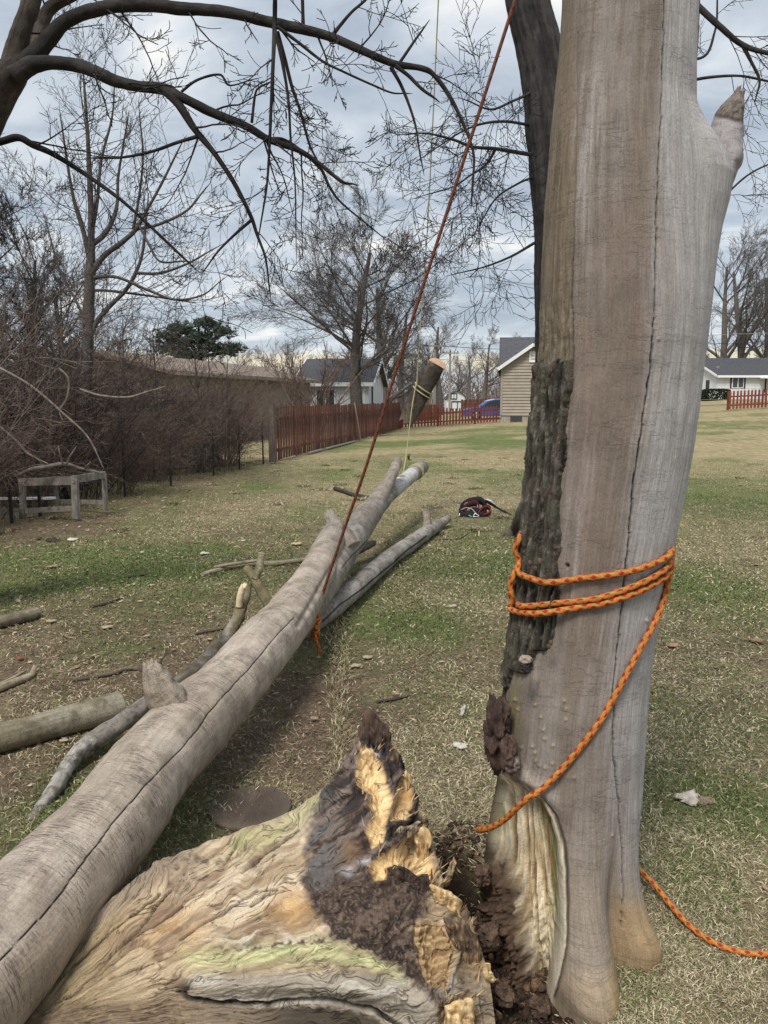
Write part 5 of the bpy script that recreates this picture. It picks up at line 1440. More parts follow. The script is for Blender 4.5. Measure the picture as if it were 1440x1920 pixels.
e1 = np.cross(tl, [0, 0, 1]); e1 /= np.linalg.norm(e1); e2 = np.cross(tl, e1)
k = np.linspace(0, 2 * math.pi, 28, endpoint=False)
cc = HB + ax * .01
disc = [cc + .124 * (math.cos(q) * e1 + math.sin(q) * e2) - tl * .05 for q in k] + [cc + .124 * (math.cos(q) * e1 + math.sin(q) * e2) for q in k]
mk('cut_face', disc, [tuple(range(28, 56))] + [(i, (i + 1) % 28, 28 + (i + 1) % 28, 28 + i) for i in range(28)], M_CUT, hl, smooth=False)
pr = thing('hanging_rope', at(786, 640, 10.9), 'thin pale yellow rope holding the hanging log and tied on the fallen trunk end', 'rope')
rope_mesh('line', [at(829, -150, 9.6), at(822, 0, 9.8), at(811, 240, 10.2), at(800, 450, 10.6), at(789, 600, 10.85), at(784, 680, 10.86), at(781, 726, 10.86)], .0085, M_ROPE_Y, pr, step=.03, sides=6)
rope_mesh('line', [at(780, 720, 10.86), at(773, 760, 10.8), at(768, 800, 10.75), at(762, 850, 10.6), at(757, 880, 10.4), at(754, 895, 10.25)], .008, M_ROPE_Y, pr, step=.02, sides=6)
for f, off in ((.52, 0), (.585, .0)):
    c0 = HA + (HB - HA) * f
    a1 = np.cross(ax, [0, 1, 0]); a1 /= np.linalg.norm(a1); a2 = np.cross(ax, a1)
    rope_mesh('rope_turn', [c0 + .143 * (math.cos(q) * a1 + math.sin(q) * a2) + ax * .03 * math.cos(q + 1) for q in np.linspace(0, 2 * math.pi, 17)], .011, M_ROPE_Y, pr, step=.02, sides=6)
c0 = at(787, 879, 10.95); tt = at(791, 876, 11.1) - at(758, 902, 9.9); tt /= np.linalg.norm(tt)
a1 = np.cross(tt, [0, 0, 1]); a1 /= np.linalg.norm(a1); a2 = np.cross(tt, a1)
for s_ in (-.34, -.27):
    rope_mesh('rope_turn', [c0 + tt * s_ + .105 * (math.cos(q) * a1 + math.sin(q) * a2) for q in np.linspace(0, 2 * math.pi, 17)], .010, M_ROPE_Y, pr, step=.02, sides=6)

# ------------------------------------------------------------------ cut wood, sticks and scraps on the lawn
def stick(name, S, cols, label, cat, seed, sides=14, n=60, mat=M_LIMB, group=None, endcol=None, lump=.14, lump_s=14, jag1=.0, jag0=.0, ends_both=False):
    """S rows: px, py on the ground (contact), half width px, extra height"""
    rows = []
    for s in S:
        a, b, h = s[:3]; ex = s[3] if len(s) > 3 else 0
        p = on_ground(a, b); r = h * float(depth(p)) / F
        p = on_ground(a, b, r * .9 + ex)
        rows.append((p, h * float(depth(p)) / F))
    V, Fq, G = loft(np.array([r[0] for r in rows]), np.array([r[1] for r in rows]), sides, n, lump=lump, lump_s=lump_s, seed=seed, jag1=jag1, jag0=jag0)
    c = wood_cols(V, G, *cols, seed, 1.6)
    if endcol is not None:
        nb = n * sides
        e1 = V[(n - 1) * sides:nb].mean(0)
        rr = rows[-1][1]
        cap = (np.arange(len(V)) >= nb) & (np.linalg.norm(V - e1, axis=1) < rr * 1.8)
        c[cap] = endcol
    o = mk(name, V, Fq, mat, None, c, G)
    return tag(o, label, cat, group)


GREY3 = ((0.21, 0.19, 0.16), (0.33, 0.31, 0.275), (0.11, 0.095, 0.08)); OL3 = ((0.17, 0.145, 0.095), (0.27, 0.24, 0.18), (0.09, 0.075, 0.05)); BR3 = ((0.12, 0.09, 0.065), (0.19, 0.15, 0.11), (0.06, 0.045, 0.035)); TAN3 = ((0.30, 0.25, 0.17), (0.40, 0.34, 0.24), (0.18, 0.14, 0.09)); DK3 = ((0.06, 0.05, 0.04), (0.1, 0.085, 0.07), (0.03, 0.025, 0.02)); PALE3 = ((0.48, 0.39, 0.26), (0.6, 0.5, 0.36), (0.34, 0.26, 0.16))
stick('cut_log', [(-160, 1425, 29), (-60, 1399, 28), (40, 1374, 27), (120, 1352, 27), (190, 1333, 27), (226, 1323, 27)], OL3, 'thick cut log with grey green bark lying at the left beside the fallen trunk', 'log', 301, 40, 140, lump=.05, lump_s=9, endcol=(0.42, 0.36, 0.25))
stick('cut_log', [(-90, 1186, 12), (-20, 1171, 12), (40, 1157, 12), (70, 1149, 11.5)], OL3, 'slim cut log with pale sawn end at the left edge of the lawn', 'log', 302, 24, 70, lump=.06, endcol=(0.5, 0.43, 0.3))
stick('split_branch', [(-70, 1320, 7), (0, 1290, 7.5), (38, 1275, 7), (58, 1266, 6), (66, 1250, 4, .03)], TAN3, 'split branch with a pale splintered tip at the left edge', 'branch', 303, 12, 50, jag1=.05, endcol=(0.6, 0.48, 0.3))
stick('twig', [(-50, 1300, 3), (10, 1278, 3), (40, 1262, 2.6), (52, 1256, 1.6)], TAN3, 'thin bare twig alongside the split branch', 'twig', 304, 8, 30)
# grey flaking branch behind the fallen log
gb = thing('broken_branch', on_ground(130, 1430), 'grey flaking broken branch lying along the far side of the fallen trunk', 'branch')
S = [(52, 1556, 2.80, 12), (75, 1518, 2.92, 12.5), (105, 1475, 3.05, 14), (125, 1438, 3.2, 15), (150, 1408, 3.3, 16), (195, 1376, 3.45, 17), (235, 1350, 3.55, 17), (290, 1312, 3.8, 15), (340, 1278, 4.05, 14), (375, 1248, 4.25, 14), (400, 1225, 4.45, 14), (425, 1195, 4.65, 13), (440, 1170, 4.8, 12), (452, 1140, 4.95, 11), (459, 1118, 5.05, 10), (461, 1104, 5.1, 9)]
Vg, Fg, Gg = loft_px(hwr(S), 40, 300, lump=.32, lump_s=15, seed=71, jag0=.05, jag1=.06)
cg = wood_cols(Vg, Gg, (0.2, 0.178, 0.15), (0.34, 0.315, 0.275), (0.065, 0.054, 0.044), 72, 2.6)
qx, qy = proj(Vg)
cg = blend(cg, wood_cols(Vg, Gg, (0.10, 0.083, 0.06), (0.2, 0.19, 0.175), (0.05, 0.042, 0.034), 73, 2), sstep(qx, 310, 350) * (1 - sstep(qx, 415, 430)))
cg = blend(cg, (0.15, 0.12, 0.06), sstep(qx, 420, 440) * .8)
mk('branch', Vg, Fg, M_LIMB, gb, cg, Gg)
Vg, Fg, Gg = loft_px(hwr([(448, 1138, 4.9, 6), (450, 1122, 4.9, 7), (453, 1108, 4.9, 6.5), (456, 1099, 4.9, 5)]), 10, 30, lump=.2, lump_s=30, seed=75, jag1=.03)
mk('split_tip', Vg, Fg, M_HEART, gb, np.full((len(Vg), 3), 1.0) * np.array((0.62, 0.5, 0.32)), Gg)['label'] = 'fresh pale split wood at the tip'
stick('long_stick', [(379, 1078, 4.2), (400, 1071, 4.4), (440, 1062, 4.4), (480, 1057, 5), (520, 1056, 5), (562, 1051, 4.5), (640, 1040, 4)], TAN3, 'long straight tan stick on the grass left of the fallen trunk', 'stick', 305, 12, 60)
stick('stick', [(402, 1063, 2.4, .04), (440, 1057, 3, .05), (490, 1050, 3, .06)], TAN3, 'short stick resting on the long tan stick', 'stick', 306, 10, 30)
stick('dark_stick', [(628, 916, 4), (645, 921, 4.2), (665, 928, 4.2), (692, 932, 3)], DK3, 'dark stick sticking out left of the upper fallen trunk', 'stick', 307, 10, 30)
stick('stick', [(135, 1276, 2.5), (180, 1268, 4), (215, 1262, 4), (240, 1253, 4), (262, 1254, 3), (275, 1262, 2.5)], BR3, 'curved dark stick on the brown litter in front of the snapped stub', 'stick', 308, 10, 40)
stick('stick', [(170, 1138, 2.6), (205, 1130, 3.2), (232, 1119, 2.2)], DK3, 'short dark stick on bare brown ground, midway left', 'stick', 309, 8, 24)
stick('stick', [(365, 1188, 2.4), (390, 1183, 3), (420, 1178, 3)], BR3, 'short brown stick beside the olive mossy stub', 'stick', 310, 8, 24)
stick('stick', [(706, 1316, 2), (735, 1311, 3), (768, 1304, 2)], DK3, 'thin dark stick behind the tall rotten shard', 'stick', 311, 8, 24)
stick('stick', [(875, 1478, 2.4), (905, 1474, 3), (925, 1472, 2.2)], BR3, 'short stick on the straw left of the dead trunk foot', 'stick', 312, 8, 24)
stick('stick', [(1340, 1362, 2.2), (1362, 1378, 2.8), (1382, 1398, 2)], TAN3, 'thin pale stick lying in the grass right of the dead trunk', 'stick', 313, 8, 24)
stick('stick', [(238, 1083, 2), (256, 1079, 2.8), (275, 1077, 2)], DK3, 'little dark stick in the green grass at left', 'stick', 314, 8, 20)
stick('fallen_twig', [(815, 1012, 1.6), (835, 1010, 1.8), (860, 1010, 1.6), (880, 998, 1.2)], BR3, 'fine twig on green grass beside the tip of the cracked limb', 'twig', 315, 6, 24)
stick('fallen_twig', [(898, 1004, 1.6), (900, 994, 1.6), (915, 988, 1.4)], PALE3, 'pale forked twig just below the climbing gear', 'twig', 316, 6, 20)
stick('fallen_twig', [(745, 1016, 1.5), (775, 1010, 2), (795, 1001, 1.6)], BR3, 'bare side twig under the tip of the cracked limb', 'twig', 317, 6, 20)
stick('wooden_stake', [(766, 858, 2.5, 0), (766, 856, 2.5, .05), (767, 853, 2.2, .14)], OL3, 'tiny wooden stake standing in the lawn behind the fallen trunk end', 'stake', 318, 8, 16)


def chip(px, py, w, h, col, label, cat, seed, name='wood_chip', rz=None):
    rg = np.random.default_rng(seed)
    p = on_ground(px, py); D = float(depth(p)) / F
    n = 22
    a = np.linspace(0, 2 * math.pi, n, endpoint=False)
    rr = .55 + .7 * vn(np.cos(a) * 2.2 + seed, np.sin(a) * 2.2, seed=seed) + .25 * (_h(np.arange(n), seed + 0 * np.arange(n), 0, 5) - .5)
    X = np.cos(a) * rr * w * D; Yv = np.sin(a) * rr * h * D * 2.0
    V = []
    rot = rz if rz is not None else rg.uniform(-.5, .5)
    for f, zz in ((1.0, 0.0), (1.0, .35), (.6, .75), (.25, .6), (.02, .5)):
        for i in range(n):
            x = X[i] * f; y = Yv[i] * f
            V.append((p[0] + x * math.cos(rot) - y * math.sin(rot), p[1] + x * math.sin(rot) + y * math.cos(rot), p[2] + .004 + zz * h * D * .5 * (1 + .8 * (vn(i * .4, zz * 3, seed=seed) - .5)) + .25 * x * math.sin(seed)  * (zz > 0) + .012))
    V = np.array(V)
    c = np.array(col) * (.42 + .66 * fbm(V[:, 0] * 90, V[:, 1] * 90, 0, seed, 3))[:, None]
    o = mk(name, V, grid_faces(5, n, True), M_HEART, None, c, V * 1.0)
    return tag(o, label, cat)


PW, BW, LW = (0.62, 0.55, 0.43), (0.2, 0.12, 0.08), (0.5, 0.42, 0.28)
chip(865, 1403, 14, 7, (0.6, 0.56, 0.48), 'pale round wood chip on the straw left of the dead trunk', 'wood chip', 401)
chip(868, 1338, 5, 12, (0.5, 0.48, 0.42), 'narrow pale curl of wood on the straw left of the bark', 'wood chip', 402)
chip(1290, 1503, 24, 13, (0.58, 0.50, 0.42), 'large flake of pale bark on the grass right of the dead trunk', 'bark piece', 403, 'bark_piece')
chip(1318, 1508, 17, 8, (0.26, 0.18, 0.13), 'brown curl of bark touching the pale flake on the grass', 'bark piece', 404, 'bark_piece')
chip(557, 1022, 11, 5, (0.6, 0.47, 0.28), 'yellow wood chip on green grass near the broken stub', 'wood chip', 405)
chip(383, 1040, 8, 5, (0.66, 0.6, 0.47), 'whitish wood chip above the long tan stick', 'wood chip', 406)
chip(100, 1016, 14, 7, (0.05, 0.04, 0.03), 'dark clump of rotten bark in the green grass at far left', 'bark piece', 407, 'bark_piece')
chip(138, 1014, 9, 6, (0.7, 0.65, 0.55), 'white wood chip beside the dark clump of bark', 'wood chip', 408)
chip(72, 1012, 6, 4, (0.10, 0.07, 0.05), 'small brown bark scrap left of the dark clump', 'bark piece', 409, 'bark_piece')
chip(95, 1065, 13, 5, (0.36, 0.27, 0.18), 'tan strip of bark below the dark clump at left', 'bark piece', 410, 'bark_piece')
chip(200, 1180, 13, 5, (0.45, 0.36, 0.25), 'pale sliver of wood on the brown litter, left', 'wood chip', 411)
chip(95, 1168, 9, 5, (0.42, 0.33, 0.22), 'small pale chip by the end of the slim cut log', 'wood chip', 412)
chip(40, 1237, 7, 5, (0.2, 0.09, 0.05), 'curled rusty leaf at the left edge', 'leaf', 413, 'dry_leaf')
chip(120, 1393, 8, 4, (0.5, 0.37, 0.27), 'pinkish chip in front of the thick cut log', 'wood chip', 414)
chip(1262, 1214, 11, 5, (0.40, 0.23, 0.15), 'reddish brown dry leaf on grass right of the rope wraps', 'leaf', 415, 'dry_leaf')
chip(1418, 1205, 14, 6, (0.30, 0.19, 0.12), 'brown curled leaf near the right edge of the lawn', 'leaf', 416, 'dry_leaf')
chip(1405, 1376, 7, 3, (0.6, 0.53, 0.42), 'small pale chip near the right edge', 'wood chip', 417)
chip(1435, 1672, 9, 4, (0.42, 0.25, 0.16), 'russet leaf at the right edge above the trailing rope', 'leaf', 418, 'dry_leaf')
chip(1196, 1792, 7, 4, (0.42, 0.31, 0.21), 'tan leaf tucked against the right root', 'leaf', 419, 'dry_leaf')
chip(690, 1236, 10, 5, (0.44, 0.37, 0.26), 'pale chip on brown litter right of the knot tail', 'wood chip', 420)
chip(1290, 1180, 0.1, 0.1, PW, 'x', 'chip', 421) if False else None
chip(665, 1252, 12, 5, (0.47, 0.39, 0.25), 'yellowish chip lying midway between knot and rotten shard', 'wood chip', 422)
chip(846, 1140, 10, 4, (0.5, 0.42, 0.31), 'tan chip in the green grass below the climbing gear', 'wood chip', 423)
chip(985, 1250, 0.1, 0.1, PW, 'x', 'chip', 424) if False else None
chip(590, 1352, 8, 4, (0.35, 0.26, 0.17), 'brown chip in the dark litter right of the fallen trunk', 'wood chip', 425)

# flush cut stump end lying in the litter
p = on_ground(470, 1518)
V, Fq, G = loft([p + np.array([0, 0, -.05]), p + np.array([0, 0, .0]), p + np.array([0, 0, .014]), p + np.array([0, 0, .018])], [.168, .166, .163, .158], 60, 24, lump=.05, lump_s=7, seed=88)
rr = np.hypot(V[:, 0] - p[0], V[:, 1] - p[1])
cs = np.array((0.07, 0.052, 0.04)) * (.55 + .9 * fbm((V[:, 0] - p[0]) * 40, V[:, 1] * 12, 0, 89, 3))[:, None]
cs = blend(cs, (0.12, 0.095, 0.07), sstep(rr, .145, .16) * (V[:, 2] > p[2] + .01) * .6)
tag(mk('wood_disc', V, Fq, M_HEART, None, cs, np.stack([V[:, 0], V[:, 1], 0 * rr], -1)), 'flat dark sawn disc of wood lying behind the pale root flare', 'wood slice')

# ------------------------------------------------------------------ climbing gear on the grass
gp = on_ground(890, 968)
g = thing('climbing_harness', gp, 'black climbing harness with red cord and white clip heaped on the lawn', 'harness')


def strap(name, S, w, mat, r=None):
    P = np.array([at(a, b, gp[1] + dy) for a, b, dy in S])
    P[:, 2] = np.maximum(P[:, 2], .02)
    if r:
        return rope_mesh(name, P, r, mat, g, step=.012, sides=6, braid=0)
    Q = crom(P, 50); T, N, B = frames(Q)
    up = np.array([0, 0, 1.0])
    V = []
    for q in (-1, 1):
        for o in (-.008, .008):
            V.append(Q + up * q * w / 2 + N * 0 + np.cross(T, up) * o)
    V = np.stack([V[0], V[1], V[3], V[2]], 1)
    return mk(name, V.reshape(-1, 3), grid_faces(50, 4, True), mat, g)


strap('belt', [(862, 962, 0), (866, 950, .12), (880, 941, .2), (898, 938, .22), (908, 944, .2), (912, 956, .1), (904, 968, -.05), (884, 970, -.1), (866, 968, -.06), (861, 960, 0)], .11, M_BLACK)
strap('belt', [(868, 955, .05), (880, 946, .12), (893, 944, .15), (898, 955, .08), (890, 964, -.02), (874, 962, -.02), (867, 956, .04)], .09, M_MAROON)
strap('leg_loop', [(899, 960, -.04), (906, 953, .04), (915, 951, .06), (920, 957, .02), (915, 965, -.05), (904, 966, -.08), (898, 961, -.04)], .07, M_MAROON)
strap('padding', [(878, 966, -.02), (885, 958, .05), (895, 958, .05), (903, 964, -.02)], .1, M_BLACK)
strap('cord', [(897, 961, -.09), (903, 954, -.04), (912, 949, -.0), (919, 953, -.02), (918, 960, -.08), (908, 964, -.11)], 0, M_REDCORD, .0055)
strap('cord', [(864, 956, -.03), (874, 952, -.02), (884, 954, -.06), (890, 960, -.12), (894, 965, -.14)], 0, M_WHITECORD, .0055)
strap('clip', [(893, 964, -.14), (898, 967, -.15), (896, 973, -.16), (890, 974, -.16), (887, 969, -.15), (891, 963, -.14), (895, 965, -.14)], 0, M_ALU, .007)
strap('cord', [(870, 946, .1), (876, 942, .16), (886, 940, .2), (894, 944, .16), (896, 952, .08)], 0, M_WHITECORD, .004)
strap('sling', [(879, 966, -.14), (883, 972, -.16), (884, 976, -.17), (881, 979, -.18)], 0, M_TEAL, .012)
strap('buckle', [(864, 960, -.02), (861, 966, -.04), (862, 970, -.06)], 0, M_ALU, .01)
sw = thing('pruning_saw', at(930, 945, gp[1] + .1), 'black pruning saw with a pale handle leaning out of the harness', 'saw')
mb = MB(); mb.bar(at(926, 949, gp[1] + .1), at(958, 966, gp[1] + .05), .004, .03); mb.build('blade', M_METAL_D, sw)
Vq, Fq, Gq = loft([at(910, 938, gp[1] + .14), at(917, 942, gp[1] + .13), at(924, 946, gp[1] + .12), at(929, 950, gp[1] + .1)], [.02, .028, .024, .016], 12, 24); mk('handle', Vq, Fq, M_BLACK, sw)
Vq, Fq, Gq = loft([at(911, 936, gp[1] + .11), at(920, 940, gp[1] + .10), at(928, 946, gp[1] + .08)], [.006, .016, .007], 10, 20); mk('guard', Vq, Fq, M_ALU, sw)
# ------------------------------------------------------------------ bare trees
def nrmz(v):
    l = math.sqrt(v[0] * v[0] + v[1] * v[1] + v[2] * v[2]) or 1e-9
    return (v[0] / l, v[1] / l, v[2] / l)


def grow(out, p, d, L, r, lvl, rg, cfg):
    n = cfg['n'][lvl]
    st = L / n
    up = cfg['up'][lvl]; wob = cfg['wob'][lvl]; last = cfg['levels'] - 1
    rmin = cfg.get('rmin', .003)
    tap = cfg.get('taper', .35)
    ra = r
    for i in range(n):
        d = nrmz((d[0] + rg.uniform(-wob, wob), d[1] + rg.uniform(-wob, wob), d[2] + rg.uniform(-wob, wob) + up))
        q = (p[0] + d[0] * st, p[1] + d[1] * st, p[2] + d[2] * st)
        t = (i + 1) / n
        rb = max(r * (1 - (1 - tap) * t), rmin)
        out[lvl].append((*p, *q, ra, rb))
        if lvl < last and t >= cfg['start'][lvl]:
            k = cfg['kids'][lvl]
            kk = int(k) + (rg.random() < k - int(k))
            for _ in range(kk):
                u = nrmz((rg.gauss(0, 1), rg.gauss(0, 1), rg.gauss(0, 1)))
                dot = u[0] * d[0] + u[1] * d[1] + u[2] * d[2]
                u = nrmz((u[0] - dot * d[0], u[1] - dot * d[1], u[2] - dot * d[2]))
                a = cfg['ang'][lvl] * rg.uniform(.7, 1.3)
                ca, sa = math.cos(a), math.sin(a)
                cd = (d[0] * ca + u[0] * sa, d[1] * ca + u[1] * sa, d[2] * ca + u[2] * sa)
                f = rg.random()
                s = (p[0] + (q[0] - p[0]) * f, p[1] + (q[1] - p[1]) * f, p[2] + (q[2] - p[2]) * f)
                grow(out, s, cd, L * cfg['len'][lvl] * rg.uniform(.6, 1.15) * (1 - .35 * t), max(rb * cfg['rad'][lvl], rmin), lvl + 1, rg, cfg)
        p = q; ra = rb


BIG = dict(levels=5, n=[9, 7, 6, 5, 3], up=[.02, .035, .03, .03, .03], wob=[.07, .15, .18, .22, .25], start=[.26, .22, .2, .2, 0], kids=[1.9, 1.6, 1.7, 1.7, 0],
           ang=[.95, .7, .65, .6, .5], len=[.66, .58, .55, .55, .5], rad=[.40, .48, .5, .55, .6], taper=.22, rmin=.0055)
VASE = dict(BIG, start=[.12, .2, .2, .2, 0], ang=[.75, .6, .6, .55, .5], up=[.03, .03, .03, .03, .03], kids=[1.3, 1.3, 1.4, 1.3, 0], len=[.72, .56, .55, .55, .5], rad=[.5, .5, .5, .55, .6])
THIN = dict(BIG, kids=[1.5, 1.4, 1.3, 1.2, 0], rmin=.006)


def split_tree(root, out, mat, sides_main=8, sides_twig=3, thick_levels=2, extra=None, origin=(0, 0, 0)):
    main = np.array([s for l in out[:thick_levels] for s in l]); twig = np.array([s for l in out[thick_levels:] for s in l])
    V, Fq = segs_mesh(main, sides_main); mk('trunk', V, Fq, mat, root)
    if len(twig):
        V, Fq = segs_mesh(twig, sides_twig); mk('crown', V, Fq, mat, root)


def tree(px, Y, top_py, r, seed, cfg, mat, label, group=None, lean=(0, 0), name='bare_tree', Lf=.72):
    x = (px - 720) / F * Y * 1.0
    x = float(at(px, 748, Y)[0]); z0 = float(hill(x, Y))
    H = float(at(px, top_py, Y)[2]) - z0
    rg = random.Random(seed)
    out = [[] for _ in range(cfg['levels'])]
    grow(out, (x, Y, z0 - .1), nrmz((lean[0], lean[1], 1)), H * Lf, r, 0, rg, cfg)
    root = thing(name, (x, Y, z0), label, 'tree', group)
    split_tree(root, out, mat)
    return root


def place_copy(root, px, Y, scale, rz, label=None, flip=False):
    x = float(at(px, 748, Y)[0]); z0 = float(hill(x, Y))
    c = copy_tree(root)
    c.location = (x, Y, z0); c.rotation_euler = (0, 0, rz); c.scale = (scale, scale, scale)
    if label: c['label'] = label
    return c


# middle distance
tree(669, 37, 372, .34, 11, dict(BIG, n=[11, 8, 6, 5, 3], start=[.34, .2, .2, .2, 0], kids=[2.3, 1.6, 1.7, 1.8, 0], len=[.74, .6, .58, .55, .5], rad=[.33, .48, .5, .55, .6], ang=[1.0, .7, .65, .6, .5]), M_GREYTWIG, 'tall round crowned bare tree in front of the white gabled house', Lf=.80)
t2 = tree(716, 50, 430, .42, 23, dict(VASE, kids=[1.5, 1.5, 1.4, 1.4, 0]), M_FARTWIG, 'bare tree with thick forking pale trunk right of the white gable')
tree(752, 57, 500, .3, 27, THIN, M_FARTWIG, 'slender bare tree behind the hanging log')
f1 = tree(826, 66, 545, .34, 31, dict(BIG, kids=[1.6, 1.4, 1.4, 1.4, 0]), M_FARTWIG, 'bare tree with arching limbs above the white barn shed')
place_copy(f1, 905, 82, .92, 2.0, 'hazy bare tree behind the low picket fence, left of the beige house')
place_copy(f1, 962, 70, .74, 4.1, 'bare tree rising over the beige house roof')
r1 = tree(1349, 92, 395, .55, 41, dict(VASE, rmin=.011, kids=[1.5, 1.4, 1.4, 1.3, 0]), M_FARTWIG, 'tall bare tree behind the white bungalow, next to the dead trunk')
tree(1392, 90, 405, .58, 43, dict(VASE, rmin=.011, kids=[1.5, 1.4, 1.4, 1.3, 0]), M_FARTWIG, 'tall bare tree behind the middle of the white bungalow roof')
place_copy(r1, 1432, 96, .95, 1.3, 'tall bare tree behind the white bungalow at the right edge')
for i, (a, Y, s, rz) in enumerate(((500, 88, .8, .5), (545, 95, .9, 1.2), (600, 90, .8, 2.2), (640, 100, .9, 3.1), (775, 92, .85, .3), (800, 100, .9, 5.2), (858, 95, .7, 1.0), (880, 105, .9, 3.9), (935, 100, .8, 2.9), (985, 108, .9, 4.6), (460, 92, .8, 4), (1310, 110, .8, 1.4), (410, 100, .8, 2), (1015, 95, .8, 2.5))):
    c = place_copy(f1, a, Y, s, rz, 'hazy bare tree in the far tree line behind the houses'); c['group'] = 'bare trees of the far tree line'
# reddish many stemmed tree behind the tall fence
rg = random.Random(5); out = [[] for _ in range(4)]
bx, by = float(at(585, 748, 31)[0]), 31.0
cfg = dict(levels=4, n=[7, 6, 5, 4], up=[.05, .06, .04, .04], wob=[.12, .16, .2, .2], start=[.25, .2, .1, 0], kids=[1.4, 1.2, .9, 0], ang=[.5, .5, .5, .5], len=[.55, .55, .5, .5], rad=[.6, .6, .6, .6], taper=.3, rmin=.006)
for k in range(6):
    a = k * 1.05; grow(out, (bx + .15 * math.cos(a), by + .15 * math.sin(a), -.05), nrmz((math.cos(a) * .55, math.sin(a) * .55, 1)), 3.4, .06, 0, rg, cfg)
ot = thing('ornamental_tree', (bx, by, 0), 'small many stemmed bare tree just behind the tall red fence', 'tree'); split_tree(ot, out, M_BRUSH, 6)
# left woods
wl = ['dense bare tree at the left edge behind the brush', 'bare tree with pale trunk left of the slim forked tree', 'fine twigged bare tree behind the slim forked tree', 'bare tree above the dark brush, left of the pine', 'bare tree leaning in at the far left', 'bare tree close behind the pine', 'bare tree behind the grey timber frame']
w1 = tree(-25, 21, 190, .24, 51, dict(BIG, start=[.2, .2, .2, .2, 0], kids=[1.6, 1.6, 1.5, 1.4, 0]), M_DARKTWIG, wl[0])
w2 = tree(52, 25, 330, .2, 52, dict(VASE, kids=[1.6, 1.5, 1.5, 1.4, 0]), M_GREYTWIG, wl[1])
for (a, Y, s, rz, l, src) in ((120, 29, .85, 2.1, 2, w1), (232, 34, .62, 1.0, 3, w2), (-120, 17, .9, 4.4, 4, w1), (310, 40, .62, 5.0, 5, w2), (85, 19, .62, 3.2, 6, w2)):
    place_copy(src, a, Y, s, rz, wl[l])

# ------------------------------------------------------------------ trees drawn limb by limb
def traced(root, name, S, mat, sides=10, n=None, lump=.13, seed=1, col=None, kind='px'):
    """S rows (px, py, half width px, Y). returns the centre line"""
    e0, e1 = S[-2], S[-1]
    S = list(S) + [(e1[0] + (e1[0] - e0[0]) * .55, e1[1] + (e1[1] - e0[1]) * .55, e1[2] * .3, e1[3])]
    P = np.array([at(a, b, Y) for a, b, h, Y in S]); rr = np.array([h * float(depth(p)) / F for p, (a, b, h, Y) in zip(P, S)])
    n = n or max(24, len(S) * 9)
    if col is None:
        V, Fq, G = loft(P, rr, sides, n, lump=lump, lump_s=15, seed=seed)
        mk(name, V, Fq, mat, root)
    else:
        V, Fq, G = loft(P, rr, sides, n, lump=lump, lump_s=15, seed=seed)
        mk(name, V, Fq, mat, root, wood_cols(V, G, *col, seed, 1.4), G)
    Q = crom(np.hstack([P, rr[:, None]]), n)
    return Q


def twigs_along(out, Q, rg, count, L, cfg, t0=.1, t1=1.0, ang=(.5, 1.2), bias=(0, 0, 0), rscale=.35, rmax=.02):
    m = len(Q)
    for _ in range(count):
        i = int((t0 + (t1 - t0) * rg.random()) * (m - 2)); i = min(max(i, 1), m - 2)
        p = Q[i, :3]; T = Q[i + 1, :3] - Q[i - 1, :3]; T = T / (np.linalg.norm(T) + 1e-9)
        u = nrmz((rg.gauss(0, 1) + bias[0], rg.gauss(0, .7) + bias[1], rg.gauss(0, 1) + bias[2]))
        dot = float(np.dot(u, T)); u = nrmz(tuple(float(u[k] - dot * T[k]) for k in range(3)))
        a = rg.uniform(*ang)
        d = tuple(float(T[k] * math.cos(a) + u[k] * math.sin(a)) for k in range(3))
        grow(out, tuple(map(float, p)), nrmz(d), L * rg.uniform(.45, 1.3), min(float(Q[i, 3]) * rscale, rmax), 0, rg, cfg)


TW = dict(levels=3, n=[9, 7, 4], up=[.0, .03, .03], wob=[.14, .18, .24], start=[.25, .2, 0], kids=[.75, .45, 0], ang=[.8, .8, .8], len=[.5, .45, .5], rad=[.6, .6, .6], taper=.4, rmin=.0022)
# overhanging tree at the upper left
ov = thing('overhanging_tree', at(-60, 1000, 5.6)[:2].tolist() + [0], 'bare dark tree whose long arching limbs reach in from the upper left corner', 'tree')
Y0 = 5.4
OVC = ((0.05, 0.039, 0.032), (0.095, 0.074, 0.06), (0.026, 0.021, 0.018)); OVD = ((0.022, 0.019, 0.018), (0.04, 0.034, 0.031), (0.012, 0.011, 0.01))
tp = at(-150, 420, Y0 + .3)
Pt = np.array([[tp[0] - .25, tp[1], -.1], [tp[0] - .12, tp[1], 1.2], at(-135, 420, Y0 + .2), at(-80, 300, Y0 + .1), at(-42, 222, Y0), at(-8, 172, Y0), at(22, 136, Y0), at(40, 106, Y0)])
Rt = np.array([.30, .24, .19, .17, .15, .13, .10, .05])
Vt, Ft, Gt = loft(Pt, Rt, 40, 240, lump=.12, lump_s=5, seed=3); ct = wood_cols(Vt, Gt, *OVC, 4, 2)
mk('trunk', Vt, Ft, M_BARK, ov, ct, Gt)
lim = []
lim.append(traced(ov, 'limb', [(20, 150, 24, Y0), (30, 95, 19, Y0), (45, 45, 17, Y0), (60, 0, 17, Y0), (80, -80, 15, Y0)], M_BARK, 20, col=OVC, seed=5))
lim.append(traced(ov, 'limb', [(48, 130, 16, Y0 + .2), (66, 80, 13, Y0 + .25), (80, 40, 12, Y0 + .3), (98, 12, 11, Y0 + .3), (140, -10, 9, Y0 + .3)], M_BARK, 18, col=OVC, seed=6))
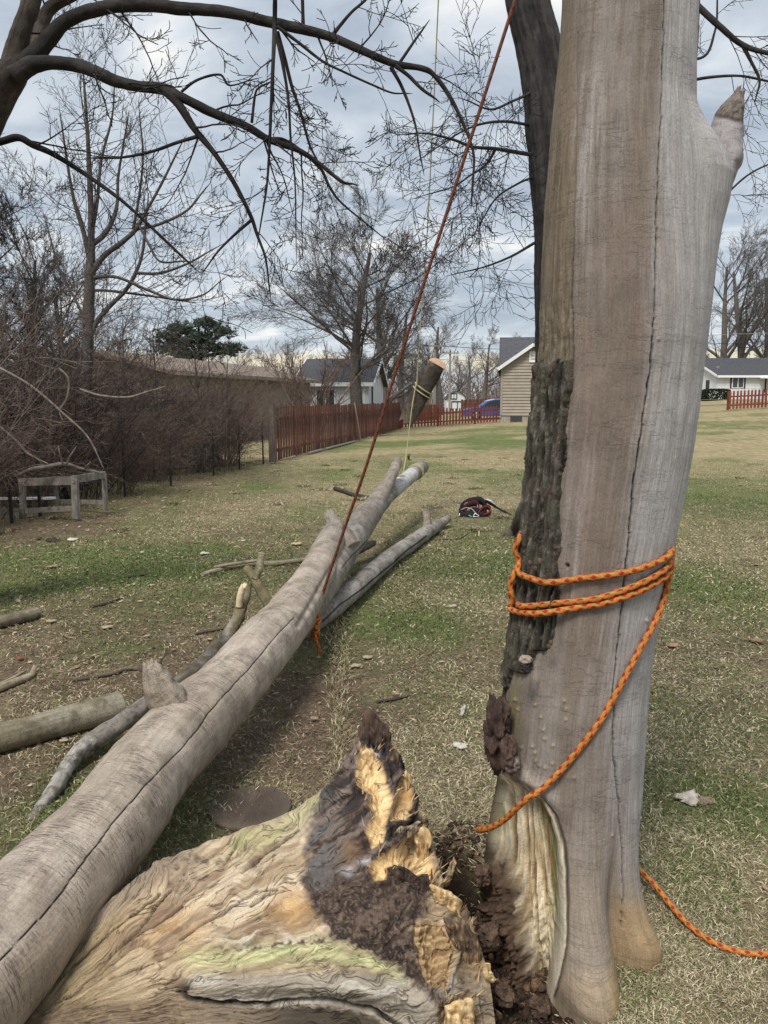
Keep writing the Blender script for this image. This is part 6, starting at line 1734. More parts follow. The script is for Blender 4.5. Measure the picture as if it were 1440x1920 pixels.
lim.append(traced(ov, 'limb', [(34, 132, 20, Y0), (62, 105, 17, Y0), (88, 78, 15, Y0), (116, 46, 13, Y0), (148, 28, 12, Y0), (200, 14, 11.5, Y0), (270, 9, 12, Y0 - .1), (340, 16, 11, Y0 - .1), (420, 22, 10, Y0 - .2), (500, 40, 9.5, Y0 - .2), (560, 53, 9, Y0 - .3), (622, 70, 8, Y0 - .3), (700, 104, 7, Y0 - .4), (740, 120, 6, Y0 - .4), (790, 128, 5.5, Y0 - .4), (815, 142, 4.5, Y0 - .4), (846, 186, 4, Y0 - .4), (872, 240, 3, Y0 - .4), (888, 290, 2.5, Y0 - .4), (886, 350, 2, Y0 - .4), (884, 378, 1.5, Y0 - .4)], M_BARK, 16, col=OVD, seed=7))
lim.append(traced(ov, 'limb', [(26, 145, 18, Y0 - .1), (60, 122, 15, Y0 - .1), (100, 118, 12, Y0 - .1), (150, 124, 12, Y0 - .1), (185, 138, 11.5, Y0 - .2), (220, 153, 10.5, Y0 - .2), (260, 162, 10, Y0 - .2), (302, 166, 10.5, Y0 - .2), (340, 182, 9, Y0 - .3), (400, 212, 8.5, Y0 - .3), (460, 236, 7, Y0 - .3), (505, 262, 6.5, Y0 - .3), (560, 282, 5, Y0 - .3), (600, 308, 4, Y0 - .3), (640, 340, 3, Y0 - .3), (662, 345, 1.5, Y0 - .3)], M_BARK, 16, col=OVD, seed=8))
lim.append(traced(ov, 'limb', [(312, 172, 8.5, Y0 - .25), (335, 196, 8, Y0 - .3), (365, 242, 6.5, Y0 - .3), (404, 290, 5, Y0 - .3), (440, 345, 4.3, Y0 - .3), (470, 405, 3.6, Y0 - .3), (482, 440, 3, Y0 - .3), (498, 485, 2, Y0 - .3), (505, 540, 1.4, Y0 - .3)], M_BARK, 12, col=OVD, seed=9))
lim.append(traced(ov, 'limb', [(-40, 272, 8, Y0 + .3), (0, 266, 7, Y0 + .3), (34, 258, 6.5, Y0 + .3), (62, 272, 6, Y0 + .3), (98, 288, 5.3, Y0 + .3), (150, 320, 4.4, Y0 + .3), (210, 362, 3.6, Y0 + .2), (250, 395, 3, Y0 + .2), (330, 470, 2.4, Y0 + .2)], M_BARK, 12, col=OVD, seed=10))
lim.append(traced(ov, 'branch', [(370, 256, 4, Y0 - .3), (330, 268, 3.4, Y0 - .25), (285, 284, 3, Y0 - .2), (230, 295, 2.4, Y0 - .15), (185, 296, 1.8, Y0 - .1)], M_BARK, 8, col=OVD, seed=11))
lim.append(traced(ov, 'branch', [(516, -40, 4, Y0 - .4), (515, 45, 4.4, Y0 - .3), (512, 120, 3.6, Y0 - .4), (508, 210, 3.1, Y0 - .4), (505, 280, 2.6, Y0 - .4), (500, 350, 2.1, Y0 - .4), (488, 425, 1.4, Y0 - .4)], M_BARK, 8, col=OVD, seed=12))
lim.append(traced(ov, 'branch', [(520, 60, 4, Y0 - .2), (534, 110, 3.6, Y0 - .2), (548, 165, 3.2, Y0 - .2), (562, 205, 2.8, Y0 - .2), (580, 270, 2.2, Y0 - .2), (600, 310, 1.6, Y0 - .2)], M_BARK, 8, col=OVD, seed=13))
lim.append(traced(ov, 'branch', [(516, 60, 3.6, Y0 - .5), (530, 120, 3.2, Y0 - .5), (541, 190, 2.6, Y0 - .5), (545, 260, 2.2, Y0 - .5), (553, 340, 1.6, Y0 - .5), (555, 440, 1, Y0 - .5)], M_BARK, 8, col=OVD, seed=14))
lim.append(traced(ov, 'branch', [(520, 50, 3.4, Y0 - .3), (560, 80, 3, Y0 - .3), (605, 115, 2.6, Y0 - .3), (645, 135, 2.2, Y0 - .3), (700, 160, 2, Y0 - .3), (735, 174, 1.7, Y0 - .3), (760, 175, 1.2, Y0 - .3)], M_BARK, 8, col=OVD, seed=15))
lim.append(traced(ov, 'branch', [(733, 126, 4, Y0 - .4), (752, 160, 3.2, Y0 - .4), (768, 200, 2.6, Y0 - .4), (780, 240, 2.1, Y0 - .4), (786, 280, 1.7, Y0 - .4), (792, 312, 1.2, Y0 - .4)], M_BARK, 8, col=OVD, seed=16))
lim.append(traced(ov, 'branch', [(742, 124, 4.2, Y0 - .45), (766, 142, 3.6, Y0 - .45), (790, 166, 3.2, Y0 - .45), (812, 182, 2.2, Y0 - .45)], M_BARK, 8, col=OVD, seed=17))
lim.append(traced(ov, 'branch', [(622, 68, 4.2, Y0 - .3), (640, 45, 3.4, Y0 - .3), (660, 22, 2.9, Y0 - .3), (685, 0, 2.5, Y0 - .3), (720, -40, 2, Y0 - .3)], M_BARK, 8, col=OVD, seed=18))
lim.append(traced(ov, 'branch', [(743, 128, 3, Y0 - .4), (756, 108, 3, Y0 - .4), (775, 80, 2.6, Y0 - .4), (795, 52, 1.6, Y0 - .4)], M_BARK, 8, col=OVD, seed=19))
lim.append(traced(ov, 'branch', [(568, 56, 4, Y0 - .3), (568, 30, 3.4, Y0 - .3), (566, -30, 3, Y0 - .3)], M_BARK, 8, col=OVD, seed=20))
lim.append(traced(ov, 'branch', [(505, 262, 5, Y0 - .3), (530, 262, 4, Y0 - .25), (560, 280, 3.6, Y0 - .2), (600, 315, 3, Y0 - .2), (618, 350, 2.6, Y0 - .2), (640, 380, 2.1, Y0 - .2), (700, 430, 1.4, Y0 - .2)], M_BARK, 8, col=OVD, seed=21))
lim.append(traced(ov, 'branch', [(472, 412, 3.2, Y0 - .3), (440, 440, 2.6, Y0 - .3), (410, 470, 2, Y0 - .3), (388, 500, 1.4, Y0 - .3)], M_BARK, 8, col=OVD, seed=22))
lim.append(traced(ov, 'branch', [(472, 230, 3, Y0 - .3), (478, 180, 2.2, Y0 - .3), (485, 165, 2, Y0 - .3), (505, 155, 1.6, Y0 - .3)], M_BARK, 8, col=OVD, seed=23))
lim.append(traced(ov, 'branch', [(340, 172, 2.6, Y0 - .3), (370, 150, 2.6, Y0 - .3), (412, 140, 2.2, Y0 - .3), (430, 160, 1.6, Y0 - .3), (470, 150, 1.1, Y0 - .3)], M_BARK, 8, col=OVD, seed=24))
rg = random.Random(77); out = [[] for _ in range(3)]
for i, Q in enumerate(lim):
    Lg = float(np.linalg.norm(np.diff(Q[:, :3], axis=0), axis=1).sum())
    big = i < 6
    twigs_along(out, Q, rg, int(Lg * (4.2 if big else 5)), .62 if big else .40, TW, t0=.22 if big else .25, bias=(0, 0, -.15), rmax=.007)
V, Fq = segs_mesh(np.array([s for l in out for s in l]), 4); mk('crown', V, Fq, M_DARKTWIG, ov)

# living tree standing just behind the dead trunk
rt = thing('rear_tree', on_ground(1035, 1005), 'dark barked living tree standing just behind the dead trunk', 'tree')
YR = 9.0
SR = [(1012, 1030, 50, YR), (1010, 985, 40, YR), (1016, 930, 34, YR), (1030, 820, 33, YR), (1037, 700, 33, YR), (1040, 600, 35, YR), (1042, 500, 38, YR), (1040, 400, 39, YR), (1036, 320, 42, YR), (1030, 250, 43, YR), (1026, 190, 42, YR), (1012, 100, 41, YR), (992, 20, 40, YR), (978, -60, 38, YR), (950, -260, 34, YR), (930, -500, 26, YR)]
P = np.array([at(a, b, Y) for a, b, h, Y in SR]); rr = np.array([h * float(depth(p)) / F for p, (a, b, h, Y) in zip(P, SR)])
Vr, Fr, Gr = loft(P, rr, 90, 460, lump=.05, lump_s=3, seed=61)
nb = 460 * 90; Q = crom(np.hstack([P, rr[:, None]]), 460)
C = np.repeat(Q[:, :3], 90, 0); nr_ = Vr[:nb] - C; nr_ /= np.linalg.norm(nr_, axis=1)[:, None]
a_ = np.tile(np.linspace(0, 2 * math.pi, 90, endpoint=False), 460); zz_ = Gr[:nb, 1]
fur = ridged(a_ * 7 + 1.5 * fbm(a_ * 3, zz_ * 2, 0, 62, 2), zz_ * 2.4, 0, 63, 3)
Vr[:nb] += nr_ * (.035 * (fur - .6))[:, None]
cr_ = np.tile(np.array((0.025, 0.023, 0.023)), (len(Vr), 1)); cr_[:nb] = blend(cr_[:nb], (0.052, 0.046, 0.044), sstep(fur, .5, .85)); cr_[:nb] = blend(cr_[:nb], (0.022, 0.018, 0.017), sstep(fur, .5, .35))
mk('trunk', Vr, Fr, M_BARK, rt, cr_, Gr)
rfp = on_ground(962, 1003)
Vf, Ff, Gf = loft([at(1000, 935, YR - .1), at(985, 968, YR - .2), on_ground(970, 992, .06), on_ground(952, 1004, .0), on_ground(940, 1010, -.04)], [.12, .12, .09, .06, .03], 20, 60, lump=.25, lump_s=12, seed=64)
mk('root', Vf, Ff, M_BARK, rt, wood_cols(Vf, Gf, (0.07, 0.058, 0.045), (0.12, 0.10, 0.08), (0.03, 0.025, 0.02), 65, 2), Gf)
RC = ((0.034, 0.03, 0.028), (0.055, 0.047, 0.043), (0.02, 0.018, 0.017)); rl = []
rl.append(traced(rt, 'limb', [(1040, 285, 4.5, YR), (1003, 290, 4.2, YR), (960, 284, 3.8, YR - .6), (930, 279, 3.5, YR - .8), (885, 275, 3, YR - 1), (850, 262, 2.5, YR - 1.1), (800, 250, 1.8, YR - 1.2), (765, 252, 1.2, YR - 1.2)], M_BARK, 8, col=RC, seed=31))
rl.append(traced(rt, 'limb', [(1030, 240, 3.4, YR), (1000, 236, 3, YR), (950, 228, 2.6, YR - .6), (905, 232, 2.2, YR - .8), (860, 250, 1.6, YR - .9), (800, 290, 1, YR - 1)], M_BARK, 8, col=RC, seed=32))
rl.append(traced(rt, 'limb', [(1030, 440, 3.2, YR), (1003, 455, 2.8, YR), (960, 480, 2.2, YR - .4), (910, 500, 1.6, YR - .5), (860, 512, 1, YR - .6)], M_BARK, 8, col=RC, seed=33))
rl.append(traced(rt, 'limb', [(1040, 130, 4, YR), (1000, 170, 3, YR), (960, 190, 2.4, YR - .8), (920, 205, 1.8, YR - 1), (880, 190, 1.2, YR - 1)], M_BARK, 8, col=RC, seed=34))
rl.append(traced(rt, 'limb', [(930, 279, 2.6, YR - .8), (910, 310, 2.2, YR - .8), (880, 330, 1.8, YR - .8), (850, 350, 1.4, YR - .8), (800, 365, 1, YR - .8)], M_BARK, 8, col=RC, seed=35))
rl.append(traced(rt, 'limb', [(1030, 320, 2.2, YR), (1000, 332, 2.1, YR), (970, 345, 1.9, YR - .5), (930, 372, 1.6, YR - .6), (900, 420, 1.1, YR - .6)], M_BARK, 8, col=RC, seed=36))
rl.append(traced(rt, 'limb', [(1180, -120, 9, YR - .2), (1250, -50, 7, YR - .4), (1305, 8, 6, YR - .5), (1350, 50, 5.5, YR - .6), (1392, 84, 5, YR - .6), (1440, 100, 4, YR - .7), (1520, 120, 3, YR - .7)], M_BARK, 10, col=RC, seed=37))
rl.append(traced(rt, 'limb', [(1392, 84, 4, YR - .6), (1408, 115, 3, YR - .6), (1424, 150, 2.5, YR - .6), (1418, 180, 1.6, YR - .6)], M_BARK, 8, col=RC, seed=38))
rl.append(traced(rt, 'limb', [(1230, 175, 3, YR), (1300, 150, 3, YR), (1380, 142, 2.4, YR), (1440, 152, 2, YR), (1500, 160, 1.4, YR)], M_BARK, 8, col=RC, seed=39))
rl.append(traced(rt, 'limb', [(1230, 480, 2.6, YR), (1330, 395, 2.2, YR), (1400, 330, 1.8, YR), (1460, 300, 1.2, YR)], M_BARK, 8, col=RC, seed=40))
rl.append(traced(rt, 'limb', [(1200, 90, 3, YR), (1310, 110, 2.6, YR), (1340, 60, 2.2, YR), (1345, 0, 1.8, YR), (1345, -60, 1.4, YR)], M_BARK, 8, col=RC, seed=41))
rg = random.Random(99); out = [[] for _ in range(3)]
TW2 = dict(TW, n=[8, 6, 4], wob=[.13, .16, .22], kids=[1.1, .8, 0], start=[.15, .1, 0], len=[.55, .5, .5], up=[-.02, -.01, .0], rmin=.0026)
for Q in rl:
    Lg = float(np.linalg.norm(np.diff(Q[:, :3], axis=0), axis=1).sum())
    twigs_along(out, Q, rg, int(Lg * 3.4), 1.05, TW2, t0=.25, rmax=.006)
V, Fq = segs_mesh(np.array([s for l in out for s in l]), 3); mk('crown', V, Fq, M_DARKTWIG, rt)

# slim forked tree at the left
sf = thing('forked_tree', on_ground(158, 925), 'slim young tree with upswept forked branches rising from the brush at left', 'tree')
YS = 14.0
FC = ((0.11, 0.085, 0.072), (0.165, 0.13, 0.11), (0.06, 0.048, 0.042)); sl_ = []
sl_.append(traced(sf, 'trunk', [(158, 935, 13, YS), (157, 860, 12, YS), (160, 760, 11, YS), (164, 660, 11, YS), (167, 560, 10, YS), (170, 480, 8, YS), (171, 420, 6, YS), (168, 330, 5, YS), (164, 250, 3.5, YS), (158, 160, 2, YS)], M_GREYTWIG, 12, seed=51))
for i, S in enumerate(([(169, 515, 6), (195, 480, 5.5), (228, 455, 5), (255, 430, 4.2), (272, 400, 3.2), (300, 350, 2.6), (330, 290, 1.8)], [(171, 460, 5.5), (195, 440, 5), (212, 410, 4), (220, 380, 3), (222, 330, 2.4), (235, 250, 1.6)],
                       [(168, 480, 6), (155, 430, 4.5), (140, 380, 3.6), (130, 330, 2.8), (118, 250, 1.8)], [(164, 650, 5.5), (178, 610, 5, ), (200, 580, 4.6), (235, 545, 4), (255, 510, 3.6), (268, 470, 2.8), (275, 400, 2)],
                       [(255, 512, 3), (300, 512, 2.6), (350, 495, 2), (395, 470, 1.3)], [(172, 520, 4), (220, 520, 3), (280, 545, 2.6), (330, 562, 2.2), (380, 553, 1.6), (410, 530, 1)], [(165, 545, 3), (200, 545, 2.6), (260, 552, 2.2), (330, 562, 1.6)],
                       [(255, 430, 3.2), (300, 420, 2.8), (350, 395, 2.2), (380, 360, 1.4)], [(260, 420, 2.6), (280, 460, 2.4), (300, 490, 2), (340, 490, 1.4)], [(165, 610, 3), (140, 560, 2.4), (110, 500, 2), (90, 430, 1.3)], [(170, 450, 4), (182, 380, 3.4), (190, 300, 2.8), (210, 220, 2), (215, 150, 1.2)], [(250, 430, 3), (262, 360, 2.4), (268, 290, 2), (262, 220, 1.2)])):
    sl_.append(traced(sf, 'limb', [(a, b, h, YS + (.5 * math.sin(i * 2.1)) * j / 5) for j, (a, b, h) in enumerate(S)], M_GREYTWIG, 8, seed=60 + i))
rg = random.Random(12); out = [[] for _ in range(3)]
TW3 = dict(TW, up=[.07, .06, .05], wob=[.10, .13, .18], kids=[.9, .5, 0], rmin=.003, len=[.5, .5, .5])
for i, Q in enumerate(sl_):
    Lg = float(np.linalg.norm(np.diff(Q[:, :3], axis=0), axis=1).sum())
    twigs_along(out, Q, rg, int(Lg * 3.4), 1.15, TW3, t0=.45 if i == 0 else .2, bias=(.2, 0, .3), rmax=.0075)
V, Fq = segs_mesh(np.array([s for l in out for s in l]), 4); mk('crown', V, Fq, M_GREYTWIG, sf)

# pine beyond the brush
pn = thing('pine_tree', (float(at(372, 748, 46)[0]), 46, 0), 'dark green pine beyond the brush and the low roof', 'tree')
rgn = np.random.default_rng(8); YP = 46.0
sg = []; cl = []
for (a, b, w, h, k) in ((312, 634, 28, 15, 140), (345, 618, 36, 13, 160), (388, 606, 26, 11, 120), (416, 622, 24, 12, 120), (440, 652, 20, 9, 80), (322, 655, 38, 12, 150), (378, 634, 40, 11, 150), (402, 652, 30, 9, 90), (352, 643, 26, 9, 90), (425, 662, 30, 7, 80), (350, 668, 50, 10, 140)):
    c0 = at(a, b, YP); sx = w * YP / F; sz = h * YP / F
    for _ in range(k):
        q = rgn.normal(0, .40, 3) * (1.25 if rgn.random() < .2 else 1); cl.append((c0[0] + q[0] * sx, c0[1] + q[1] * 1.5, c0[2] + q[2] * sz))
    sg.append((*at(375, 670, YP), *c0, .09, .04))
sg.append((*(float(at(375, 748, YP)[0]), YP, -.1), *at(375, 670, YP), .22, .14)); sg.append((*at(375, 670, YP), *at(372, 612, YP), .14, .05))
V, Fq = segs_mesh(np.array(sg), 6); mk('trunk', V, Fq, M_DARKTWIG, pn)
cl = np.array(cl); ns = 9
dirs = rgn.normal(0, 1, (len(cl) * ns, 3)); dirs[:, 2] = np.abs(dirs[:, 2]) * .8; dirs /= np.linalg.norm(dirs, axis=1)[:, None]
A = np.repeat(cl, ns, 0); Bq = A + dirs * rgn.uniform(.12, .26, (len(A), 1))
V, Fq = segs_mesh(np.hstack([A, Bq, np.full((len(A), 1), .028), np.full((len(A), 1), .008)]), 3); mk('crown', V, Fq, M_NEEDLE, pn)

# ------------------------------------------------------------------ brush along the wire fence
def fence_line(t):
    return np.array([-5.35 + 2.43 * t, 8.3 + 12.2 * t])


SH = dict(levels=3, n=[9, 7, 5], up=[-.045, -.03, -.02], wob=[.16, .22, .25], start=[.15, .1, 0], kids=[1.0, .7, 0], ang=[.6, .7, .7], len=[.5, .5, .5], rad=[.6, .6, .6], taper=.35, rmin=.0034)


def shrub_proto(seed, H, n, label, mat):
    rg = random.Random(seed); out = [[] for _ in range(3)]
    for k in range(n):
        a = rg.uniform(0, 6.28); q = rg.uniform(0, .55)
        grow(out, (q * math.cos(a), q * math.sin(a), -.03), nrmz((math.cos(a) * rg.uniform(.1, .7), math.sin(a) * rg.uniform(.1, .7), 1)), H * rg.uniform(.7, 1.25), rg.uniform(.007, .014), 0, rg, SH)
    root = thing('leafless_shrub', (0, 0, 0), label, 'shrub', 'leafless shrubs behind the wire fence')
    V, Fq = segs_mesh(np.array(out[0]), 4); tag(mk('stems', V, Fq, mat, root), kind='stuff')
    V, Fq = segs_mesh(np.array(out[1] + out[2]), 3); tag(mk('twigs', V, Fq, mat, root), kind='stuff')
    return root


LSH = 'tangled leafless reddish brown shrub in the brush behind the wire fence'
protos = [shrub_proto(301, 2.7, 40, LSH, M_BRUSH), shrub_proto(302, 2.2, 46, LSH, M_BRUSH), shrub_proto(303, 2.9, 20, LSH, M_BRUSH2), shrub_proto(304, 2.5, 34, LSH, M_DARKTWIG)]
rg = random.Random(4); kk = 0
spots = []
for i in range(13):
    t = -.12 + i * .09; spots.append((t, rg.uniform(.35, .75), rg.uniform(.75, 1.0)))
for i in range(13):
    t = -.1 + i * .088; spots.append((t, rg.uniform(1.5, 2.2), rg.uniform(.9, 1.15)))
for i in range(9):
    t = -.05 + i * .12; spots.append((t, rg.uniform(3.0, 4.2), rg.uniform(1.0, 1.25)))
for i, (t, off, s) in enumerate(spots):
    if t > .94: continue
    b = fence_line(t)
    if off < 2.5 and .47 < t < .60: continue
    if off < 2.5 and .40 < t < .70: s *= .72
    src = protos[[0, 1, 2, 0, 1, 3, 0][i % 7]]
    c = src if src.get('used') is None else copy_tree(src)
    src['used'] = 1
    c.location = (b[0] - off, b[1] + rg.uniform(-.3, .3), 0)
    c.rotation_euler = (0, 0, rg.uniform(0, 6.28)); s *= (1.1 if off > 1.2 or t > .3 else .8) if t < .72 else .88
    c.scale = (s, s, s * rg.uniform(.85, 1.05))
    c['label'] = LSH; c['group'] = 'leafless shrubs behind the wire fence'
SAP = dict(levels=4, n=[9, 6, 5, 3], up=[.02, .06, .05, .04], wob=[.06, .14, .18, .2], start=[.3, .15, .2, 0], kids=[1.8, 1.1, .8, 0], ang=[.6, .6, .6, .6], len=[.5, .5, .5, .5], rad=[.5, .6, .6, .6], taper=.25, rmin=.0035)
spl = ['slender sapling rising from the brush at the far left', 'thin sapling between the left edge and the slim forked tree', 'thin sapling just right of the slim forked tree', 'slender sapling in the brush in front of the pine', 'slender sapling in the brush before the low roof', 'wispy sapling near the end of the brush', 'thin sapling leaning over the timber frame']
for i, (a, Y, top) in enumerate(((20, 13, 470), (95, 14.5, 420), (232, 15.5, 520), (300, 16.5, 560), (372, 18, 600), (430, 19.5, 640), (70, 11.5, 560))):
    tree(a, Y, top, .035 + .004 * (i % 3), 700 + i, SAP, M_GREYTWIG, spl[i], name='sapling', lean=(.12 * math.sin(i * 2.3), 0), Lf=.85)
for q in COL.objects:
    if 'used' in q: del q['used']
# pale cut vine branches lying on the cage and hanging in the brush
for i, S in enumerate(([(30, 893, 3.4, 10.3), (60, 880, 4, 10.3), (85, 876, 4.2, 10.3), (120, 870, 3.6, 10.4), (150, 878, 3, 10.4), (178, 884, 2.2, 10.4)], )):
    br = thing('bare_branch', at(100, 875, 10.3), 'pale crooked branch lying across the top of the grey timber frame', 'branch')
    traced(br, 'branch', S, M_BRUSH2, 8, seed=80)
    traced(br, 'twig', [(125, 870, 2, 10.35), (132, 855, 1.6, 10.3), (140, 842, 1.1, 10.3)], M_BRUSH2, 6, seed=81); traced(br, 'twig', [(118, 870, 2, 10.35), (112, 850, 1.5, 10.3), (110, 840, 1, 10.3)], M_BRUSH2, 6, seed=82); traced(br, 'twig', [(158, 880, 1.8, 10.4), (164, 872, 1.3, 10.35), (168, 868, 1, 10.35)], M_BRUSH2, 6, seed=83)
for i, (S, l) in enumerate((([(0, 690, 2.4, 10.6), (60, 725, 2.4, 10.6), (118, 775, 2.2, 10.6), (165, 820, 1.8, 10.6), (195, 880, 1.2, 10.6)], 'long pale vine slanting down through the brush at left'), ([(110, 690, 2, 11), (128, 710, 2, 11), (126, 745, 1.9, 11), (112, 770, 1.5, 11), (118, 790, 1, 11)], 'hooked pale vine hanging in front of the slim trunk'),
                            ([(150, 730, 2, 11.6), (190, 742, 2.2, 11.6), (240, 745, 2.2, 11.6), (275, 735, 1.8, 11.6), (310, 725, 1.2, 11.6)], 'wavy grey vine crossing the brush right of the slim trunk'), ([(0, 800, 2, 10.4), (30, 826, 2, 10.4), (52, 850, 2, 10.4), (90, 870, 1.5, 10.4)], 'pale vine arching down to the timber frame'))):
    P = np.array([at(a, b, Y) for a, b, h, Y in S]); rr = np.array([h * Y / F for a, b, h, Y in S])
    V, Fq, G = loft(P, rr, 8, 50, lump=.15, lump_s=12, seed=90 + i); tag(mk('bare_vine', V, Fq, M_BRUSH2), l, 'vine', 'pale vines hanging in the brush')
# ------------------------------------------------------------------ wire fence and timber frame at the left
wf = thing('wire_fence', (*fence_line(.3), 0), 'sagging dark wire fence on thin steel posts in front of the brush', 'fence')
for t in (-.1, .10, .152, .2, .385, .52, .68, .8, .93):
    b = fence_line(t); mb = MB(); mb.bar((b[0], b[1], -.1), (b[0] + .02 * math.sin(t * 40), b[1], 1.12), .035, .035); mb.build('post', M_METAL_D, wf)
sg = []
A0, A1 = fence_line(-.15), fence_line(.98)
Ltot = float(np.linalg.norm(A1 - A0)); nn = int(Ltot / .1)
def wsag(t, z): return z + .03 * math.sin(t * 37) * z
for i in range(nn):
    t = i / nn; b = A0 + (A1 - A0) * t; sg.append((b[0], b[1], 0, b[0], b[1], wsag(t, .98), .0022, .0022))
for z in (.03, .15, .27, .39, .51, .63, .75, .87, .98):
    for i in range(0, nn, 3):
        t0, t1 = i / nn, min((i + 3) / nn, 1); a = A0 + (A1 - A0) * t0; b = A0 + (A1 - A0) * t1
        sg.append((a[0], a[1], wsag(t0, z), b[0], b[1], wsag(t1, z), .0024, .0024))
V, Fq = segs_mesh(np.array(sg), 3); tag(mk('wire_mesh', V, Fq, M_METAL_D, wf), kind='stuff')

tf = thing('timber_frame', on_ground(120, 970), 'grey weathered open timber frame standing by the wire fence', 'frame')
def bar_px(name, a, b, w, h, parent, mat=M_GREYWOOD):
    mb = MB(); mb.bar(at(*a), at(*b), w, h); return mb.build(name, mat, parent)
bar_px('post', (143, 972, 10.35), (140, 893, 10.35), .08, .08, tf); bar_px('post', (198, 957, 11.0), (195, 888, 11.0), .07, .05, tf)
bar_px('post', (44, 973, 10.6), (42, 908, 10.6), .07, .07, tf); bar_px('post', (107, 948, 11.4), (105, 905, 11.4), .06, .05, tf)
bar_px('rail', (137, 899, 10.30), (196, 890, 10.98), .04, .10, tf); bar_px('rail', (36, 904, 10.62), (137, 902, 10.33), .04, .1, tf); bar_px('rail', (44, 903, 10.66), (105, 898, 11.44), .04, .08, tf); bar_px('rail', (100, 899, 11.42), (192, 892, 11.03), .04, .07, tf)
bar_px('lower_rail', (44, 958, 10.6), (140, 953, 10.36), .03, .07, tf); bar_px('lower_rail', (107, 940, 11.4), (196, 942, 11.0), .03, .06, tf)
mb = MB(); mb.bar(at(-40, 935, 11.2), at(101, 934, 10.95), .10, .03); tag(mb.build('white_board', M_WHITE2), 'white board lying level inside the grey timber frame', 'board')
mb = MB(); mb.bar(at(-30, 962, 10.5), at(36, 960, 10.5), .03, .1); tag(mb.build('grey_board', M_GREYWOOD), 'grey board on edge at the foot of the frame', 'board')

# shed in the brush: horizontal boards
sh = thing('plank_shed', (*at(330, 748, 17.8)[:2], 0), 'old shed with horizontal weathered boards half hidden in the brush', 'shed')
xa, xb = float(at(225, 748, 17)[0]), float(at(408, 748, 19)[0])
sd0 = np.array([xa, 17.0]); sd1 = np.array([xb, 19.0]); dv = (sd1 - sd0); Ls = float(np.linalg.norm(dv)); dv /= Ls; nv_ = np.array([dv[1], -dv[0]])
bmesh_ = None
for i in range(12):
    c = (sd0 + sd1) / 2 + nv_ * (.004 * (i % 2)); mb = MB(); mb.box((c[0], c[1], .1 + i * .13), (Ls, .02, .122), rz=math.atan2(dv[1], dv[0]))
    mb.build('board', M_POLE if i % 4 else M_GREYWOOD, sh)
c = (sd0 + sd1) / 2 - nv_ * 1.25
mb = MB(); mb.box((c[0], c[1], .8), (Ls - .1, 2.3, 1.6), rz=math.atan2(dv[1], dv[0])); mb.build('body', M_OLDPOST, sh)
mb = MB(); mb.box((c[0], c[1], 1.68), (Ls + .3, 2.7, .08), rz=math.atan2(dv[1], dv[0])); mb.build('roof', M_SHINGLE_B, sh)

# ------------------------------------------------------------------ tall red slat fence
A = np.array([-2.92, 20.5]); B = np.array([0.87, 41.8])
rf = thing('tall_slat_fence', (A[0], A[1], 0), 'long tall red brown slat fence running back along the left of the lawn', 'fence')
d = B - A; L = float(np.linalg.norm(d)); d /= L; an = math.atan2(d[1], d[0])
mb = MB(); mb.box((0, 0, 0), (.145, .02, 1.42)); slat = mb.build('slat', M_RED, rf)
sm = slat.data; n = int(L / .24); rg = random.Random(6)
nq = np.array([d[1], -d[0]])
for i in range(n):
    o = slat if i == 0 else bpy.data.objects.new('slat', sm)
    if i: COL.objects.link(o); o.parent = rf
    t = (i + .5) / n; p = A + d * L * t
    ln_ = .07 * math.exp(-((t - .5) / .12) ** 2)
    o.matrix_parent_inverse = Matrix.Identity(4)
    o.location = (p[0] - A[0], p[1] - A[1], .73 + rg.uniform(-.02, .02) + hill(p[0], p[1]))
    o.rotation_euler = (rg.uniform(-.01, .01), rg.uniform(-.014, .014) - ln_ * .9, an)
for z in (.28, 1.12):
    mb = MB(); a = A - nq * .035; b = B - nq * .035; mb.bar((a[0], a[1], z), (b[0], b[1], z), .04, .08); mb.build('rail', M_RED, rf)
for i in range(10):
    p = A + d * L * (i / 9) - nq * .10; mb = MB(); mb.box((p[0], p[1], .72), (.09, .09, 1.5), rz=an); mb.build('post', M_RED, rf)
mb = MB(); p = A - d * .16; mb.box((p[0], p[1], .75), (.14, .14, 1.55), rz=an); mb.build('end_post', M_OLDPOST, rf)
mb = MB(); p0 = A + d * L * .47 + nq * .22; p1 = A + d * L * .455 + nq * .05; mb.bar((p0[0], p0[1], 0.02), (p1[0], p1[1], 1.5), .05, .03); tag(mb.build('leaning_board', M_POLE), 'thin pale board leaning on the tall red fence', 'board')
for i, (t0, t1, l) in enumerate(((.12, .2, 'pale board lying on the grass at the near foot of the tall red fence'), (.22, .42, 'long weathered board lying along the middle foot of the tall red fence'))):
    p0 = A + d * L * t0 + nq * .22; p1 = A + d * L * t1 + nq * .2; mb = MB(); mb.bar((p0[0], p0[1], .05), (p1[0], p1[1], .05), .12, .04); tag(mb.build('pale_board', M_POLE), l, 'board')


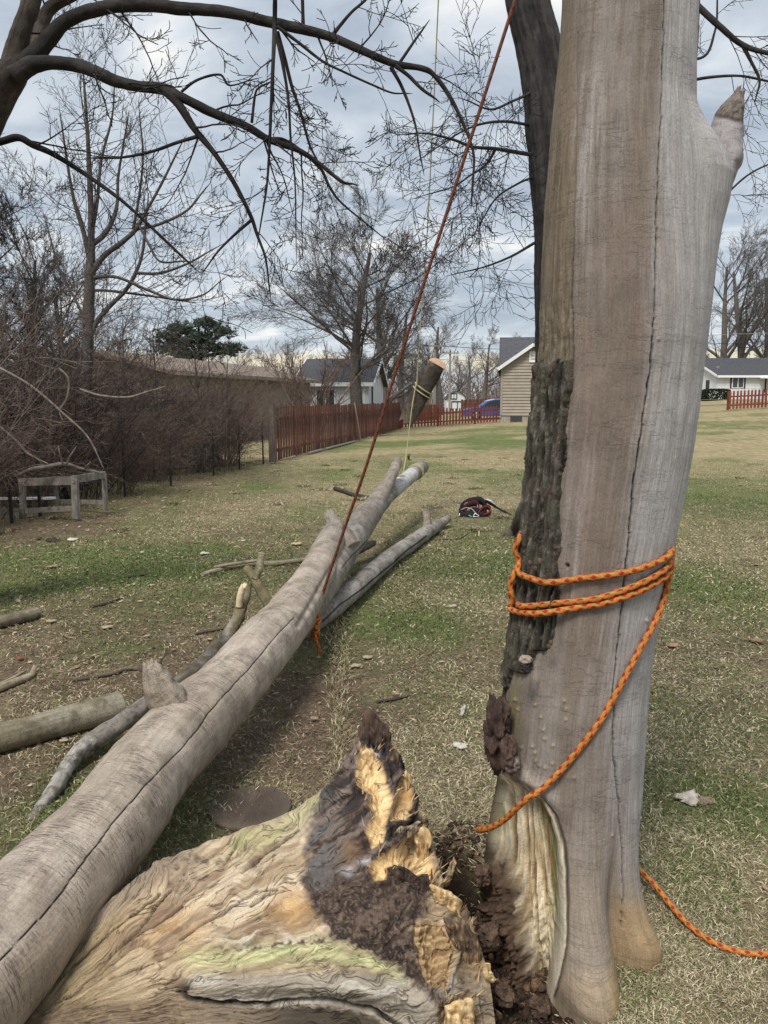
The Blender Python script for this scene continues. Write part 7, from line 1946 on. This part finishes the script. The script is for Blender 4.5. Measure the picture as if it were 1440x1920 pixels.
def picket_fence(name, P0, P1, pitch, w, h, mat, label, scallop=0, post_every=2.4, gate=None, z_off=.05):
    P0 = np.array(P0, float); P1 = np.array(P1, float); dd = P1 - P0; L = float(np.linalg.norm(dd)); dd /= L; an = math.atan2(dd[1], dd[0])
    f = thing(name, (P0[0], P0[1], float(hill(P0[0], P0[1]))), label, 'fence')
    inv = Vector(f.location)
    prof = [(-w / 2, 0, 0), (w / 2, 0, 0), (w / 2, 0, h - w * .7), (0, 0, h), (-w / 2, 0, h - w * .7)]
    mb = MB(); mb.prism(prof, (0, .02, 0)); o0 = mb.build('picket', mat, f); me = o0.data
    n = int(L / pitch); nq = np.array([dd[1], -dd[0]]); rg = random.Random(n)
    for i in range(n):
        o = o0 if i == 0 else bpy.data.objects.new('picket', me)
        if i: COL.objects.link(o); o.parent = f
        p = P0 + dd * pitch * (i + .5); g = float(hill(p[0], p[1]))
        o.matrix_parent_inverse = Matrix.Identity(4)
        o.location = Vector((p[0], p[1], g + z_off)) - inv
        s = 1 + scallop * (abs(((pitch * (i + .5)) % post_every) / post_every - .5) * 2) ** 2 - scallop * .4
        o.scale = (1, 1, s); o.rotation_euler = (0, rg.uniform(-.02, .02), an)
    for z in (.25, .72):
        m = 6
        for k in range(m):
            a = P0 + dd * L * k / m - nq * .03; b = P0 + dd * L * (k + 1) / m - nq * .03
            mb = MB(); mb.bar((a[0], a[1], float(hill(*a)) + z * h), (b[0], b[1], float(hill(*b)) + z * h), .03, .08); mb.build('rail', mat, f)
    k = 0
    while k * post_every <= L + .01:
        a = P0 + dd * min(k * post_every, L) - nq * .07; g = float(hill(*a)); mb = MB(); mb.box((a[0], a[1], g + h * .5), (.1, .1, h * 1.06), rz=an); mb.build('post', mat, f); k += 1
    return f


picket_fence('picket_fence', (float(at(752, 748, 41.9)[0]), 41.9), (float(at(937, 748, 43)[0]), 43), .178, .092, .98, M_REDP, 'low red picket fence with scalloped top left of the beige house', scallop=.22, post_every=2.1)
picket_fence('picket_fence', (float(at(1366, 748, 42)[0]), 42), (float(at(1560, 748, 41)[0]), 41), .18, .1, 1.0, M_REDP, 'red picket fence in front of the white bungalow at the right edge')
picket_fence('picket_fence', (float(at(1240, 748, 41)[0]), 41), (float(at(1314, 748, 42)[0]), 42), .18, .1, 1.0, M_REDP, 'short red picket fence piece just right of the dead trunk')
picket_fence('board_fence', (float(at(866, 748, 58)[0]), 58), (float(at(960, 748, 58)[0]), 58), .15, .145, 1.25, M_RED, 'brown board fence far behind the blue car')
picket_fence('board_fence', (float(at(770, 748, 52)[0]), 52), (float(at(828, 748, 52)[0]), 52), .15, .145, 1.1, M_RED, 'brown board fence behind the hanging log')

# ------------------------------------------------------------------ houses
def gable_house(name, label, Y, pxl, pxr, z0, eave, ridge, depth_, wallmat, roofmat, rz=0.0, over=.3, cat='house', gable_mat=None, siding=.0):
    """box house, ridge along local x. Front wall at local y=0 facing the camera"""
    x0, x1 = float(at(pxl, 748, Y)[0]), float(at(pxr, 748, Y)[0]); w = x1 - x0
    h = thing(name, ((x0 + x1) / 2, Y, z0), label, cat)
    M = Matrix.Translation(Vector(h.location)) @ Matrix.Rotation(rz, 4, 'Z')
    def tr(P): return [M @ Vector(p) for p in P]
    e, r = eave - z0, ridge - z0
    mb = MB(); prof = [(-w / 2, 0, 0), (-w / 2, depth_, 0), (-w / 2, depth_, e), (-w / 2, depth_ / 2, r), (-w / 2, 0, e)]
    mb.prism(tr(prof), M.to_3x3() @ Vector((w, 0, 0))); mb.build('wall', wallmat, h)
    for s in (0, 1):
        y0 = -over if s == 0 else depth_ + over; sl = (r - e) / (depth_ / 2)
        ze = e - over * sl
        q = [(-w / 2 - over, y0, ze + .03), (-w / 2 - over, depth_ / 2, r + .03), (-w / 2 - over, depth_ / 2, r + .15), (-w / 2 - over, y0, ze + .15)]
        mb = MB(); mb.prism(tr(q), M.to_3x3() @ Vector((w + 2 * over, 0, 0))); mb.build('roof', roofmat, h)
    mb = MB(); mb.box(M @ Vector((0, -over - .015, e - over * (r - e) / (depth_ / 2) + .06)), (w + 2 * over, .03, .2), M=Matrix.Rotation(rz, 4, 'Z')); mb.build('fascia', M_WHITE2, h)
    for sx in (-1, 1):
        xx = sx * (w / 2 + over + .015)
        sl = (r - e) / (depth_ / 2)
        for a, b in (((xx, -over, e - over * sl + .07), (xx, depth_ / 2, r + .07)), ((xx, depth_ + over, e - over * sl + .07), (xx, depth_ / 2, r + .07))):
            mb = MB(); mb.bar(M @ Vector(a), M @ Vector(b), .03, .2); mb.build('bargeboard', M_WHITE2, h)
    if siding:
        k = int(e / siding)
        for i in range(k):
            mb = MB(); mb.box(M @ Vector((0, -.012, siding * (i + .5))), (w - .02, .022, siding * .93), M=Matrix.Rotation(rz, 4, 'Z')); mb.build('siding_board', wallmat, h)
    return h, M, w, e, r


def win(h, M, x, z, w, hh, y=-.03, frame=M_WHITE2, glass=M_GLASS_D, bars=1, side=None):
    R3 = M.to_3x3().to_4x4()
    def bx(c, s): return MB().box(M @ Vector(c), s, M=R3)
    t = .07
    f = MB()
    for c, s in (((x, y, z + hh / 2), (w + t, .06, t)), ((x, y, z - hh / 2), (w + t, .08, t)), ((x - w / 2, y, z), (t, .06, hh)), ((x + w / 2, y, z), (t, .06, hh))):
        f.box(M @ Vector(c), s, M=R3)
    for b in range(bars):
        f.box(M @ Vector((x - w / 2 + w * (b + 1) / (bars + 1), y, z)), (.05, .05, hh - t), M=R3)
    fo = f.build('window', frame, h)
    po = bx((x, y + .015, z), (w, .02, hh)).build('pane', glass, fo)
    return fo


# white gabled house behind the tall fence
h, M, w, e, r = gable_house('white_house', 'white gabled house with grey roof behind the tall red fence', 41, 560, 692, 0, 2.45, 3.78, 7.5, M_WHITE, M_SHINGLE_D, rz=-.10, siding=.16)
win(h, M, w / 2 - 2.3, 1.55, 1.0, 1.2, frame=M_WHITE2); 
mb = MB(); mb.box(M @ Vector((w / 2 - .25, -.05, 1.2)), (.09, .07, 2.3), M=Matrix.Rotation(-.1, 4, 'Z')); mb.build('downpipe', M_WHITE2, h)
for k in range(9):
    mb = MB(); z = .35 + k * .26; mb.box(M @ Vector((w / 2 + .05, 1.2, z)), (.03, .42, .03), M=Matrix.Rotation(-.1, 4, 'Z'))
    if k == 0:
        la = thing('ladder', M @ Vector((w / 2 + .05, 1.2, 0)), 'dark ladder fixed upright on the gable wall of the white house', 'ladder')
    mb.build('rung', M_METAL_D, la)
for s in (-1, 1):
    mb = MB(); mb.box(M @ Vector((w / 2 + .05, 1.2 + s * .21, 1.45)), (.04, .04, 2.7), M=Matrix.Rotation(-.1, 4, 'Z')); mb.build('stile', M_METAL_D, la)
# long low roofed building left of it
lb = thing('low_house', (-6.2, 31, 0), 'long low house with a brown grey roof beyond the brush', 'house')
pA, pB = np.array([float(at(335, 748, 25)[0]), 25.0]), np.array([float(at(600, 748, 39)[0]), 39.0])
dd = pB - pA; Ls = float(np.linalg.norm(dd)); dd /= Ls; nq = np.array([-dd[1], dd[0]])
def lp(t, o, z): q = pA + dd * Ls * t + nq * o; return (q[0], q[1], z)
mb = MB(); mb.prism([lp(0, .5, 0), lp(0, 6, 0), lp(0, 6, 2.45), lp(0, 3.2, 3.1), lp(0, .5, 2.45)], Vector((*(dd * Ls), 0))); mb.build('wall', M_BEIGE, lb)
for (o0, o1) in ((0, 3.2), (6.5, 3.2)):
    z0_ = 2.42 if o0 == 0 else 2.36
    mb = MB(); mb.prism([lp(-.03, o0, z0_), lp(-.03, o1, 3.16), lp(-.03, o1, 3.28), lp(-.03, o0, z0_ + .12)], Vector((*(dd * Ls * 1.06), 0))); mb.build('roof', M_SHINGLE_B, lb)
mb = MB(); a = lp(-.03, -.03, 2.48); b = lp(1.03, -.03, 2.48); mb.bar(a, b, .03, .14); mb.build('fascia', M_BEIGE, lb)

# beige house: cross gable facing the camera
zb = float(hill(7.2, 42))
bh = thing('beige_house', (float(at(938, 748, 42)[0]), 42, zb), 'beige sided house with a front gable and dark roof in the middle distance', 'house')
X0, X1 = float(at(938, 748, 42)[0]), float(at(1056, 748, 42)[0]); xm = (X0 + X1) / 2; za, zr = 1.65 + 42 * 57 / F, 1.65 + 42 * 94 / F
zf = zb + .36
mb = MB(); mb.prism([(X0 + .04, 42.03, zf), (X1 - .04, 42.03, zf), (X1 - .04, 42.03, za), (xm, 42.03, zr), (X0 + .04, 42.03, za)], (0, 5.6, 0)); mb.build('wall', M_BEIGE, bh)
zz = zf; stp = .165
while zz < zr - .1:
    f = 0 if zz < za else (zz + stp * .5 - za) / (zr - za); a = X0 + (xm - X0) * f; b = X1 - (X1 - xm) * f
    if b - a > .2:
        mb = MB(); mb.box(((a + b) / 2, 42.0, zz + stp / 2), (b - a, .02, stp * 1.02), M=Matrix.Rotation(-.22, 4, 'X')); mb.build('siding_board', M_BEIGE, bh)
    zz += stp
mb = MB(); mb.box(((X0 + X1) / 2, 42.1, zb + .12), (X1 - X0 - .1, .16, .52)); mb.build('foundation', M_BLOCK, bh)
mb = MB(); mb.box((float(at(968, 748, 42)[0]), 41.99, zb + .2), (.62, .08, .24)); mb.build('vent', M_GLASS_D, bh)
for (a, b) in (((X0 - .18, za - .12), (xm, zr + .1)), ((X1 + .18, za - .12), (xm, zr + .1))):
    mb = MB(); mb.prism([(a[0], 41.75, a[1]), (b[0], 41.75, b[1]), (b[0], 41.75, b[1] + .12), (a[0], 41.75, a[1] + .12)], (0, 5.5, 0)); mb.build('roof', M_SHINGLE_D, bh)
    mb = MB(); mb.bar((a[0], 41.73, a[1] + .02), (b[0], 41.73, b[1] + .02), .03, .17); mb.build('bargeboard', M_WHITE2, bh)
mb = MB(); mb.box(((X0 + 14.5) / 2 + .02, 49.0, (zf + za) / 2), (14.4 - X0, 6.5, za - zf)); mb.build('wall', M_BEIGE, bh)
mb = MB(); mb.prism([(X0 - .12, 45.2, za - .15), (X0 - .12, 49, za + 2.0), (X0 - .12, 52.8, za - .15), (X0 - .12, 52.8, za - .02), (X0 - .12, 49, za + 2.13), (X0 - .12, 45.2, za - .02)], (9, 0, 0)); mb.build('roof', M_SHINGLE_D, bh)
I4 = Matrix.Identity(4)
win(bh, I4, float(at(1008, 748, 42)[0]), 1.65 + 42 * 24 / F, .72, 1.25, y=41.98); win(bh, I4, float(at(997, 748, 42)[0]), 1.65 + 42 * 76 / F, .36, .5, y=41.98, glass=M_WHITE, bars=0)
mb = MB(); mb.box((X0 + .06, 41.985, (zf + za) / 2), (.12, .03, za - zf)); mb.build('corner_board', M_BEIGE, bh)

bh.rotation_euler = (0, 0, -math.atan2(float(bh.location.x), 42.0))
# white bungalow at the right
Yb = 76; zb2 = 1.6
wb = thing('white_bungalow', (36, Yb, zb2), 'white bungalow with dark roof beyond the picket fence at the right', 'house')
c0 = np.array([float(at(1343, 748, Yb)[0]), Yb]); ang2 = .12; dd = np.array([math.cos(-.03), math.sin(-.03)]); nq = np.array([-dd[1] - .28, dd[0]]); nq /= np.linalg.norm(nq)
ev, rdg = 1.65 + Yb * 42 / F, 1.65 + (Yb + 3.5) * 71 / F
def wp(t, o, z): q = c0 + dd * t + nq * o; return (float(q[0]), float(q[1]), z)
Lw = 11.0; Dw = 7.5
mb = MB(); mb.prism([wp(0, 0, zb2 - .2), wp(0, Dw, zb2 - .2), wp(0, Dw, ev), wp(0, Dw / 2, rdg), wp(0, 0, ev)], Vector((*(dd * Lw), 0))); mb.build('wall', M_WHITE, wb)
for (o0, o1) in ((-.4, Dw / 2), (Dw + .4, Dw / 2)):
    mb = MB(); mb.prism([wp(-.3, o0, ev - .14), wp(-.3, o1, rdg + .04), wp(-.3, o1, rdg + .2), wp(-.3, o0, ev + .02)], Vector((*(dd * (Lw + .6)), 0))); mb.build('roof', M_SHINGLE_D, wb)
    mb = MB(); mb.bar(wp(-.34, o0, ev - .02), wp(-.34, o1, rdg + .12), .05, .2); mb.build('bargeboard', M_WHITE2, wb)
mb = MB(); mb.bar(wp(-.3, -.43, ev - .06), wp(Lw + .3, -.43, ev - .06), .04, .22); mb.build('fascia', M_WHITE2, wb)
for i in range(9):
    mb = MB(); mb.bar(wp(0, -.02, zb2 + .15 + i * .26), wp(Lw, -.02, zb2 + .15 + i * .26), .03, .245); mb.build('siding_board', M_WHITE, wb)
def wwin(px0, px1, py0, py1, fr=M_WHITE2):
    t0 = (float(at(px0, 748, Yb)[0]) - c0[0]); t1 = (float(at(px1, 748, Yb)[0]) - c0[0]); z0, z1 = 1.65 + Yb * (748 - py1) / F, 1.65 + Yb * (748 - py0) / F
    mb = MB(); mb.bar(wp(t0, -.07, (z0 + z1) / 2), wp(t1, -.07, (z0 + z1) / 2), .06, z1 - z0); wo = mb.build('window', fr, wb)
    m = (t0 + t1) / 2
    for a, b in ((t0 + .08, m - .05), (m + .05, t1 - .08)):
        mb = MB(); mb.bar(wp(a, -.11, (z0 + z1) / 2), wp(b, -.11, (z0 + z1) / 2), .03, z1 - z0 - .16); mb.build('pane', M_GLASS_D, wo)
    for a, b in ((t0 - .16, t0 - .02), (t1 + .02, t1 + .16)):
        mb = MB(); mb.bar(wp(a, -.08, (z0 + z1) / 2), wp(b, -.08, (z0 + z1) / 2), .04, z1 - z0 + .06); mb.build('shutter', M_METAL_D, wo)
wwin(1369, 1391, 706, 728); wwin(1433, 1452, 708, 735)
mb = MB(); t0 = float(at(1414, 748, Yb)[0]) - c0[0]; mb.bar(wp(t0, -.9, ev - .22), wp(t0 + 3.5, -.9, ev - .22), 1.2, .1); mb.build('awning', M_WHITE2, wb)
for k in (.35, 2.4):
    mb = MB(); a = wp(t0 + k, -1.3, 0); mb.box((a[0], a[1], (zb2 + ev) / 2 - .1), (.1, .1, ev - zb2 - .2)); mb.build('awning_post', M_WHITE2, wb)
for i, o in enumerate((1.4, 3.2, 5.4)):
    mb = MB(); a = wp(-.03, o, 1.65 + Yb * 26 / F); mb.box(a, (.06, .5, .95), rz=math.atan2(nq[1], nq[0]) - math.pi / 2); mb.build('side_window', M_GLASS_D, wb)
mb = MB(); a = wp(1.0, Dw / 4 - .2, ev + .75); mb.box(a, (.3, .3, .4)); mb.build('roof_vent', M_ALU, wb)

# hedge
def leaf_mass(name, cen, size, n, leaf, mat, label, cat, seed, box=True):
    rg = np.random.default_rng(seed)
    u = rg.uniform(-1, 1, (n, 3)); k = rg.integers(0, 3, n); s = rg.choice([-1, 1], n)
    for i in range(3): u[k == i, i] = s[k == i] * rg.uniform(.82, 1.04, (k == i).sum())
    rr = np.sum(np.abs(u) ** 5, axis=1) ** .2
    u = u / np.maximum(rr, .8)[:, None]
    u[:, 2] = np.abs(u[:, 2]) * 1.0 if False else u[:, 2]
    P = np.array(cen) + u * np.array(size) / 2
    a = rg.normal(0, 1, (n, 3)); a /= np.linalg.norm(a, axis=1)[:, None]; b = np.cross(a, rg.normal(0, 1, (n, 3))); b /= np.linalg.norm(b, axis=1)[:, None]
    V = np.stack([P - a * leaf, P + b * leaf * .6, P + a * leaf, P - b * leaf * .6], 1).reshape(-1, 3)
    o = mk(name, V, np.arange(n * 4).reshape(-1, 4), mat, None, smooth=False)
    return tag(o, label, cat)
hx0, hx1 = float(at(1317, 748, 64)[0]), float(at(1366, 748, 64)[0])
zh = float(hill(hx0, 64))
leaf_mass('hedge', ((hx0 + hx1) / 2, 64, zh + .48), (hx1 - hx0, 1.4, 1.0), 5200, .07, M_HEDGE, 'clipped dark green hedge in front of the white bungalow', 'hedge', 3)
mb = MB(); xq = float(at(1280, 748, 50)[0]); mb.box((xq + 9, 52, 1.604), (26, .9, .012)); tag(mb.build('path', M_PATH), kind='structure')

# barn shaped white shed, car, poles
Yq = 82; xs = float(at(856, 748, Yq)[0]); ws = 2.1; zs = 1.65 - Yq * 22 / F
bs = thing('barn_shed', (xs, Yq, zs), 'small white barn shaped shed with dark trimmed window', 'shed')
hh = 36 * Yq / F
prof = [(xs - ws / 2, Yq, zs), (xs + ws / 2, Yq, zs), (xs + ws / 2, Yq, zs + hh * .55), (xs + ws * .36, Yq, zs + hh * .82), (xs, Yq, zs + hh), (xs - ws * .36, Yq, zs + hh * .82), (xs - ws / 2, Yq, zs + hh * .55)]
mb = MB(); mb.prism(prof, (0, 3, 0)); mb.build('wall', M_WHITE, bs)
mb = MB()
for a, b in zip(prof[2:6], prof[3:7]): mb.bar((a[0], Yq + 1.5, a[2] + .04), (b[0], Yq + 1.5, b[2] + .04), 3.3, .07)
mb.build('roof', M_SHINGLE_D, bs)
mb = MB(); mb.box((xs - .28, Yq - .03, zs + hh * .74), (.66, .06, .62)); wo = mb.build('window', M_METAL_D, bs)
for s in (-1, 1): mb = MB(); mb.box((xs - .28 + s * .14, Yq - .07, zs + hh * .74), (.2, .04, .42)); mb.build('pane', M_WHITE, wo)
mb = MB(); mb.box((xs + .1, Yq - .03, zs + hh * .48), (1.3, .06, .1)); mb.box((xs + .1, Yq - .03, zs + hh * .24), (.08, .05, hh * .46)); mb.box((xs - .52, Yq - .03, zs + hh * .24), (.08, .05, hh * .46)); mb.box((xs + .72, Yq - .03, zs + hh * .24), (.08, .05, hh * .46)); mb.build('door_trim', M_METAL_D, bs)

Yc = 48; xc0 = float(at(869, 748, Yc)[0]); zc_ = float(hill(xc0 + 1.5, Yc)) - .02
car = thing('parked_car', (xc0 + 2.1, Yc, zc_), 'blue car parked behind the low red picket fence', 'car')
prof = [(0, .35), (.05, .62), (.5, .74), (1.05, .80), (1.5, 1.16), (2.0, 1.28), (2.8, 1.28), (3.4, 1.02), (3.7, .84), (4.2, .78), (4.28, .4), (4.1, .25), (.2, .25)]
mb = MB(); mb.prism([(xc0 + a, Yc, zc_ + b) for a, b in prof], (0, 1.7, 0)); mb.build('body', M_BLUE, car)
mb = MB(); mb.prism([(xc0 + a, Yc - .02, zc_ + b) for a, b in ((1.16, .82), (1.56, 1.13), (2.05, 1.22), (2.3, 1.22), (2.3, .82))], (0, .03, 0)); mb.build('window', M_GLASS_D, car)
mb = MB(); mb.prism([(xc0 + a, Yc - .02, zc_ + b) for a, b in ((2.4, .82), (2.4, 1.22), (2.76, 1.22), (3.3, .98), (3.5, .84))], (0, .03, 0)); mb.build('window', M_GLASS_D, car)
mb = MB(); mb.prism([(xc0 + a, Yc + .1, zc_ + b) for a, b in ((1.5, 1.165), (2.0, 1.285), (2.8, 1.285), (3.2, 1.12), (3.2, 1.15), (2.8, 1.32), (2.0, 1.32), (1.5, 1.2))], (0, 1.5, 0)); mb.build('roof', M_TARP, car)
for a in (.8, 3.4):
    V, Fq, G = loft([(xc0 + a, Yc - .03, zc_ + .31), (xc0 + a, Yc + .2, zc_ + .31)], [.31, .31], 24, 6); wh = mk('wheel', V, Fq, M_TYRE, car)
    V, Fq, G = loft([(xc0 + a, Yc - .05, zc_ + .31), (xc0 + a, Yc + .1, zc_ + .31)], [.19, .19], 20, 6); mk('rim', V, Fq, M_ALU, wh)
for i, (a, Y, top, rr, l) in enumerate(((815, 60, 560, .13, 'grey utility pole rising behind the hanging log'), (843, 74, 540, .11, 'thin utility pole in front of the white barn shed'))):
    x = float(at(a, 748, Y)[0]); zt = float(at(a, 640 if i == 0 else 655, Y)[2]); up = thing('utility_pole', (x, Y, float(hill(x, Y))), l, 'pole')
    V, Fq, G = loft([(x, Y, -.2), (x, Y, zt * .5), (x, Y, zt)], [rr, rr * .9, rr * .75], 12, 20); mk('pole', V, Fq, M_POLE, up)
    mb = MB(); mb.box((x, Y - .16, zt - .35), (1.7, .09, .11)); mb.build('crossarm', M_POLE, up)
    for s in (-.7, 0, .7):
        V, Fq, G = loft([(x + s, Y - .16, zt - .29), (x + s, Y - .16, zt - .15)], [.04, .05], 8, 6); mk('insulator', V, Fq, M_METAL_D, up)
for i, (ya, yb, Ya, l) in enumerate(((648, 655, 60, 'upper overhead wire crossing behind the beige house'), (674, 672, 60, 'lower overhead wire crossing behind the beige house'))):
    P = [at(640, ya - 6, Ya), at(815, ya, Ya), at(930, (ya + yb) / 2 + 3, Ya + 6), at(1100, yb + 2, Ya + 12), at(1310, 646 - i * 14, 70), at(1460, 638 - i * 14, 66), at(1700, 610, 64)]
    V, Fq, G = loft(P, [.022] * len(P), 5, 60); tag(mk('overhead_wire', V, Fq, M_METAL_D if i == 0 else M_POLE), l, 'wire')

# far woods seen as one mass
rg = np.random.default_rng(31)
n = 15000
x = rg.uniform(-75, 95, n); y = rg.uniform(118, 150, n); z = np.abs(rg.normal(0, 1, n)) * 2.9
z = np.minimum(z, 8.5) * (.7 + .6 * fbm(x / 9, 0 * x, 0, 33, 3))
ln = rg.uniform(.8, 2.6, n); dx = rg.normal(0, .45, n); dz = rg.uniform(.4, 1, n); nn_ = np.sqrt(dx * dx + dz * dz)
S = np.stack([x, y, z, x + dx / nn_ * ln, y, z + dz / nn_ * ln, rg.uniform(.02, .06, n), rg.uniform(.012, .03, n)], 1)
V, Fq = segs_mesh(S, 3); tag(mk('woods', V, Fq, M_BRUSH), 'far off strip of bare brown woods along the horizon', 'woods', kind='stuff')
